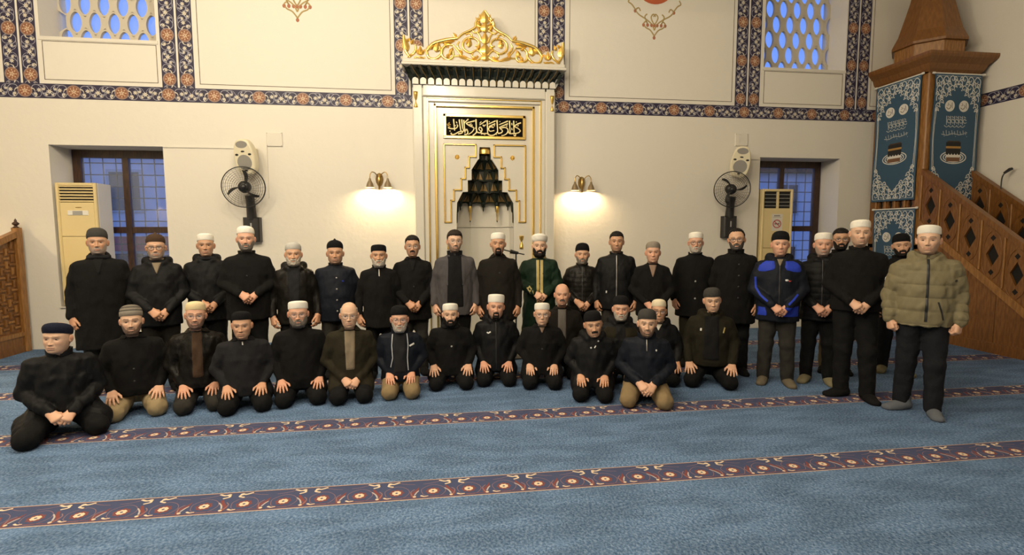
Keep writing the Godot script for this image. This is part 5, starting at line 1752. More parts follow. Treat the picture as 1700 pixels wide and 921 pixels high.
	upper_window("window_3", WIN_L)
	upper_window("window_4", WIN_R)
func lower_window(called: String, w: Array, mull: float, _o: float) -> void:
	var win := structure(called)
	var x0: float = w[0] + 0.02
	var x1: float = w[1] - 0.02
	var y0: float = LOWER[0] + 0.002
	var y1: float = LOWER[1] - 0.002
	var zf := -0.45
	var fr := Build.new()
	fr.box(Vector3(x0, y0, zf - 0.07), Vector3(x0 + 0.12, y1, zf))
	fr.box(Vector3(x1 - 0.12, y0, zf - 0.07), Vector3(x1, y1, zf))
	fr.box(Vector3(x0 + 0.12, y1 - 0.12, zf - 0.07), Vector3(x1 - 0.12, y1, zf))
	fr.box(Vector3(x0 + 0.12, y0, zf - 0.07), Vector3(x1 - 0.12, y0 + 0.12, zf))
	put(fr, "window_frame", M.wood_dark, win)
	fr = Build.new()
	fr.box(Vector3(mull - 0.045, y0 + 0.12, zf - 0.06), Vector3(mull + 0.045, y1 - 0.12, zf + 0.012))
	put(fr, "mullion", M.wood_dark, win)
	fr = Build.new()
	fr.box(Vector3(x0 + 0.12, 1.75, zf - 0.06), Vector3(mull - 0.045, 1.85, zf + 0.006))
	fr.box(Vector3(mull + 0.045, 1.75, zf - 0.06), Vector3(x1 - 0.12, 1.85, zf + 0.006))
	put(fr, "transom", M.wood_dark, win)
	for px in [[x0 + 0.12, mull - 0.045], [mull + 0.045, x1 - 0.12]]:
		for py in [[y0 + 0.12, 1.75], [1.85, y1 - 0.12]]:
			var g := Build.new()
			g.face(Vector3(px[0], py[0], zf - 0.035), Vector3(px[1], py[0], zf - 0.035), Vector3(px[1], py[1], zf - 0.035), Vector3(px[0], py[1], zf - 0.035))
			put(g, "pane", M.glass, win)
	# wrought bars outside the glass
	var k := 0
	var x := x0 + 0.17
	while x < x1 - 0.1:
		var bar := Build.new()
		bar.tube([Vector3(x, y0, zf - 0.13), Vector3(x, y1, zf - 0.13)], [0.008], 6)
		put(bar, "grille_bar", M.iron, win)
		x += 0.19
	var y := y0 + 0.2
	while y < y1 - 0.05:
		var bar := Build.new()
		bar.tube([Vector3(x0, y, zf - 0.13), Vector3(x1, y, zf - 0.13)], [0.008], 6)
		put(bar, "grille_bar", M.iron, win)
		y += 0.185
	var sill := Build.new()
	sill.box(Vector3(w[0], LOWER[0] - 0.001, zf), Vector3(w[1], LOWER[0] + 0.012, 0.03))
	put(sill, "window_sill", M.cream_paint, win)
func upper_window(called: String, w: Array) -> void:
	# pierced plaster screen: pointed openings in staggered rows, glazed behind
	var win := structure(called)
	var z1 := -0.42
	var z0 := -0.47
	var b := Build.new()
	var px := 0.268
	var py := 0.268
	var cols := int((w[1] - w[0]) / px) + 2
	var rows := int((UPPER[1] - UPPER[0]) / py) + 2
	for r in rows:
		for c in cols:
			var cx: float = w[0] + 0.10 + c * px + (px * 0.5 if r % 2 else 0.0)
			var cy: float = UPPER[0] + 0.10 + r * py
			var inner := []
			var outer := []
			for k in 24:
				var th := TAU * k / 24
				var u := Vector2(sin(th), cos(th))
				# pointed oval
				inner.append(Vector2(cx + 0.081 * signf(u.x) * pow(absf(u.x), 1.15), cy + 0.152 * u.y))
				# hexagon cell of the staggered grid
				var hx := px * 0.5
				var ax := absf(u.x)
				var ay := absf(u.y)
				var t := 9.0
				if ax > 1e-6: t = minf(t, hx / ax)
				t = minf(t, py * 0.6667 / (ay * 0.999 + 1e-9 + ax * (py * 0.3333 / hx)))
				outer.append(Vector2(cx + u.x * t, cy + u.y * t))
			var lim := func(p: Vector2) -> Vector2: return p.clamp(Vector2(w[0] - 0.002, UPPER[0]), Vector2(w[1] + 0.002, UPPER[1]))
			for k in 24:
				var q := (k + 1) % 24
				var i0: Vector2 = lim.call(inner[k])
				var i1: Vector2 = lim.call(inner[q])
				var o0: Vector2 = lim.call(outer[k])
				var o1: Vector2 = lim.call(outer[q])
				b.face(Vector3(i1.x, i1.y, z1), Vector3(i0.x, i0.y, z1), Vector3(o0.x, o0.y, z1), Vector3(o1.x, o1.y, z1))
				b.face(Vector3(i1.x, i1.y, z0), Vector3(i0.x, i0.y, z0), Vector3(i0.x, i0.y, z1), Vector3(i1.x, i1.y, z1))
				b.face(Vector3(i0.x, i0.y, z0), Vector3(i1.x, i1.y, z0), Vector3(o1.x, o1.y, z0), Vector3(o0.x, o0.y, z0))
	put(b, "plaster_screen", M.gypsum, win)
	var g := Build.new()
	g.face(Vector3(w[0], UPPER[0], z0 - 0.02), Vector3(w[1], UPPER[0], z0 - 0.02), Vector3(w[1], UPPER[1], z0 - 0.02), Vector3(w[0], UPPER[1], z0 - 0.02))
	put(g, "pane", M.glass, win)
	# raised plaster edge under the opening
	var s := Build.new()
	s.box(Vector3(w[0] - 0.02, UPPER[0] - 0.05, 0.0), Vector3(w[1] + 0.02, UPPER[0] - 0.002, 0.012))
	put(s, "window_sill", M.cream_paint, win)

# ============================================================ the prayer niche
func bars(b: Build, pts: Array, w: float, z0: float, z1: float, closed := true) -> void:
	# square moulding along axis-parallel lines
	var m := pts.size()
	for k in (m if closed else m - 1):
		var a: Vector2 = pts[k]
		var c: Vector2 = pts[(k + 1) % m]
		var lo := a.min(c) - Vector2.ONE * w * 0.5
		var hi := a.max(c) + Vector2.ONE * w * 0.5
		b.bevel_box(Vector3(lo.x, lo.y, z0), Vector3(hi.x, hi.y, z1), minf(0.006, w * 0.3))
func leaf(b: Build, at: Vector2, dir: float, long: float, wide: float, z: float, rise := 0.02) -> void:
	# a raised pointed leaf lying in the xy plane
	var d := Vector2(cos(dir), sin(dir))
	var s := Vector2(-d.y, d.x)
	var m := 8
	var mid := []
	var l := []
	var r := []
	for k in m + 1:
		var t := float(k) / m
		var w := wide * 0.5 * sin(PI * pow(t, 0.75)) 
		var p := at + d * long * t
		mid.append(Vector3(p.x, p.y, z + rise * sin(PI * clampf(t * 0.9 + 0.06, 0, 1))))
		l.append(Vector3(p.x + s.x * w, p.y + s.y * w, z))
		r.append(Vector3(p.x - s.x * w, p.y - s.y * w, z))
	for k in m:
		b.face(l[k], mid[k], mid[k + 1], l[k + 1]) if (mid[k] - l[k]).cross(l[k + 1] - l[k]).z > 0.0 else b.face(mid[k], l[k], l[k + 1], mid[k + 1])
		b.face(mid[k], r[k], r[k + 1], mid[k + 1]) if (r[k] - mid[k]).cross(mid[k + 1] - mid[k]).z > 0.0 else b.face(r[k], mid[k], mid[k + 1], r[k + 1])
func build_mihrab() -> void:
	var r := thing("mihrab", "white lacquered prayer niche with gold mouldings and scrolled gold crest", "prayer niche", Vector3(MID, 0, 0))
	# stepped surround
	var b := Build.new()
	for s in [-1, 1]:
		b.bevel_box(Vector3(minf(s * 1.135, s * 0.98), 0, 0), Vector3(maxf(s * 1.135, s * 0.98), 4.05, 0.215), 0.015)
	b.bevel_box(Vector3(-0.98, 3.875, 0), Vector3(0.98, 4.05, 0.215), 0.015)
	put(b, "outer_frame", M.lacquer, r)
	b = Build.new()
	for s in [-1, 1]:
		b.bevel_box(Vector3(minf(s * 0.98, s * 0.905), 0, 0), Vector3(maxf(s * 0.98, s * 0.905), 3.875, 0.185), 0.01)
		b.bevel_box(Vector3(minf(s * 0.905, s * 0.80), 0, 0), Vector3(maxf(s * 0.905, s * 0.80), 3.80, 0.155), 0.01)
	b.bevel_box(Vector3(-0.905, 3.80, 0), Vector3(0.905, 3.875, 0.185), 0.01)
	b.bevel_box(Vector3(-0.80, 3.735, 0), Vector3(0.80, 3.80, 0.155), 0.01)
	put(b, "inner_frame", M.lacquer, r)
	b = Build.new()
	bars(b, [Vector2(-0.905, 0.01), Vector2(-0.905, 3.852), Vector2(0.905, 3.852), Vector2(0.905, 0.01)], 0.02, 0.15, 0.195, false)
	put(b, "gold_line", M.gold, r)
	b = Build.new()
	bars(b, [Vector2(-0.79, 0.02), Vector2(-0.79, 3.752), Vector2(0.79, 3.752), Vector2(0.79, 0.02)], 0.038, 0.12, 0.168, false)
	put(b, "gold_line", M.gold, r)
	# front panel with the stepped opening
	var hole := [Vector2(0.47, 0.0), Vector2(0.47, 2.0), Vector2(0.46, 2.225), Vector2(0.365, 2.40), Vector2(0.283, 2.405), Vector2(0.283, 2.59), Vector2(0.22, 2.595), Vector2(0.22, 2.757), Vector2(0.113, 2.923), Vector2(0.096, 2.93), Vector2(0.096, 3.02), Vector2(0.086, 3.12)]
	var poly := PackedVector2Array([Vector2(0.775, 0), Vector2(0.775, 3.735), Vector2(-0.775, 3.735), Vector2(-0.775, 0)])
	for k in hole.size():
		poly.append(Vector2(-hole[k].x, hole[k].y))
	for k in range(hole.size() - 1, -1, -1):
		poly.append(hole[k])
	b = Build.new()
	b.prism(poly, 0.03, 0.115)
	put(b, "front_panel", M.lacquer, r)
	# white half-octagon of the niche, in upright panels
	var plan := [Vector2(-0.475, 0.035), Vector2(-0.44, -0.23), Vector2(-0.21, -0.42), Vector2(0.21, -0.42), Vector2(0.44, -0.23), Vector2(0.475, 0.035)]
	for k in 5:
		b = Build.new()
		var p: Vector2 = plan[k]
		var q: Vector2 = plan[k + 1]
		b.face(Vector3(p.x, 0, p.y), Vector3(q.x, 0, q.y), Vector3(q.x, 1.835, q.y), Vector3(p.x, 1.835, p.y))
		b.face(Vector3(p.x * 0.985, 1.845, p.y), Vector3(q.x * 0.985, 1.845, q.y), Vector3(q.x * 0.985, 2.35, q.y), Vector3(p.x * 0.985, 2.35, p.y))
		b.face(Vector3(p.x, 1.835, p.y), Vector3(q.x, 1.835, q.y), Vector3(q.x * 0.985, 1.845, q.y), Vector3(p.x * 0.985, 1.845, p.y))
		put(b, "niche_panel", M.lacquer, r)
	b = Build.new()
	var ledge := []
	for p in plan:
		ledge.append(Vector3(p.x * 0.985, 1.842, p.y * 0.97 + 0.004))
	b.tube(ledge, [0.010], 6)
	put(b, "niche_ledge", M.lacquer, r)
	# stalactite tiers: [y0, y1, half width below, above, cells]
	var tiers := [[2.225, 2.405, 0.462, 0.368, 6], [2.40, 2.595, 0.300, 0.284, 5], [2.59, 2.76, 0.232, 0.22, 4], [2.755, 2.928, 0.222, 0.112, 4], [2.925, 3.025, 0.100, 0.096, 3]]
	for t in tiers:
		var n: int = t[4]
		for c in n:
			var cell := Build.new()
			var acc := Build.new()
			var pt := func(f: float, w: float, y: float, deep: float) -> Vector3:
				var ph := lerpf(-PI / 2, PI / 2, f)
				return Vector3(sin(ph) * w, y, 0.055 - cos(ph) * deep * w / 0.47)
			var f0 := float(c) / n
			var f1 := float(c + 1) / n
			var fm := (f0 + f1) * 0.5
			var y0: float = t[0]
			var y1: float = t[1]
			var h := y1 - y0
			var a0: Vector3 = pt.call(f0, t[2], y0, 0.36)
			var a1: Vector3 = pt.call(f1, t[2], y0, 0.36)
			var am: Vector3 = pt.call(fm, t[2] * 0.93, y0 + h * 0.12, 0.44)
			var b0: Vector3 = pt.call(f0, t[3], y1, 0.36)
			var b1: Vector3 = pt.call(f1, t[3], y1, 0.36)
			var bm: Vector3 = pt.call(fm, t[3] * 0.96, y1, 0.44)
			cell.face(a0, am, bm, b0)
			cell.face(am, a1, b1, bm)
			# soffit to the next tier
			cell.face(b0, b1, b1 + Vector3(-b1.x * 0.3, 0.004, -0.03), b0 + Vector3(-b0.x * 0.3, 0.004, -0.03))
			# dark rims
			cell.tube([a0, am, a1], [0.007], 5)
			cell.tube([a0, b0], [0.007], 5)
			put(cell, "muqarnas_cell", M.dark_glaze, r)
			if n > 3:
				var u := Vector3(0, 0, 0.006)
				var m0 := am.lerp(bm, 0.12) + u
				acc.tri(a0.lerp(am, 0.35).lerp(b0, 0.15) + u, m0, b0.lerp(bm, 0.8).lerp(am, 0.18) + u)
				acc.tri(m0, a1.lerp(am, 0.35).lerp(b1, 0.15) + u, b1.lerp(bm, 0.8).lerp(am, 0.18) + u)
				put(acc, "facet", M.bronze_glaze, r)
	# drops hanging from the lowest tier
	for c in 7:
		var f := c / 6.0
		var ph := lerpf(-PI / 2, PI / 2, f)
		var long: float = [0.34, 0.13, 0.32, 0.14, 0.32, 0.13, 0.34][c]
		var at := Vector3(sin(ph) * 0.462, 2.235, 0.06 - cos(ph) * 0.35)
		b = Build.new()
		b.lathe([Vector2(0.002, -long), Vector2(0.010, -long + 0.02), Vector2(0.012, -long * 0.5), Vector2(0.030, -long * 0.42), Vector2(0.040, -0.01), Vector2(0.042, 0.02)], 8, Transform3D(Basis(), at))
		put(b, "muqarnas_drop", M.dark_glaze, r)
		if c == 2 or c == 4:
			b = Build.new()
			b.lathe([Vector2(0.014, -long + 0.03), Vector2(0.016, -long * 0.52), Vector2(0.034, -long * 0.44), Vector2(0.043, -0.05), Vector2(0.03, -0.045)], 8, Transform3D(Basis.from_scale(Vector3(0.7, 1, 0.7)), at + Vector3(0, 0, 0.022)))
			put(b, "drop_gilding", M.gold_soft, r)
	b = Build.new()
	b.lathe([Vector2(0.088, 0.0), Vector2(0.092, 0.06), Vector2(0.07, 0.095), Vector2(0.0, 0.10)], 20, Transform3D(Basis(), Vector3(0, 3.02, 0.01)))
	put(b, "niche_cap", M.gold_soft, r)
	# inscription
	b = Build.new()
	bars(b, [Vector2(-0.640, 3.268), Vector2(0.640, 3.268), Vector2(0.640, 3.605), Vector2(-0.640, 3.605)], 0.046, 0.10, 0.145)
	put(b, "plaque_frame", M.gold, r)
	b = Build.new()
	b.box(Vector3(-0.62, 3.288, 0.11), Vector3(0.62, 3.585, 0.122))
	var plaque := put(b, "plaque", M.plaque_black, r)
	var strokes := [
		[[285, 225], [292, 320], [302, 430]], [[385, 230], [396, 340], [412, 440]], [[428, 230], [436, 320], [446, 392], [470, 440]], [[465, 240], [472, 350], [484, 470]], [[680, 225], [684, 340], [692, 452], [740, 470]], [[880, 240], [882, 360], [886, 482]], [[1055, 240], [1060, 360], [1066, 474]], [[1280, 250], [1284, 360], [1292, 470]], [[1355, 250], [1357, 360], [1362, 482]],
		[[545, 225], [505, 262], [470, 300]], [[660, 255], [580, 276], [510, 300], [570, 345], [640, 385], [612, 450], [540, 500]], [[620, 330], [560, 350]], [[860, 250], [800, 292], [740, 330]], [[1030, 255], [960, 285], [900, 315]], [[1022, 306], [960, 332], [905, 356]], [[1250, 258], [1170, 290], [1090, 324]], [[1250, 306], [1170, 338], [1092, 372]],
		[[1485, 288], [1420, 312], [1372, 352], [1430, 388], [1472, 432], [1436, 470], [1362, 482]], [[1440, 330], [1425, 350]],
		[[185, 378], [240, 396], [320, 392], [356, 350], [340, 320]], [[236, 470], [250, 500], [300, 496], [380, 452], [462, 440]], [[360, 490], [420, 478], [446, 450]], [[470, 500], [512, 498], [534, 460], [516, 400]], [[620, 520], [680, 470], [690, 410], [660, 380]], [[690, 452], [752, 472], [786, 410], [752, 366], [730, 400], [760, 440]], [[760, 470], [800, 486], [850, 482], [886, 482]], [[770, 500], [796, 470]],
		[[992, 372], [940, 362], [902, 396], [930, 440], [1004, 428]], [[886, 484], [930, 516], [990, 512], [1040, 478], [1064, 440]], [[1070, 482], [1128, 470], [1150, 432], [1110, 392], [1100, 372]], [[1110, 392], [1180, 372], [1232, 386], [1252, 430], [1220, 490], [1152, 522], [1136, 510]], [[1250, 430], [1268, 470], [1300, 486], [1362, 482], [1390, 500], [1376, 528], [1350, 500]],
		[[800, 325], [822, 350], [850, 320]], [[1215, 350], [1240, 345]], [[560, 320], [600, 308]], [[330, 270], [345, 300]], [[740, 300], [775, 270]], [[820, 500], [840, 505]], [[212, 430], [226, 446]], [[1000, 330], [1014, 350]], [[1100, 262], [1110, 272]], [[500, 400], [500, 440]], [[1318, 290], [1325, 330]], [[1398, 262], [1404, 280]], [[1318, 380], [1325, 420]], [[310, 330], [318, 350]], [[1050, 500], [1040, 506]], [[910, 262], [922, 276]]]
	b = Build.new()
	for st in strokes:
		var pts := []
		for p in st:
			var y: float = p[1] - 0.022 * (p[0] - 835)
			pts.append(Vector3((p[0] - 835) / 675.0 * 0.612, 3.4365 + (366.0 - y) / 160.0 * 0.140, 0.122))
		var line := curve(pts, 5)
		var rad := []
		for k in line.size():
			rad.append(lerpf(0.0125, 0.0080, float(k) / line.size()) if st.size() > 2 else 0.0078)
		b.tube(line, rad, 6, false, 0.7)
	put(b, "lettering", M.letter_gold, plaque)
	b = Build.new()
	for q in 12:
		b.ball(Vector3(-0.575 + 0.03 * cos(q * 2.4) * sqrt(q / 12.0), 3.45 + 0.045 * sin(q * 2.4) * sqrt(q / 12.0), 0.122), Vector3(0.008, 0.008, 0.004), 4, 6)
	put(b, "medallion", M.gold_soft, plaque)
	# stepped gold outline on both sides of the stalactites
	for s in [-1, 1]:
		b = Build.new()
		var pts := []
		for p in [[0.658, 3.152], [0.15, 3.152], [0.15, 2.963], [0.262, 2.963], [0.262, 2.79], [0.322, 2.79], [0.322, 2.61], [0.39, 2.61], [0.39, 2.431], [0.508, 2.431], [0.508, 2.261], [0.558, 2.261], [0.558, 1.914], [0.658, 1.914]]:
			pts.append(Vector2(p[0] * s, p[1]))
		bars(b, pts, 0.024, 0.105, 0.14)
		put(b, "stepped_moulding", M.gold, r)
		b = Build.new()
		for k in 8:
			leaf(b, Vector2(s * 0.45, 2.955), TAU * k / 8, 0.045, 0.034, 0.115, 0.014)
		b.ball(Vector3(s * 0.45, 2.955, 0.12), Vector3(0.014, 0.014, 0.012), 6, 10)
		put(b, "rosette", M.gold_soft, r)
		b = Build.new()
		b.lathe([Vector2(0.0, 1.47), Vector2(0.032, 1.472), Vector2(0.034, 1.50), Vector2(0.028, 1.55), Vector2(0.012, 1.575), Vector2(0.016, 1.60), Vector2(0.034, 1.64), Vector2(0.040, 1.68), Vector2(0.036, 1.69), Vector2(0.0, 1.69)], 12, Transform3D(Basis.from_scale(Vector3(1, 1, 0.6)), Vector3(s * 0.595, 0, 0.115)))
		put(b, "gilt_vase", M.gold_soft, r)
		b = Build.new()
		b.lathe([Vector2(0.0, 3.69), Vector2(0.034, 3.70), Vector2(0.010, 3.77), Vector2(0.008, 3.80), Vector2(0.022, 3.83), Vector2(0.034, 3.90), Vector2(0.036, 3.935), Vector2(0.0, 3.94)], 10, Transform3D(Basis.from_scale(Vector3(1, 1, 0.6)), Vector3(s * 1.085, 0, 0.215)))
		put(b, "gilt_drop", M.gold_soft, r)
	# dark scalloped cornice, one glazed piece beside the next
	var count := 19
	for k in count:
		b = Build.new()
		var x0b := lerpf(-1.145, 1.145, float(k) / count)
		var x1b := lerpf(-1.145, 1.145, float(k + 1) / count)
		var x0t := lerpf(-1.275, 1.275, float(k) / count)
		var x1t := lerpf(-1.275, 1.275, float(k + 1) / count)
		var secs := [[4.055, 0.212, 0.012], [4.12, 0.222, 0.016], [4.19, 0.25, 0.026], [4.25, 0.30, 0.032], [4.30, 0.335, 0.030]]
		var prev := []
		for sct in secs.size():
			var f := float(sct) / (secs.size() - 1)
			var xa := lerpf(x0b, x0t, f)
			var xb := lerpf(x1b, x1t, f)
			var row := []
			for q in 9:
				var t := q / 8.0
				row.append(Vector3(lerpf(xa, xb, t), secs[sct][0] + (-0.030 * sin(PI * t) if sct == secs.size() - 1 else 0.0), secs[sct][1] + secs[sct][2] * 1.7 * (absf(t - 0.5) * 2.0) - secs[sct][2] * 0.6))
			if prev:
				for q in 8:
					b.face(prev[q], prev[q + 1], row[q + 1], row[q])
			prev = row
		put(b, "cornice_tile", M.dark_glaze, r)
		b = Build.new()
		var xm := (x0b + x1b) * 0.5
		var hw := (x1b - x0b) * 0.5 - 0.014
		var ar := PackedVector2Array([Vector2(xm - hw, 4.045), Vector2(xm + hw, 4.045), Vector2(xm + hw, 4.105)])
		for q in 7:
			ar.append(Vector2(xm + hw * cos(PI * (q + 1) / 8.0), 4.105 + 0.04 * sin(PI * (q + 1) / 8.0)))
		ar.append(Vector2(xm - hw, 4.105))
		b.prism(ar, 0.215, 0.246)
		put(b, "dentil", M.lacquer, r)
		if k > 0:
			b = Build.new()
			b.tube([Vector3(x0b, 4.06, 0.226), Vector3(x0b * 1.01, 4.15, 0.246), Vector3(lerpf(x0b, x0t, 0.7), 4.235, 0.32), Vector3(x0t, 4.30, 0.366)], [0.006], 6)
			put(b, "cornice_rib", M.bronze_glaze, r)
	b = Build.new()
	b.box(Vector3(-1.145, 4.0, 0.0), Vector3(1.145, 4.30, 0.212))
	put(b, "cornice_core", M.dark_glaze, r)
	b = Build.new()
	b.bevel_box(Vector3(-1.285, 4.298, 0.0), Vector3(1.285, 4.335, 0.372), 0.008)
	b.bevel_box(Vector3(-1.27, 4.335, 0.0), Vector3(1.27, 4.395, 0.345), 0.012)
	put(b, "cornice_slab", M.lacquer, r)
	# crest: white field with gilt scrollwork
	var half := [Vector2(0.0, 5.192), Vector2(-0.068, 5.098), Vector2(-0.147, 5.008), Vector2(-0.147, 4.944), Vector2(-0.226, 4.886), Vector2(-0.338, 4.838), Vector2(-0.428, 4.754), Vector2(-0.494, 4.798), Vector2(-0.528, 4.749), Vector2(-0.694, 4.703), Vector2(-0.827, 4.633), Vector2(-0.894, 4.555), Vector2(-0.991, 4.615), Vector2(-1.078, 4.60), Vector2(-1.132, 4.662), Vector2(-1.174, 4.745), Vector2(-1.26, 4.773), Vector2(-1.265, 4.39)]
	var crest := PackedVector2Array()
	for p in half:
		crest.append(p)
	for k in range(half.size() - 1, 0, -1):
		crest.append(Vector2(-half[k].x, half[k].y))
	b = Build.new()
	b.prism(crest, 0.22, 0.262)
	var panel := put(b, "crest_panel", M.lacquer, r)
	var zz := 0.268
	var scrolls := [
		[[Vector2(-0.007, 4.463), Vector2(-0.119, 4.578), Vector2(-0.231, 4.536), Vector2(-0.331, 4.59), Vector2(-0.341, 4.687), Vector2(-0.273, 4.75), Vector2(-0.162, 4.755), Vector2(-0.095, 4.698), Vector2(-0.107, 4.643), Vector2(-0.152, 4.652)], 0.017],
		[[Vector2(-0.006, 4.68), Vector2(-0.055, 4.72), Vector2(-0.08, 4.79), Vector2(-0.13, 4.86)], 0.014],
		[[Vector2(-0.485, 4.638), Vector2(-0.585, 4.637), Vector2(-0.663, 4.576), Vector2(-0.664, 4.469), Vector2(-0.577, 4.418), Vector2(-0.499, 4.465), Vector2(-0.498, 4.551)], 0.018],
		[[Vector2(-0.893, 4.545), Vector2(-0.804, 4.645), Vector2(-0.65, 4.699), Vector2(-0.54, 4.725), Vector2(-0.429, 4.743)], 0.026],
		[[Vector2(-0.87, 4.61), Vector2(-0.9, 4.544), Vector2(-0.873, 4.439), Vector2(-0.775, 4.421), Vector2(-0.686, 4.489), Vector2(-0.652, 4.587), Vector2(-0.563, 4.656)], 0.018],
		[[Vector2(-1.247, 4.752), Vector2(-1.243, 4.625), Vector2(-1.22, 4.52), Vector2(-1.156, 4.433)], 0.020],
		[[Vector2(-1.199, 4.446), Vector2(-1.112, 4.482), Vector2(-1.067, 4.559), Vector2(-1.077, 4.622)], 0.016],
		[[Vector2(-0.487, 4.476), Vector2(-0.365, 4.475), Vector2(-0.277, 4.441), Vector2(-0.165, 4.414), Vector2(-0.075, 4.461), Vector2(-0.007, 4.529)], 0.015],
		[[Vector2(-0.429, 4.743), Vector2(-0.339, 4.82), Vector2(-0.228, 4.871), Vector2(-0.149, 4.926), Vector2(-0.138, 4.997), Vector2(-0.07, 5.086), Vector2(-0.002, 5.18)], 0.018],
		[[Vector2(-0.486, 4.627), Vector2(-0.431, 4.565), Vector2(-0.365, 4.481)], 0.010],
		[[Vector2(-0.494, 4.798), Vector2(-0.47, 4.76), Vector2(-0.43, 4.745)], 0.016],
		[[Vector2(-0.03, 5.06), Vector2(-0.09, 5.02), Vector2(-0.13, 4.96), Vector2(-0.06, 4.93), Vector2(-0.01, 4.97)], 0.014],
		[[Vector2(-0.20, 4.88), Vector2(-0.16, 4.84), Vector2(-0.09, 4.86), Vector2(-0.02, 4.90)], 0.012],
		[[Vector2(-0.40, 4.70), Vector2(-0.43, 4.64), Vector2(-0.40, 4.58), Vector2(-0.36, 4.56)], 0.013],
		[[Vector2(-0.30, 4.80), Vector2(-0.26, 4.83), Vector2(-0.21, 4.81), Vector2(-0.20, 4.77)], 0.012],
		[[Vector2(-0.12, 4.50), Vector2(-0.16, 4.47), Vector2(-0.21, 4.49), Vector2(-0.19, 4.53)], 0.011],
		[[Vector2(-0.93, 4.44), Vector2(-0.98, 4.425), Vector2(-1.05, 4.44), Vector2(-1.10, 4.425)], 0.012],
		[[Vector2(-0.78, 4.60), Vector2(-0.72, 4.62), Vector2(-0.70, 4.57), Vector2(-0.74, 4.55)], 0.012]]
	for s in [1.0, -1.0]:
		for sc in scrolls:
			b = Build.new()
			var pts := []
			for p in curve(sc[0], 5):
				pts.append(Vector3(p.x * s, p.y, zz))
			var rad := []
			for k in pts.size():
				rad.append(sc[1] * 1.22 * (0.6 + 0.45 * sin(PI * (k + 2.0) / (pts.size() + 3.0))))
			b.tube(pts, rad, 8, false, 0.9)
			put(b, "gilt_scroll", M.gold, panel)
		for lf in [[-0.255, 4.61, 1.45, 0.15, 0.09], [-0.545, 4.49, 1.2, 0.13, 0.08], [-0.76, 4.52, 1.35, 0.17, 0.13], [-1.2, 4.50, 1.75, 0.24, 0.11], [-1.0, 4.46, 1.57, 0.16, 0.07], [-1.0, 4.47, 2.25, 0.12, 0.06], [-1.0, 4.47, 0.9, 0.12, 0.06], [-0.44, 4.49, -0.25, 0.24, 0.06], [-0.22, 4.43, 0.45, 0.14, 0.05], [-0.08, 5.0, 2.3, 0.10, 0.05], [-0.05, 4.95, 2.6, 0.10, 0.06], [-0.66, 4.66, 0.2, 0.2, 0.06], [-1.2, 4.43, 0.5, 0.10, 0.05], [-0.80, 4.43, -0.3, 0.12, 0.04], [-0.30, 4.66, 0.6, 0.10, 0.06], [-0.36, 4.50, 1.9, 0.09, 0.05], [-0.60, 4.44, 1.0, 0.10, 0.06], [-0.56, 4.60, 2.6, 0.10, 0.05], [-0.44, 4.755, 2.2, 0.09, 0.05], [-0.86, 4.56, 0.7, 0.12, 0.06], [-1.14, 4.62, 1.1, 0.10, 0.06], [-1.22, 4.66, 0.6, 0.10, 0.05], [-0.17, 4.74, 2.4, 0.08, 0.05], [-0.13, 4.58, 0.9, 0.10, 0.05], [-0.06, 4.85, 2.2, 0.11, 0.06], [-0.05, 5.02, 1.9, 0.12, 0.05], [-0.94, 4.42, 2.9, 0.10, 0.04]]:
			b = Build.new()
			leaf(b, Vector2(lf[0] * s, lf[1]), lf[2] if s > 0 else PI - lf[2], lf[3], lf[4], zz, 0.03)
			put(b, "gilt_leaf", M.gold_soft, panel)
	for lf in [[4.41, 0.14, 0.15], [4.50, 0.19, 0.17], [4.66, 0.2, 0.11], [4.84, 0.18, 0.14], [4.97, 0.21, 0.17]]:
		b = Build.new()
		leaf(b, Vector2(0, lf[0]), PI / 2, lf[1], lf[2], zz + 0.006, 0.035)
		put(b, "gilt_leaf", M.gold_soft, panel)

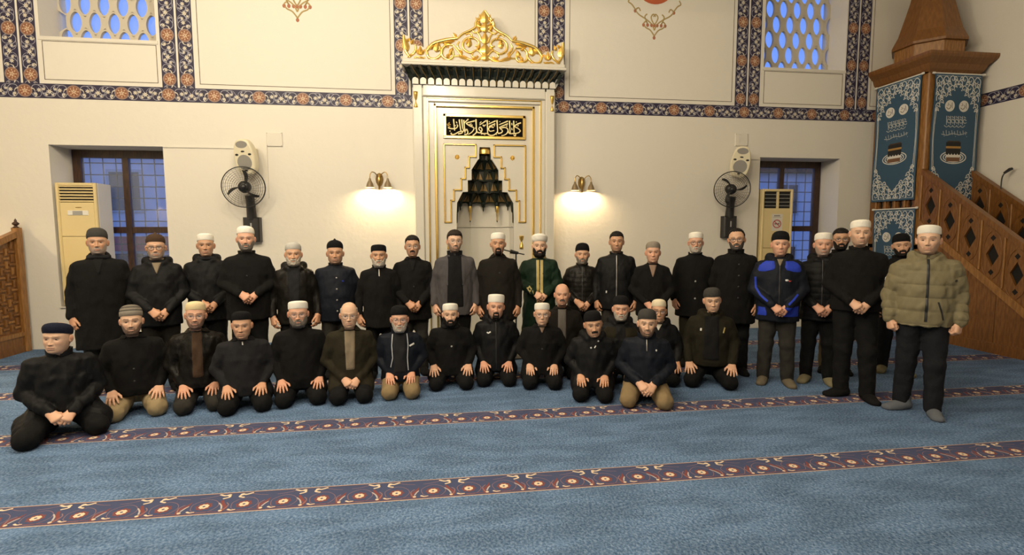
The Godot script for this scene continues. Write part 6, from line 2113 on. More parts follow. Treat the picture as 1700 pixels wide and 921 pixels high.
# ============================================================ fittings on the walls
func sconce(at: Vector3, turn: float, label: String, bright := 1.0) -> void:
	var r := thing("wall_lamp", label, "wall lamp", at, turn, "brass wall lamps")
	var b := Build.new()
	b.lathe([Vector2(0.0, -0.11), Vector2(0.03, -0.10), Vector2(0.055, -0.05), Vector2(0.062, 0.0), Vector2(0.05, 0.055), Vector2(0.028, 0.09), Vector2(0.0, 0.10)], 16, Transform3D(Basis.from_scale(Vector3(1, 1, 0.45)), Vector3(0, 0, 0.012)))
	put(b, "wall_plate", M.brass, r)
	b = Build.new()
	b.lathe([Vector2(0.004, -0.17), Vector2(0.018, -0.15), Vector2(0.012, -0.13), Vector2(0.026, -0.09), Vector2(0.034, -0.03), Vector2(0.030, 0.02), Vector2(0.014, 0.05), Vector2(0.006, 0.08)], 14, Transform3D(Basis(), Vector3(0, 0, 0.055)))
	put(b, "finial", M.brass, r)
	for s in [-1.0, 1.0]:
		b = Build.new()
		var pts := []
		for p in [Vector3(0.02, 0.0, 0.05), Vector3(0.045, 0.075, 0.075), Vector3(0.10, 0.105, 0.095), Vector3(0.135, 0.06, 0.105), Vector3(0.138, -0.01, 0.11)]:
			pts.append(Vector3(p.x * s, p.y, p.z))
		b.tube(curve(pts, 6), [0.0075], 8)
		put(b, "arm", M.brass, r)
		var c := Vector3(0.138 * s, -0.01, 0.11)
		b = Build.new()
		b.lathe([Vector2(0.07, -0.13), Vector2(0.058, -0.11), Vector2(0.050, -0.075), Vector2(0.034, -0.04), Vector2(0.022, -0.02), Vector2(0.016, 0.01), Vector2(0.012, 0.015), Vector2(0.014, -0.018), Vector2(0.026, -0.042), Vector2(0.044, -0.076), Vector2(0.053, -0.108), Vector2(0.067, -0.13)], 18, Transform3D(Basis(), c))
		put(b, "lamp_shade", M.shade_glass, r)
		b = Build.new()
		b.ball(c + Vector3(0, -0.09, 0), Vector3(0.022, 0.034, 0.022), 8, 10)
		put(b, "bulb", M.bulb, r)
		var l := OmniLight3D.new()
		l.name = "wall_lamp_light"
		l.position = c + Vector3(0, -0.09, 0)
		l.light_color = Color(1.0, 0.87, 0.66)
		l.light_energy = 0.9 * bright
		l.light_size = 0.03
		l.omni_range = 30.0
		l.omni_attenuation = 2.0
		l.shadow_enabled = true
		r.add_child(l)
func wall_fan(at: Vector3, blades_turn: float, face: Vector3, label: String) -> void:
	# at: middle of the wall box; the head leans out above it
	var r := thing("wall_fan", label, "fan", at, 0.0, "black wall fans")
	var b := Build.new()
	b.bevel_box(Vector3(-0.12, -0.19, 0.0), Vector3(0.12, 0.19, 0.13), 0.02)
	put(b, "wall_box", M.black_plastic, r)
	b = Build.new()
	b.box(Vector3(-0.012, 0.0, 0.13), Vector3(0.012, 0.10, 0.132))
	put(b, "badge", M.grey_panel, r)
	b = Build.new()
	b.tube([Vector3(0, 0.16, 0.07), Vector3(0, 0.40, 0.10), Vector3(0.0, 0.52, 0.13)], [0.075, 0.066, 0.07], 10)
	put(b, "neck", M.black_plastic, r)
	var hub := Vector3(face.x * 0.12 - 0.05, 0.64, 0.24)
	var xf := Transform3D(Basis.looking_at(-face.normalized(), Vector3.UP), hub)
	# local -z of looking_at(-face) points along -face, so local +z faces the room
	b = Build.new()
	b.lathe([Vector2(0.0, -0.13), Vector2(0.075, -0.12), Vector2(0.09, -0.05), Vector2(0.088, 0.02), Vector2(0.05, 0.05), Vector2(0.0, 0.055)], 16, xf * Transform3D(Basis(Vector3.RIGHT, PI / 2), Vector3.ZERO))
	put(b, "motor", M.black_plastic, r)
	for k in 3:
		b = Build.new()
		var th := blades_turn + TAU * k / 3
		var lead := []
		var trail := []
		for q in 7:
			var t := q / 6.0
			var rad := lerpf(0.05, 0.25, t)
			var a := th + 0.35 * t
			var w := lerpf(0.28, 0.34, t) * (1.0 - 0.55 * pow(t, 4.0))
			lead.append(xf * Vector3(cos(a) * rad, sin(a) * rad, 0.075))
			trail.append(xf * Vector3(cos(a - w) * rad, sin(a - w) * rad, 0.035))
		for q in 6:
			b.face(trail[q], trail[q + 1], lead[q + 1], lead[q])
			b.face(trail[q + 1] - xf.basis.z * 0.004, trail[q] - xf.basis.z * 0.004, lead[q] - xf.basis.z * 0.004, lead[q + 1] - xf.basis.z * 0.004)
		put(b, "blade", M.black_plastic, r)
	b = Build.new()
	b.ball(Vector3.ZERO, Vector3(0.045, 0.045, 0.03), 6, 12, xf * Transform3D(Basis(), Vector3(0, 0, 0.075)))
	put(b, "hub", M.black_plastic, r)
	b = Build.new()
	var ring := func(rad: float, z: float, w: float) -> void:
		var pts := []
		for q in 40:
			pts.append(xf * Vector3(cos(TAU * q / 40) * rad, sin(TAU * q / 40) * rad, z))
		b.tube(pts, [w], 5, true)
	ring.call(0.300, 0.055, 0.008)
	for k in 8:
		var rad := 0.06 + 0.03 * k
		ring.call(rad, 0.125 - 0.06 * pow(rad / 0.3, 2.5), 0.0016)
	for k in 8:
		var rad := 0.09 + 0.028 * k
		ring.call(rad, -0.02 + 0.06 * pow(rad / 0.3, 3.0), 0.0016)
	for k in 30:
		var th := TAU * k / 30
		var pts := []
		for q in 6:
			var rad := lerpf(0.05, 0.298, q / 5.0)
			pts.append(xf * Vector3(cos(th + 0.25 * q / 5.0) * rad, sin(th + 0.25 * q / 5.0) * rad, 0.125 - 0.07 * pow(rad / 0.3, 2.5)))
		b.tube(pts, [0.0014], 4)
	put(b, "guard", M.black_plastic, r)
func speaker(at: Vector3, yaw: float, roll: float, label: String) -> void:
	var r := thing("loudspeaker", label, "loudspeaker", at, yaw, "cream wall loudspeakers")
	var tilt := Transform3D(Basis.from_euler(Vector3(0.22, 0, roll)), Vector3(0, 0, 0.10))
	var b := Build.new()
	var rings := [[0.02, 0.60], [0.05, 0.82], [0.10, 0.96], [0.18, 1.0], [0.205, 0.97], [0.215, 0.90]]
	var prev := []
	for g in rings:
		var row := []
		for q in 32:
			var th := TAU * q / 32
			var u := Vector2(sin(th), cos(th))
			var p = Vector2(signf(u.x) * pow(absf(u.x), 0.6) * 0.158, signf(u.y) * pow(absf(u.y), 0.7) * 0.265) * g[1]
			p.x *= 1.0 - 0.18 * maxf(p.y / 0.265, 0.0)
			row.append(tilt * Vector3(p.x, p.y, g[0]))
		if prev:
			for q in 32:
				b.face(prev[(q + 1) % 32], prev[q], row[q], row[(q + 1) % 32])
		else:
			for q in range(1, 31):
				b.tri(row[0], row[q], row[q + 1])
		prev = row
	for q in range(1, 31):
		b.tri(prev[0], prev[q + 1], prev[q])
	put(b, "cabinet", M.cream_plastic, r)
	var disc := func(x: float, y: float, rad: float, yr: float, mat: Material, called: String, z: float) -> void:
		var d := Build.new()
		d.lathe([Vector2(0, 0.006), Vector2(0.8, 0.004), Vector2(1.0, 0.0), Vector2(1.0, -0.004)], 20, tilt * Transform3D(Basis(Vector3.RIGHT, PI / 2) * Basis.from_scale(Vector3(rad, 1, yr)), Vector3(x, y, z)))
		put(d, called, mat, r)
	disc.call(0.0, -0.075, 0.112, 0.112, M.speaker_grille, "woofer", 0.217)
	disc.call(0.0, 0.185, 0.10, 0.058, M.speaker_grille, "horn", 0.213)
	disc.call(0.0, 0.085, 0.030, 0.012, M.hole, "port", 0.216)
	disc.call(-0.10, 0.04, 0.026, 0.016, M.hole, "port", 0.216)
	disc.call(0.10, 0.04, 0.026, 0.016, M.hole, "port", 0.216)
	disc.call(0.0, -0.195, 0.026, 0.013, M.hole, "port", 0.216)
	b = Build.new()
	b.box(Vector3(-0.05, -0.05, 0.0), Vector3(0.05, 0.12, 0.13))
	put(b, "bracket", M.cream_plastic, r)
func air_conditioner(x0: float, x1: float, left: bool) -> void:
	var y0 := 0.643
	var y1 := 2.50
	var zf := 0.02
	var zb := -0.33
	var r := thing("air_conditioner", "tall cream floor air conditioner with single wide slotted outlet in window recess" if left else "tall cream air conditioner with twin louvre outlets and no-smoking notice", "air conditioner", Vector3((x0 + x1) * 0.5, y0, 0))
	var w := (x1 - x0) * 0.5
	var h := y1 - y0
	var b := Build.new()
	b.bevel_box(Vector3(-w, 0, zb), Vector3(w, h, zf - 0.03), 0.012)
	put(b, "cabinet", M.cream_enamel if not left else M.white_plastic, r)
	b = Build.new()
	b.bevel_box(Vector3(-w, 0.02, zf - 0.03), Vector3(-w + 0.045, h, zf + 0.012), 0.012)
	b.bevel_box(Vector3(w - 0.045, 0.02, zf - 0.03), Vector3(w, h, zf + 0.012), 0.012)
	b.bevel_box(Vector3(-w + 0.045, h - 0.045, zf - 0.03), Vector3(w - 0.045, h, zf + 0.012), 0.012)
	put(b, "front_rim", M.cream_enamel, r)
	b = Build.new()
	b.bevel_box(Vector3(-w + 0.045, 0.02, zf - 0.03), Vector3(w - 0.045, h - (0.80 if left else 1.05), zf), 0.006)
	put(b, "lower_panel", M.cream_enamel, r)
	b = Build.new()
	b.bevel_box(Vector3(-w + 0.045, h - (0.795 if left else 1.045), zf - 0.03), Vector3(w - 0.045, h - (0.29 if left else 0.34), zf), 0.006)
	put(b, "upper_panel", M.cream_enamel, r)
	b = Build.new()
	b.box(Vector3(-w + 0.045, h - (0.29 if left else 0.34), zf - 0.03), Vector3(w - 0.045, h - 0.045, zf - 0.025))
	put(b, "outlet", M.hole, r)
	if left:
		for k in 6:
			b = Build.new()
			var y := h - 0.282 + 0.044 * k
			b.bevel_box(Vector3(-w + 0.045, y, zf - 0.028), Vector3(w - 0.045, y + 0.022, zf), 0.005)
			put(b, "slat", M.cream_enamel, r)
		b = Build.new()
		b.bevel_box(Vector3(-0.13, h - 0.48, zf), Vector3(0.15, h - 0.41, zf + 0.008), 0.004)
		put(b, "control_panel", M.white_plastic, r)
		b = Build.new()
		b.box(Vector3(-0.06, h - 0.475, zf + 0.008), Vector3(0.075, h - 0.415, zf + 0.010))
		put(b, "display", M.grey_panel, r)
		b = Build.new()
		b.ball(Vector3(0.02, h - 0.365, zf), Vector3(0.05, 0.008, 0.004), 4, 10)
		put(b, "badge", M.brass, r)
	else:
		b = Build.new()
		b.bevel_box(Vector3(-0.012, h - 0.34, zf - 0.025), Vector3(0.03, h - 0.045, zf), 0.004)
		put(b, "outlet_divider", M.cream_enamel, r)
		for k in 4:
			for s in 2:
				b = Build.new()
				var y := h - 0.30 + 0.066 * k
				b.box(Vector3(-w + 0.06 if s == 0 else 0.035, y, zf - 0.012), Vector3(-0.016 if s == 0 else w - 0.06, y + 0.010, zf), Transform3D(Basis(), Vector3.ZERO))
				put(b, "slat", M.grey_panel, r)
		# notice
		var im := Image.create(128, 200, false, Image.FORMAT_RGB8)
		im.fill(lin(0.62, 0.58, 0.52))
		for k in 5:
			im.fill_rect(Rect2i(30 + k * 14, 14, 9, 14), lin(0.05, 0.05, 0.05))
		im.fill_rect(Rect2i(16, 36, 96, 3), lin(0.1, 0.1, 0.1))
		dot(im, 64, 118, 50, lin(0.40, 0.03, 0.03))
		dot(im, 64, 118, 40, lin(0.62, 0.58, 0.52))
		im.fill_rect(Rect2i(34, 112, 60, 11), lin(0.06, 0.05, 0.05))
		stroke(im, [Vector2(84, 108), Vector2(90, 98), Vector2(84, 90)], 4, 3, lin(0.1, 0.1, 0.1))
		stroke(im, [Vector2(34, 88), Vector2(64, 118), Vector2(94, 148)], 9, 9, lin(0.40, 0.03, 0.03))
		slab("no_smoking_notice", r, Vector3(-0.10, h - 0.74, zf + 0.001), Vector3(0.21, 0, 0), Vector3(0, 0.30, 0), 0.001, print_mat(im, 0.5))
func cable_cover(a: Vector3, b2: Vector3, label: String) -> void:
	var r := thing("cable_duct", label, "cable duct", a)
	var b := Build.new()
	var d := b2 - a
	b.box(Vector3(minf(0, d.x) - 0.008, minf(0, d.y) - 0.008, 0), Vector3(maxf(0, d.x) + 0.008, maxf(0, d.y) + 0.008, 0.016))
	put(b, "duct", M.cream_paint, r)
func build_fittings() -> void:
	sconce(Vector3(MID - 1.69, 2.60, 0), 0, "brass two-arm wall lamp between fan and prayer niche, over grey-blazer man's side")
	sconce(Vector3(MID + 1.64, 2.58, 0), 0, "brass two-arm wall lamp above the black beanie man, beyond the green robe")
	wall_fan(Vector3(-2.905, 1.80, 0), 1.25, Vector3(0.15, -0.10, 1.0), "black wall fan above the white-capped man, beside the slotted air conditioner's window")
	wall_fan(Vector3(5.02, 1.83, 0), 0.0, Vector3(-0.25, -0.12, 1.0), "black wall fan above the balding man in dark-rimmed glasses, near the no-smoking notice")
	speaker(Vector3(-2.84, 2.92, 0), -12, 0.03, "cream loudspeaker on wall above the fan over the white-capped man")
	speaker(Vector3(5.20, 2.97, 0), -24, -0.12, "cream loudspeaker tilted on wall beside window with the no-smoking notice")
	air_conditioner(-5.665, -5.11, true)
	air_conditioner(5.665, 6.265, false)
	cable_cover(Vector3(-4.14, 3.05, 0), Vector3(-2.98, 3.05, 0), "painted cable duct running from window edge to the loudspeaker")
	cable_cover(Vector3(-2.665, 2.30, 0), Vector3(-2.665, 3.09, 0), "painted vertical cable duct beside fan and loudspeaker")
	cable_cover(Vector3(5.34, 3.02, 0), Vector3(5.60, 3.02, 0), "short painted cable duct from loudspeaker to window with no-smoking notice")
	for e in [[-2.66, 3.085, "square painted cover plate on wall beside the loudspeaker above left fan"], [5.12, 3.24, "small painted cover plate above the tilted loudspeaker"]]:
		var r := thing("cover_plate", e[2], "cover plate", Vector3(e[0], e[1], 0))
		var b := Build.new()
		b.bevel_box(Vector3(0, 0, 0), Vector3(0.235, 0.215, 0.02), 0.008)
		put(b, "plate", M.cream_paint, r)
		for q in [[0.012, 0.012], [0.223, 0.012], [0.012, 0.203], [0.223, 0.203]]:
			b = Build.new()
			b.ball(Vector3(q[0], q[1], 0.02), Vector3(0.005, 0.005, 0.002), 4, 6)
			put(b, "screw", M.line_brown, r)
	# microphone on a stand in front of the niche
	var ms := thing("microphone_stand", "black microphone stand with tilted boom between white-capped man and green-robed man", "microphone stand", Vector3(1.02, 0, 1.55))
	var p := Build.new()
	p.lathe([Vector2(0.0, 0.0), Vector2(0.14, 0.0), Vector2(0.14, 0.018), Vector2(0.03, 0.03), Vector2(0.0, 0.03)], 20)
	put(p, "base", M.black_plastic, ms)
	p = Build.new()
	p.tube([Vector3(0, 0.02, 0), Vector3(0, 1.46, 0)], [0.011], 8)
	put(p, "pole", M.black_plastic, ms)
	p = Build.new()
	p.tube([Vector3(-0.22, 1.52, 0.04), Vector3(0.0, 1.465, 0.0), Vector3(0.12, 1.44, -0.02)], [0.008], 8)
	put(p, "boom", M.black_plastic, ms)
	p = Build.new()
	p.tube([Vector3(-0.08, 1.485, 0.015), Vector3(-0.04, 1.475, 0.01), Vector3(0.03, 1.462, 0)], [0.03, 0.026, 0.018], 10)
	put(p, "microphone", M.black_plastic, ms)
# ============================================================ pulpit stair, banners, preaching chair
func pierced(b: Build, q: Array, hole: Array, x0: float, x1: float) -> void:
	# q: four corners (z, y), low near, low far, top far, top near; hole: lozenge low, far, top, near; plate from x0 (outer) to x1
	var o := []
	var h := []
	for k in 4:
		o.append(q[k]); o.append((q[k] + q[(k + 1) % 4]) * 0.5)
		h.append((hole[(k + 3) % 4] + hole[k]) * 0.5); h.append(hole[k])
	for k in 8:
		var n := (k + 1) % 8
		var a: Vector2 = o[k]
		var c: Vector2 = o[n]
		var d: Vector2 = h[n]
		var e: Vector2 = h[k]
		b.face(Vector3(x0, a.y, a.x), Vector3(x0, c.y, c.x), Vector3(x0, d.y, d.x), Vector3(x0, e.y, e.x))
		b.face(Vector3(x1, c.y, c.x), Vector3(x1, a.y, a.x), Vector3(x1, e.y, e.x), Vector3(x1, d.y, d.x))
		b.face(Vector3(x0, e.y, e.x), Vector3(x0, d.y, d.x), Vector3(x1, d.y, d.x), Vector3(x1, e.y, e.x))
func banner_print() -> StandardMaterial3D:
	var im := Image.create(320, 760, false, Image.FORMAT_RGB8)
	var blue := lin(0.030, 0.078, 0.135)
	var pale := lin(0.58, 0.57, 0.53)
	im.fill(blue)
	for s in 2:
		var fx := func(x: float) -> float: return x if s == 0 else 320.0 - x
		for v in 2:
			var fy := func(y: float) -> float: return y if v == 0 else 760.0 - y
			# a thicket of curls in each corner, thinning towards the middle of the sides
			for c in [[34, 40, 22], [78, 34, 18], [120, 30, 18], [150, 52, 14], [36, 92, 20], [80, 78, 20], [120, 84, 16], [34, 140, 17], [66, 122, 15], [32, 184, 13], [100, 116, 12], [54, 162, 12], [56, 56, 12], [98, 54, 12], [140, 28, 11], [56, 104, 11], [50, 136, 10], [22, 116, 9], [24, 66, 10], [100, 92, 9], [140, 70, 9], [28, 208, 9]]:
				var x: float = fx.call(c[0])
				var y: float = fy.call(c[1])
				var r: float = c[2]
				var sg := 1.0 if s == 0 else -1.0
				stroke(im, [Vector2(x - r * sg, y + r), Vector2(x - r * sg, y - r * 0.3), Vector2(x, y - r), Vector2(x + r * sg * 0.8, y), Vector2(x, y + r * 0.6), Vector2(x - r * sg * 0.3, y)], 6, 4, pale)
				dot(im, x + r * sg, y + r * 0.7, 4, pale)
		stroke(im, [Vector2(fx.call(14), 200), Vector2(fx.call(14), 380), Vector2(fx.call(14), 560)], 3, 3, pale)
		stroke(im, [Vector2(fx.call(24), 200), Vector2(fx.call(20), 380), Vector2(fx.call(24), 560)], 4, 4, pale)
		stroke(im, [Vector2(fx.call(12), 14), Vector2(fx.call(90), 14), Vector2(fx.call(160), 14)], 3, 3, pale)
		stroke(im, [Vector2(fx.call(12), 746), Vector2(fx.call(90), 746), Vector2(fx.call(160), 746)], 3, 3, pale)
		# roundels with script
		var rx: float = fx.call(112)
		dot(im, rx, 186, 33, lin(0.62, 0.60, 0.55))
		stroke(im, [Vector2(rx - 20, 196), Vector2(rx - 6, 204), Vector2(rx + 8, 190), Vector2(rx + 2, 180)], 4, 4, lin(0.12, 0.10, 0.09))
		stroke(im, [Vector2(rx + 14, 168), Vector2(rx + 16, 186), Vector2(rx + 20, 200)], 4, 3, lin(0.12, 0.10, 0.09))
		stroke(im, [Vector2(rx - 14, 170), Vector2(rx - 8, 180), Vector2(rx - 18, 184)], 3, 3, lin(0.12, 0.10, 0.09))
	var script := lin(0.40, 0.40, 0.38)
	# interlaced line of script, then a finer one below it
	for k in 5:
		var x := 98.0 + k * 27.0
		stroke(im, [Vector2(x, 246), Vector2(x + 2, 272), Vector2(x + 4, 296)], 6, 4, script)
		stroke(im, [Vector2(x + 26, 268), Vector2(x + 14, 262), Vector2(x + 6, 274), Vector2(x + 18, 284), Vector2(x + 30, 280)], 6, 4, script)
		stroke(im, [Vector2(x - 10, 300), Vector2(x + 6, 308), Vector2(x + 22, 296)], 5, 3, script)
		dot(im, x + 16, 252, 3, script)
		stroke(im, [Vector2(x + 10, 246), Vector2(x + 24, 254)], 4, 3, script)
	stroke(im, [Vector2(74, 350), Vector2(110, 356), Vector2(150, 346), Vector2(200, 352), Vector2(246, 338)], 4, 3, script)
	for k in 9:
		var x := 84.0 + k * 19.0
		stroke(im, [Vector2(x, 334 - (k % 2) * 6), Vector2(x + 2, 344), Vector2(x + 8 - (k % 3) * 4, 352)], 4, 3, script)
		dot(im, x + 9, 362 - (k % 4) * 8, 2.2, script)
	# a cube draped in black with a gold belt, standing in white rings
	for rg in [[86, 36], [68, 27], [52, 20]]:
		var pts := []
		for q in 25:
			pts.append(Vector2(160 + cos(TAU * q / 24) * rg[0], 486 + sin(TAU * q / 24) * rg[1]))
		stroke(im, pts, 6, 6, lin(0.62, 0.60, 0.55))
	im.fill_rect(Rect2i(112, 476, 92, 34), lin(0.16, 0.075, 0.035))
	im.fill_rect(Rect2i(110, 452, 96, 34), lin(0.62, 0.60, 0.55))
	im.fill_rect(Rect2i(108, 396, 100, 66), lin(0.012, 0.010, 0.009))
	im.fill_rect(Rect2i(108, 420, 100, 13), lin(0.36, 0.20, 0.05))
	for k in 5:
		dot(im, 118 + k * 20, 462, 9, lin(0.012, 0.010, 0.009))
	im.fill_rect(Rect2i(116, 388, 86, 8), lin(0.05, 0.03, 0.02))
	return print_mat(im, 0.8)
func banner(o: Vector3, ex: Vector3, ey: Vector3, mat: Material, label: String, rod := true) -> void:
	var r := thing("banner", label, "banner", o, 0.0, "blue printed banners on the pulpit")
	var nrm := ex.cross(ey).normalized()
	# slightly waving cloth in strips
	var b := Build.new()
	var m := 10
	for k in m:
		var t0 := float(k) / m
		var t1 := float(k + 1) / m
		var w0 := nrm * 0.012 * sin(t0 * 9.0)
		var w1 := nrm * 0.012 * sin(t1 * 9.0)
		b.face(ey * t0 + w0, ex + ey * t0 + w0 * 0.4, ex + ey * t1 + w1 * 0.4, ey * t1 + w1, Vector2(0, 1 - t0), Vector2(1, 1 - t0), Vector2(1, 1 - t1), Vector2(0, 1 - t1))
		var d := nrm * -0.004
		b.face(ex + ey * t0 + w0 * 0.4 + d, ey * t0 + w0 + d, ey * t1 + w1 + d, ex + ey * t1 + w1 * 0.4 + d, Vector2(0.01, 0.5), Vector2(0.01, 0.5), Vector2(0.01, 0.5), Vector2(0.01, 0.5))
	put(b, "cloth", mat, r)
	if rod:
		b = Build.new()
		var e := ex.normalized() * 0.03
		b.tube([ey - e, ey + ex + e], [0.012], 8)
		put(b, "rod", M.white_plastic, r)
		b = Build.new()
		b.tube([ey - e * 1.4, ey - e * 0.1], [0.020], 8)
		put(b, "rod_cap", M.white_cloth, r)
		b = Build.new()
		b.tube([ey + ex + e * 0.1, ey + ex + e * 1.4], [0.020], 8)
		put(b, "rod_cap", M.white_cloth, r)
func build_minbar() -> void:
	var X := 7.8
	var W := 0.95
	var r := thing("minbar", "carved brown wooden pulpit with stair, canopy and pointed spire", "pulpit", Vector3(X, 0, 0))
	var b: Build
	# tower: posts, boarded sides, cornice, drum, spire
	for px in [0.0, W - 0.12]:
		for pz in [0.03, 0.93]:
			b = Build.new()
			b.bevel_box(Vector3(px, 0, pz), Vector3(px + 0.12, 4.30, pz + 0.12), 0.015)
			put(b, "post", M.wood_light if px == 0.0 and pz > 0.5 else M.wood, r)
	b = Build.new()
	b.box(Vector3(0.025, 0.0, 0.15), Vector3(0.06, 1.45, 0.93))
	put(b, "side_panel", M.wood, r)
	b = Build.new()
	b.box(Vector3(0.025, 4.12, 0.15), Vector3(0.06, 4.30, 0.93))
	b.box(Vector3(0.12, 4.12, 0.965), Vector3(W - 0.12, 4.30, 1.0))
	put(b, "arch_board", M.wood, r)
	b = Build.new()
	b.box(Vector3(0.12, 0.0, 0.96), Vector3(W - 0.12, 1.45, 1.0))
	put(b, "front_panel", M.wood, r)
	b = Build.new()
	b.box(Vector3(0.0, 1.45, 0.03), Vector3(W, 1.52, 1.05))
	put(b, "platform", M.wood, r)
	# railing of the platform, pierced by tear-drop openings
	for k in 4:
		var z0 := 0.15 + k * 0.195
		b = Build.new()
		pierced(b, [Vector2(z0, 1.52), Vector2(z0 + 0.195, 1.52), Vector2(z0 + 0.195, 2.42), Vector2(z0, 2.42)], [Vector2(z0 + 0.0975, 2.08), Vector2(z0 + 0.14, 2.2), Vector2(z0 + 0.0975, 2.36), Vector2(z0 + 0.055, 2.2)], 0.02, 0.05)
		put(b, "railing_panel", M.wood, r)
		b = Build.new()
		b.lathe([Vector2(0.0, 1.53), Vector2(0.018, 1.54), Vector2(0.022, 1.7), Vector2(0.014, 1.9), Vector2(0.022, 2.3), Vector2(0.018, 2.42)], 8, Transform3D(Basis(), Vector3(0.012, 0, z0)))
		put(b, "railing_post", M.wood_light, r)
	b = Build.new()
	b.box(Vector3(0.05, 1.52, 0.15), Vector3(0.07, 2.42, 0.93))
	put(b, "railing_shade_board", M.hole_shade, r)  # added black board, stands in for shade behind the railing openings
	var c := Vector3(W * 0.5, 0, 0.54)
	b = Build.new()
	var tiers := [[4.30, 0.0], [4.34, 0.03], [4.42, 0.06], [4.50, 0.14], [4.54, 0.155], [4.575, 0.155]]
	for k in tiers.size() - 1:
		for s in 4:
			var lo := func(e: float, y: float) -> Array: return [Vector3(-e, y, 0.03 - e), Vector3(W + e, y, 0.03 - e), Vector3(W + e, y, 1.05 + e), Vector3(-e, y, 1.05 + e)]
			var p: Array = lo.call(tiers[k][1], tiers[k][0])
			var q: Array = lo.call(tiers[k + 1][1], tiers[k + 1][0])
			var n := (s + 1) % 4
			b.face(p[n], p[s], q[s], q[n])
	b.box(Vector3(-0.15, 4.56, 0.0), Vector3(W + 0.15, 4.58, 1.20))
	b.box(Vector3(0.0, 4.28, 0.03), Vector3(W, 4.30, 1.05))
	put(b, "cornice", M.wood, r)
	b = Build.new()
	var drum := []
	for k in 8:
		var th := TAU * (k + 0.5) / 8
		drum.append(Vector2(cos(th), sin(th)))
	for k in 8:
		var a: Vector2 = drum[k]
		var d: Vector2 = drum[(k + 1) % 8]
		b.face(c + Vector3(d.x * 0.50, 4.57, d.y * 0.50), c + Vector3(a.x * 0.50, 4.57, a.y * 0.50), c + Vector3(a.x * 0.50, 4.83, a.y * 0.50), c + Vector3(d.x * 0.50, 4.83, d.y * 0.50))
	put(b, "drum", M.wood_light, r)
	b = Build.new()
	for k in 8:
		var a: Vector2 = drum[k]
		var d: Vector2 = drum[(k + 1) % 8]
		var prof := [[4.82, 0.50], [4.83, 0.545], [4.87, 0.545], [5.05, 0.46], [5.6, 0.31], [7.2, 0.03]]
		for q in prof.size() - 1:
			b.face(c + Vector3(d.x * prof[q][1], prof[q][0], d.y * prof[q][1]), c + Vector3(a.x * prof[q][1], prof[q][0], a.y * prof[q][1]), c + Vector3(a.x * prof[q + 1][1], prof[q + 1][0], a.y * prof[q + 1][1]), c + Vector3(d.x * prof[q + 1][1], prof[q + 1][0], d.y * prof[q + 1][1]))
	put(b, "spire", M.wood, r)
	# stair: two pierced balustrades, a handrail each, steps and a boarded side
	var zt := 1.05
	var ze := 3.85
	var slope := -0.745
	var top := func(z: float) -> float: return 2.66 + slope * (z - 1.14)
	for side in 2:
		var x := 0.0 if side == 0 else W - 0.05
		var step := 0.335
		var z := zt
		while z < ze - 0.05:
			var z1 := minf(z + step, ze)
			var m := (z + z1) * 0.5
			b = Build.new()
			var t0: float = top.call(z) - 0.05
			var t1: float = top.call(z1) - 0.05
			var tm: float = top.call(m) - 0.05
			var low := 0.76
			var yc := tm - 0.40
			pierced(b, [Vector2(z, t0 - low), Vector2(z1, t1 - low), Vector2(z1, t1), Vector2(z, t0)], [Vector2(m, yc - 0.17), Vector2(m + 0.088, yc - 0.01), Vector2(m, yc + 0.17), Vector2(m - 0.088, yc + 0.01)], x, x + 0.035)
			var panel := put(b, "balustrade_panel", M.wood, r)
			# black faces painted as the shade of small cut lozenges; raised ogee ribs
			for e in [[0.245, 0.038], [-0.245, 0.038]]:
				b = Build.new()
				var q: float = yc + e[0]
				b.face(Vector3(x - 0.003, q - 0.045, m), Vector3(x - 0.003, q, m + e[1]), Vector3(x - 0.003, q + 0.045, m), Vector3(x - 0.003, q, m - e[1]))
				put(b, "lozenge", M.hole_shade, panel)
			for s in [-1.0, 1.0]:
				b = Build.new()
				var rib := []
				for p in [[0.03, 0.335], [0.085, 0.27], [0.125, 0.12], [0.13, -0.1], [0.10, -0.25], [0.03, -0.335]]:
					rib.append(Vector3(x - 0.003, yc + p[1], m + p[0] * s))
				b.tube(curve(rib, 4), [0.007], 5)
				put(b, "rib", M.wood, panel)
			b = Build.new()
			b.tube([Vector3(x - 0.008, t0 - low + 0.02, z), Vector3(x - 0.008, t0 - 0.02, z)], [0.016], 6)
			put(b, "baluster", M.wood_light, r)
			z = z1
		b = Build.new()
		var rail := PackedVector2Array([Vector2(zt, top.call(zt) - 0.06), Vector2(ze, top.call(ze) - 0.06), Vector2(ze, top.call(ze) + 0.03), Vector2(zt, top.call(zt) + 0.03)])
		b.prism(rail, -(x + 0.075), -(x - 0.03), Transform3D(Basis(Vector3(0, 0, 1), Vector3(0, 1, 0), Vector3(-1, 0, 0)), Vector3.ZERO))
		put(b, "handrail", M.wood, r)
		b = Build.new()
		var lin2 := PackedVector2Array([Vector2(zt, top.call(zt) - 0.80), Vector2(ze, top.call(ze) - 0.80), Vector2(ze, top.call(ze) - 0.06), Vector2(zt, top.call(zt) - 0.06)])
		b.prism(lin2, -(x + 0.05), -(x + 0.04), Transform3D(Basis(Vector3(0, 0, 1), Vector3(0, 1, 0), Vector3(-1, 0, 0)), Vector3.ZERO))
		put(b, "balustrade_shade_board", M.hole_shade, r)  # added black sheet, imitates the dim inside seen through the holes
		# string board and boarded side under the stair
		b = Build.new()
		var st := PackedVector2Array([Vector2(zt, top.call(zt) - 0.93), Vector2(ze, top.call(ze) - 0.93), Vector2(ze, top.call(ze) - 0.80), Vector2(zt, top.call(zt) - 0.80)])
		b.prism(st, -(x + 0.05), -(x - 0.015), Transform3D(Basis(Vector3(0, 0, 1), Vector3(0, 1, 0), Vector3(-1, 0, 0)), Vector3.ZERO))
		put(b, "string_board", M.wood_light, r)
		var zz := zt
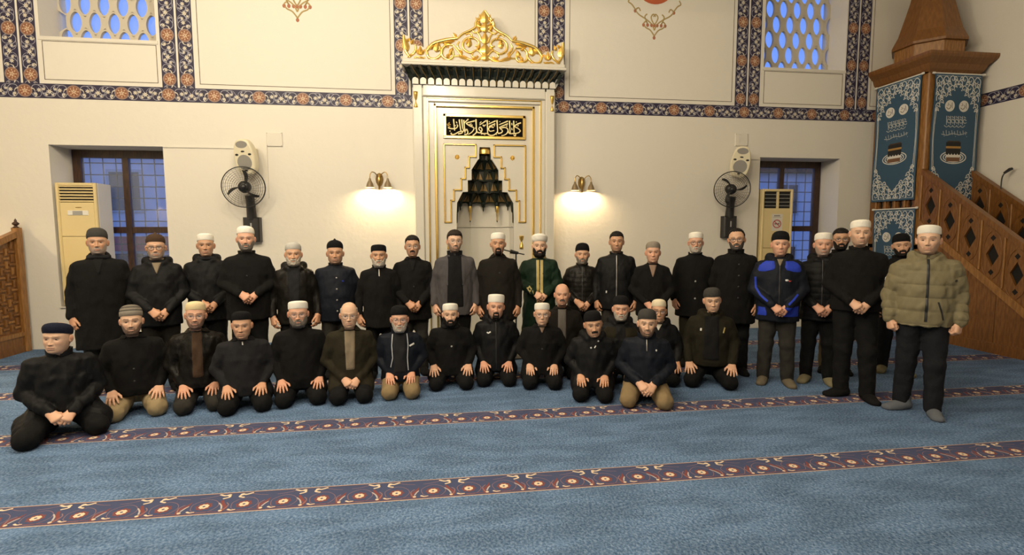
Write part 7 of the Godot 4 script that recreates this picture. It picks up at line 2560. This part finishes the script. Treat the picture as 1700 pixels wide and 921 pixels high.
		while zz < 3.3:
			var z2 := minf(zz + 0.42, 3.42)
			b = Build.new()
			b.prism(PackedVector2Array([Vector2(zz + 0.004, 0.14), Vector2(z2 - 0.004, 0.14), Vector2(z2 - 0.004, maxf(0.15, top.call(z2) - 0.93)), Vector2(zz + 0.004, maxf(0.16, top.call(zz) - 0.93))]), -(x + 0.045), -(x + 0.012), Transform3D(Basis(Vector3(0, 0, 1), Vector3(0, 1, 0), Vector3(-1, 0, 0)), Vector3.ZERO))
			put(b, "side_board", M.wood, r)
			zz = z2
		b = Build.new()
		b.bevel_box(Vector3(x - 0.01, 0, zt), Vector3(x + 0.05, 0.15, ze), 0.01)
		put(b, "plinth", M.wood, r)
		b = Build.new()
		b.bevel_box(Vector3(x - 0.02, 0, ze), Vector3(x + 0.10, 1.5, ze + 0.12), 0.015)
		put(b, "newel_post", M.wood, r)
	for k in 9:
		var z0 := 1.05 + k * 0.29
		b = Build.new()
		b.box(Vector3(0.05, 0.0, z0), Vector3(W - 0.05, 1.45 - k * 0.155, z0 + 0.29))
		put(b, "step", M.wood, r)
	# gooseneck microphone on the far handrail
	var mic := thing("microphone", "black gooseneck microphone rising above the pulpit handrail", "microphone", Vector3(X + W - 0.03, 2.40, 1.52))
	b = Build.new()
	b.tube(curve([Vector3(0, -0.02, 0), Vector3(0, 0.14, 0), Vector3(0.0, 0.22, 0.02), Vector3(0.03, 0.27, 0.04)], 5), [0.009], 8)
	put(b, "gooseneck", M.black_plastic, mic)
	b = Build.new()
	b.tube([Vector3(0.0, 0.245, 0.03), Vector3(0.06, 0.30, 0.06), Vector3(0.09, 0.31, 0.07)], [0.018, 0.026, 0.02], 10)
	put(b, "capsule", M.black_plastic, mic)
	var bp := banner_print()
	banner(Vector3(X - 0.03, 2.27, 0.08), Vector3(0, 0, 0.87), Vector3(0, 2.02, 0), bp, "long blue banner with black cube emblem hanging beside the mihrab wall")
	banner(Vector3(X + 0.08, 2.20, 1.075), Vector3(0.87, 0, 0), Vector3(0, 2.07, 0), bp, "long blue banner with black cube emblem above the stair, facing the hall")
	banner(Vector3(X - 0.03, 0.14, 0.17), Vector3(0, 0, 0.82), Vector3(0, 1.99, 0), bp, "lower blue banner with white arabesques behind the black beanie man")
func build_kursu() -> void:
	var X := -6.15
	var r := thing("preaching_chair", "carved wooden preaching chair with interlaced lattice side and turned finial", "pulpit", Vector3(X, 0, 0))
	var b: Build
	var top := func(z: float) -> float: return 1.78 - 0.36 * (z - 0.1)
	for x in [-0.06, -1.15]:
		for z in [0.06, 1.55]:
			b = Build.new()
			b.bevel_box(Vector3(x, 0, z), Vector3(x + 0.09, top.call(z) + 0.04, z + 0.09), 0.012)
			put(b, "post", M.wood_light, r)
			b = Build.new()
			b.lathe([Vector2(0.0, 0.0), Vector2(0.045, 0.0), Vector2(0.02, 0.02), Vector2(0.018, 0.03), Vector2(0.042, 0.05), Vector2(0.040, 0.07), Vector2(0.014, 0.09), Vector2(0.018, 0.105), Vector2(0.006, 0.125), Vector2(0.0, 0.14)], 14, Transform3D(Basis(), Vector3(x + 0.045, top.call(z) + 0.04, z + 0.045)))
			put(b, "finial", M.wood_dark, r)
		var turn := Transform3D(Basis(Vector3(0, 0, -1), Vector3(0, 1, 0), Vector3(1, 0, 0)), Vector3.ZERO)
		b = Build.new()
		b.prism(PackedVector2Array([Vector2(-1.55, top.call(1.55) - 0.07), Vector2(-0.15, top.call(0.15) - 0.07), Vector2(-0.15, top.call(0.15) + 0.02), Vector2(-1.55, top.call(1.55) + 0.02)]), x + 0.0, x + 0.085, turn)
		put(b, "handrail", M.wood_light, r)
		b = Build.new()
		b.box(Vector3(x + 0.015, 0.0, 0.15), Vector3(x + 0.07, 0.10, 1.55))
		b.box(Vector3(x + 0.022, 0.10, 0.15), Vector3(x + 0.062, 0.24, 1.55))
		put(b, "plinth", M.wood, r)
		b = Build.new()
		b.box(Vector3(x + 0.012, 0.24, 0.15), Vector3(x + 0.074, 0.30, 1.55))
		put(b, "bottom_rail", M.wood_light, r)
		b = Build.new()
		b.prism(PackedVector2Array([Vector2(-1.55, 0.30), Vector2(-0.15, 0.30), Vector2(-0.15, top.call(0.15) - 0.07), Vector2(-1.55, top.call(1.55) - 0.07)]), x + 0.02, x + 0.035, turn)
		put(b, "lattice_ground", M.wood, r)
		# basket-weave lattice of short raised slats
		var k := 0
		for row in 16:
			for col in 14:
				var y := 0.34 + row * 0.092
				var z := 0.19 + col * 0.098
				if y + 0.09 > top.call(z + 0.08) - 0.08:
					continue
				b = Build.new()
				if (row + col) % 2 == 0:
					b.bevel_box(Vector3(-0.052, -0.016, 0.0), Vector3(0.052, 0.016, 0.020), 0.006, Transform3D(Basis(Vector3(0, 0, -1), Vector3(0, 1, 0), Vector3(1, 0, 0)), Vector3(x + 0.035, y + 0.04, z + 0.04)))
				else:
					b.bevel_box(Vector3(-0.016, -0.052, 0.0), Vector3(0.016, 0.052, 0.024), 0.006, Transform3D(Basis(Vector3(0, 0, -1), Vector3(0, 1, 0), Vector3(1, 0, 0)), Vector3(x + 0.035, y + 0.04, z + 0.04)))
				put(b, "lattice_slat", M.wood_light if k % 3 == 0 else M.wood, r)
				k += 1
		if x < -1.0:
			break
	b = Build.new()
	b.box(Vector3(-1.06, 0.75, 0.1), Vector3(-0.06, 0.80, 1.55))
	put(b, "seat_board", M.wood, r)
	b = Build.new()
	b.box(Vector3(-1.06, 0.0, 1.56), Vector3(-0.06, 1.20, 1.62))
	put(b, "front_board", M.wood, r)
	b = Build.new()
	b.box(Vector3(-1.06, 0.8, 0.06), Vector3(-0.06, 1.70, 0.11))
	put(b, "back_board", M.wood, r)
# ============================================================ out of frame: the great chandelier; outside: the dusk street
func build_chandelier() -> void:
	var r := thing("chandelier", "great iron ring chandelier with warm glass bulbs hanging above the camera", "chandelier", Vector3(-2.0, 5.3, 6.6))
	var b := Build.new()
	var pts := []
	for q in 48:
		pts.append(Vector3(cos(TAU * q / 48) * 2.4, 0, sin(TAU * q / 48) * 2.4))
	b.tube(pts, [0.035], 8, true)
	put(b, "ring", M.brass, r)
	for k in 6:
		b = Build.new()
		b.tube([Vector3(cos(TAU * k / 6) * 2.4, 0, sin(TAU * k / 6) * 2.4), Vector3(0, 1.4, 0)], [0.010], 6)
		put(b, "chain", M.brass, r)
	b = Build.new()
	b.tube([Vector3(0, 1.4, 0), Vector3(0, 2.3, 0)], [0.02], 8)
	put(b, "stem", M.brass, r)
	for k in 10:
		var at := Vector3(cos(TAU * k / 10) * 2.4, -0.16, sin(TAU * k / 10) * 2.4)
		b = Build.new()
		b.ball(at, Vector3(0.09, 0.11, 0.09), 10, 14)
		put(b, "lamp_bulb", M.lamp_glow, r)
		var l := OmniLight3D.new()
		l.name = "chandelier_light"
		l.position = at
		l.light_color = Color(1.0, 0.94, 0.83)
		l.light_energy = CHANDELIER
		l.light_size = 0.09
		l.omni_range = 40.0
		l.omni_attenuation = 2.0
		l.shadow_enabled = true
		r.add_child(l)
func build_outside() -> void:
	var g := structure("ground")
	var b := Build.new()
	b.box(Vector3(-30, -1.3, -40), Vector3(30, -1.1, -0.8))
	put(b, "paving", plain(lin(0.20, 0.20, 0.21), 0.9), g)
	for e in [[-15.0, -6.4, -9.0, 5.6, "pale rendered house seen through the window beside the slotted air conditioner"], [9.0, 17.0, -11.0, 5.2, "pale rendered house seen through the window with the no-smoking notice"]]:
		var h := thing("house", e[4], "building", Vector3(e[0], -1.1, e[2]), 0.0, "houses outside")
		var w: float = e[1] - e[0]
		b = Build.new()
		b.box(Vector3(0, 0, -5), Vector3(w, e[3], 0))
		put(b, "wall", plain(lin(0.70, 0.70, 0.72), 0.85), h)
		b = Build.new()
		b.prism(PackedVector2Array([Vector2(-0.3, e[3]), Vector2(w + 0.3, e[3]), Vector2(w * 0.5, e[3] + 1.5)]), -5.2, 0.3)
		put(b, "roof", plain(lin(0.16, 0.06, 0.04), 0.85), h)
		for k in 4:
			for f in 2:
				var wx := w * (k + 0.5) / 4.0
				var wy := 1.0 + f * 2.5
				b = Build.new()
				b.box(Vector3(wx - 0.5, wy, 0.0), Vector3(wx + 0.5, wy + 1.3, 0.06))
				var fr := put(b, "window", plain(lin(0.5, 0.5, 0.5), 0.6), h)
				b = Build.new()
				b.box(Vector3(wx - 0.42, wy + 0.08, 0.05), Vector3(wx - 0.03, wy + 1.22, 0.07))
				b.box(Vector3(wx + 0.03, wy + 0.08, 0.05), Vector3(wx + 0.42, wy + 1.22, 0.07))
				put(b, "pane", plain(lin(0.03, 0.035, 0.06), 0.1), fr)
		if e[0] < 0.0:
			b = Build.new()
			b.box(Vector3(w - 3.6, 2.3, 0.08), Vector3(w - 1.6, 2.75, 0.2))
			put(b, "shop_sign", plain(lin(0.45, 0.03, 0.05), 0.5), h)
	var wl := thing("garden_wall", "low whitewashed garden wall outside the windows", "wall", Vector3(-20, -1.1, -4.5))
	b = Build.new()
	b.box(Vector3(0, 0, -0.25), Vector3(44, 1.5, 0))
	put(b, "masonry", plain(lin(0.42, 0.43, 0.45), 0.9), wl)
	b = Build.new()
	b.box(Vector3(-0.05, 1.5, -0.3), Vector3(44.05, 1.6, 0.05))
	put(b, "coping", plain(lin(0.3, 0.3, 0.31), 0.9), wl)
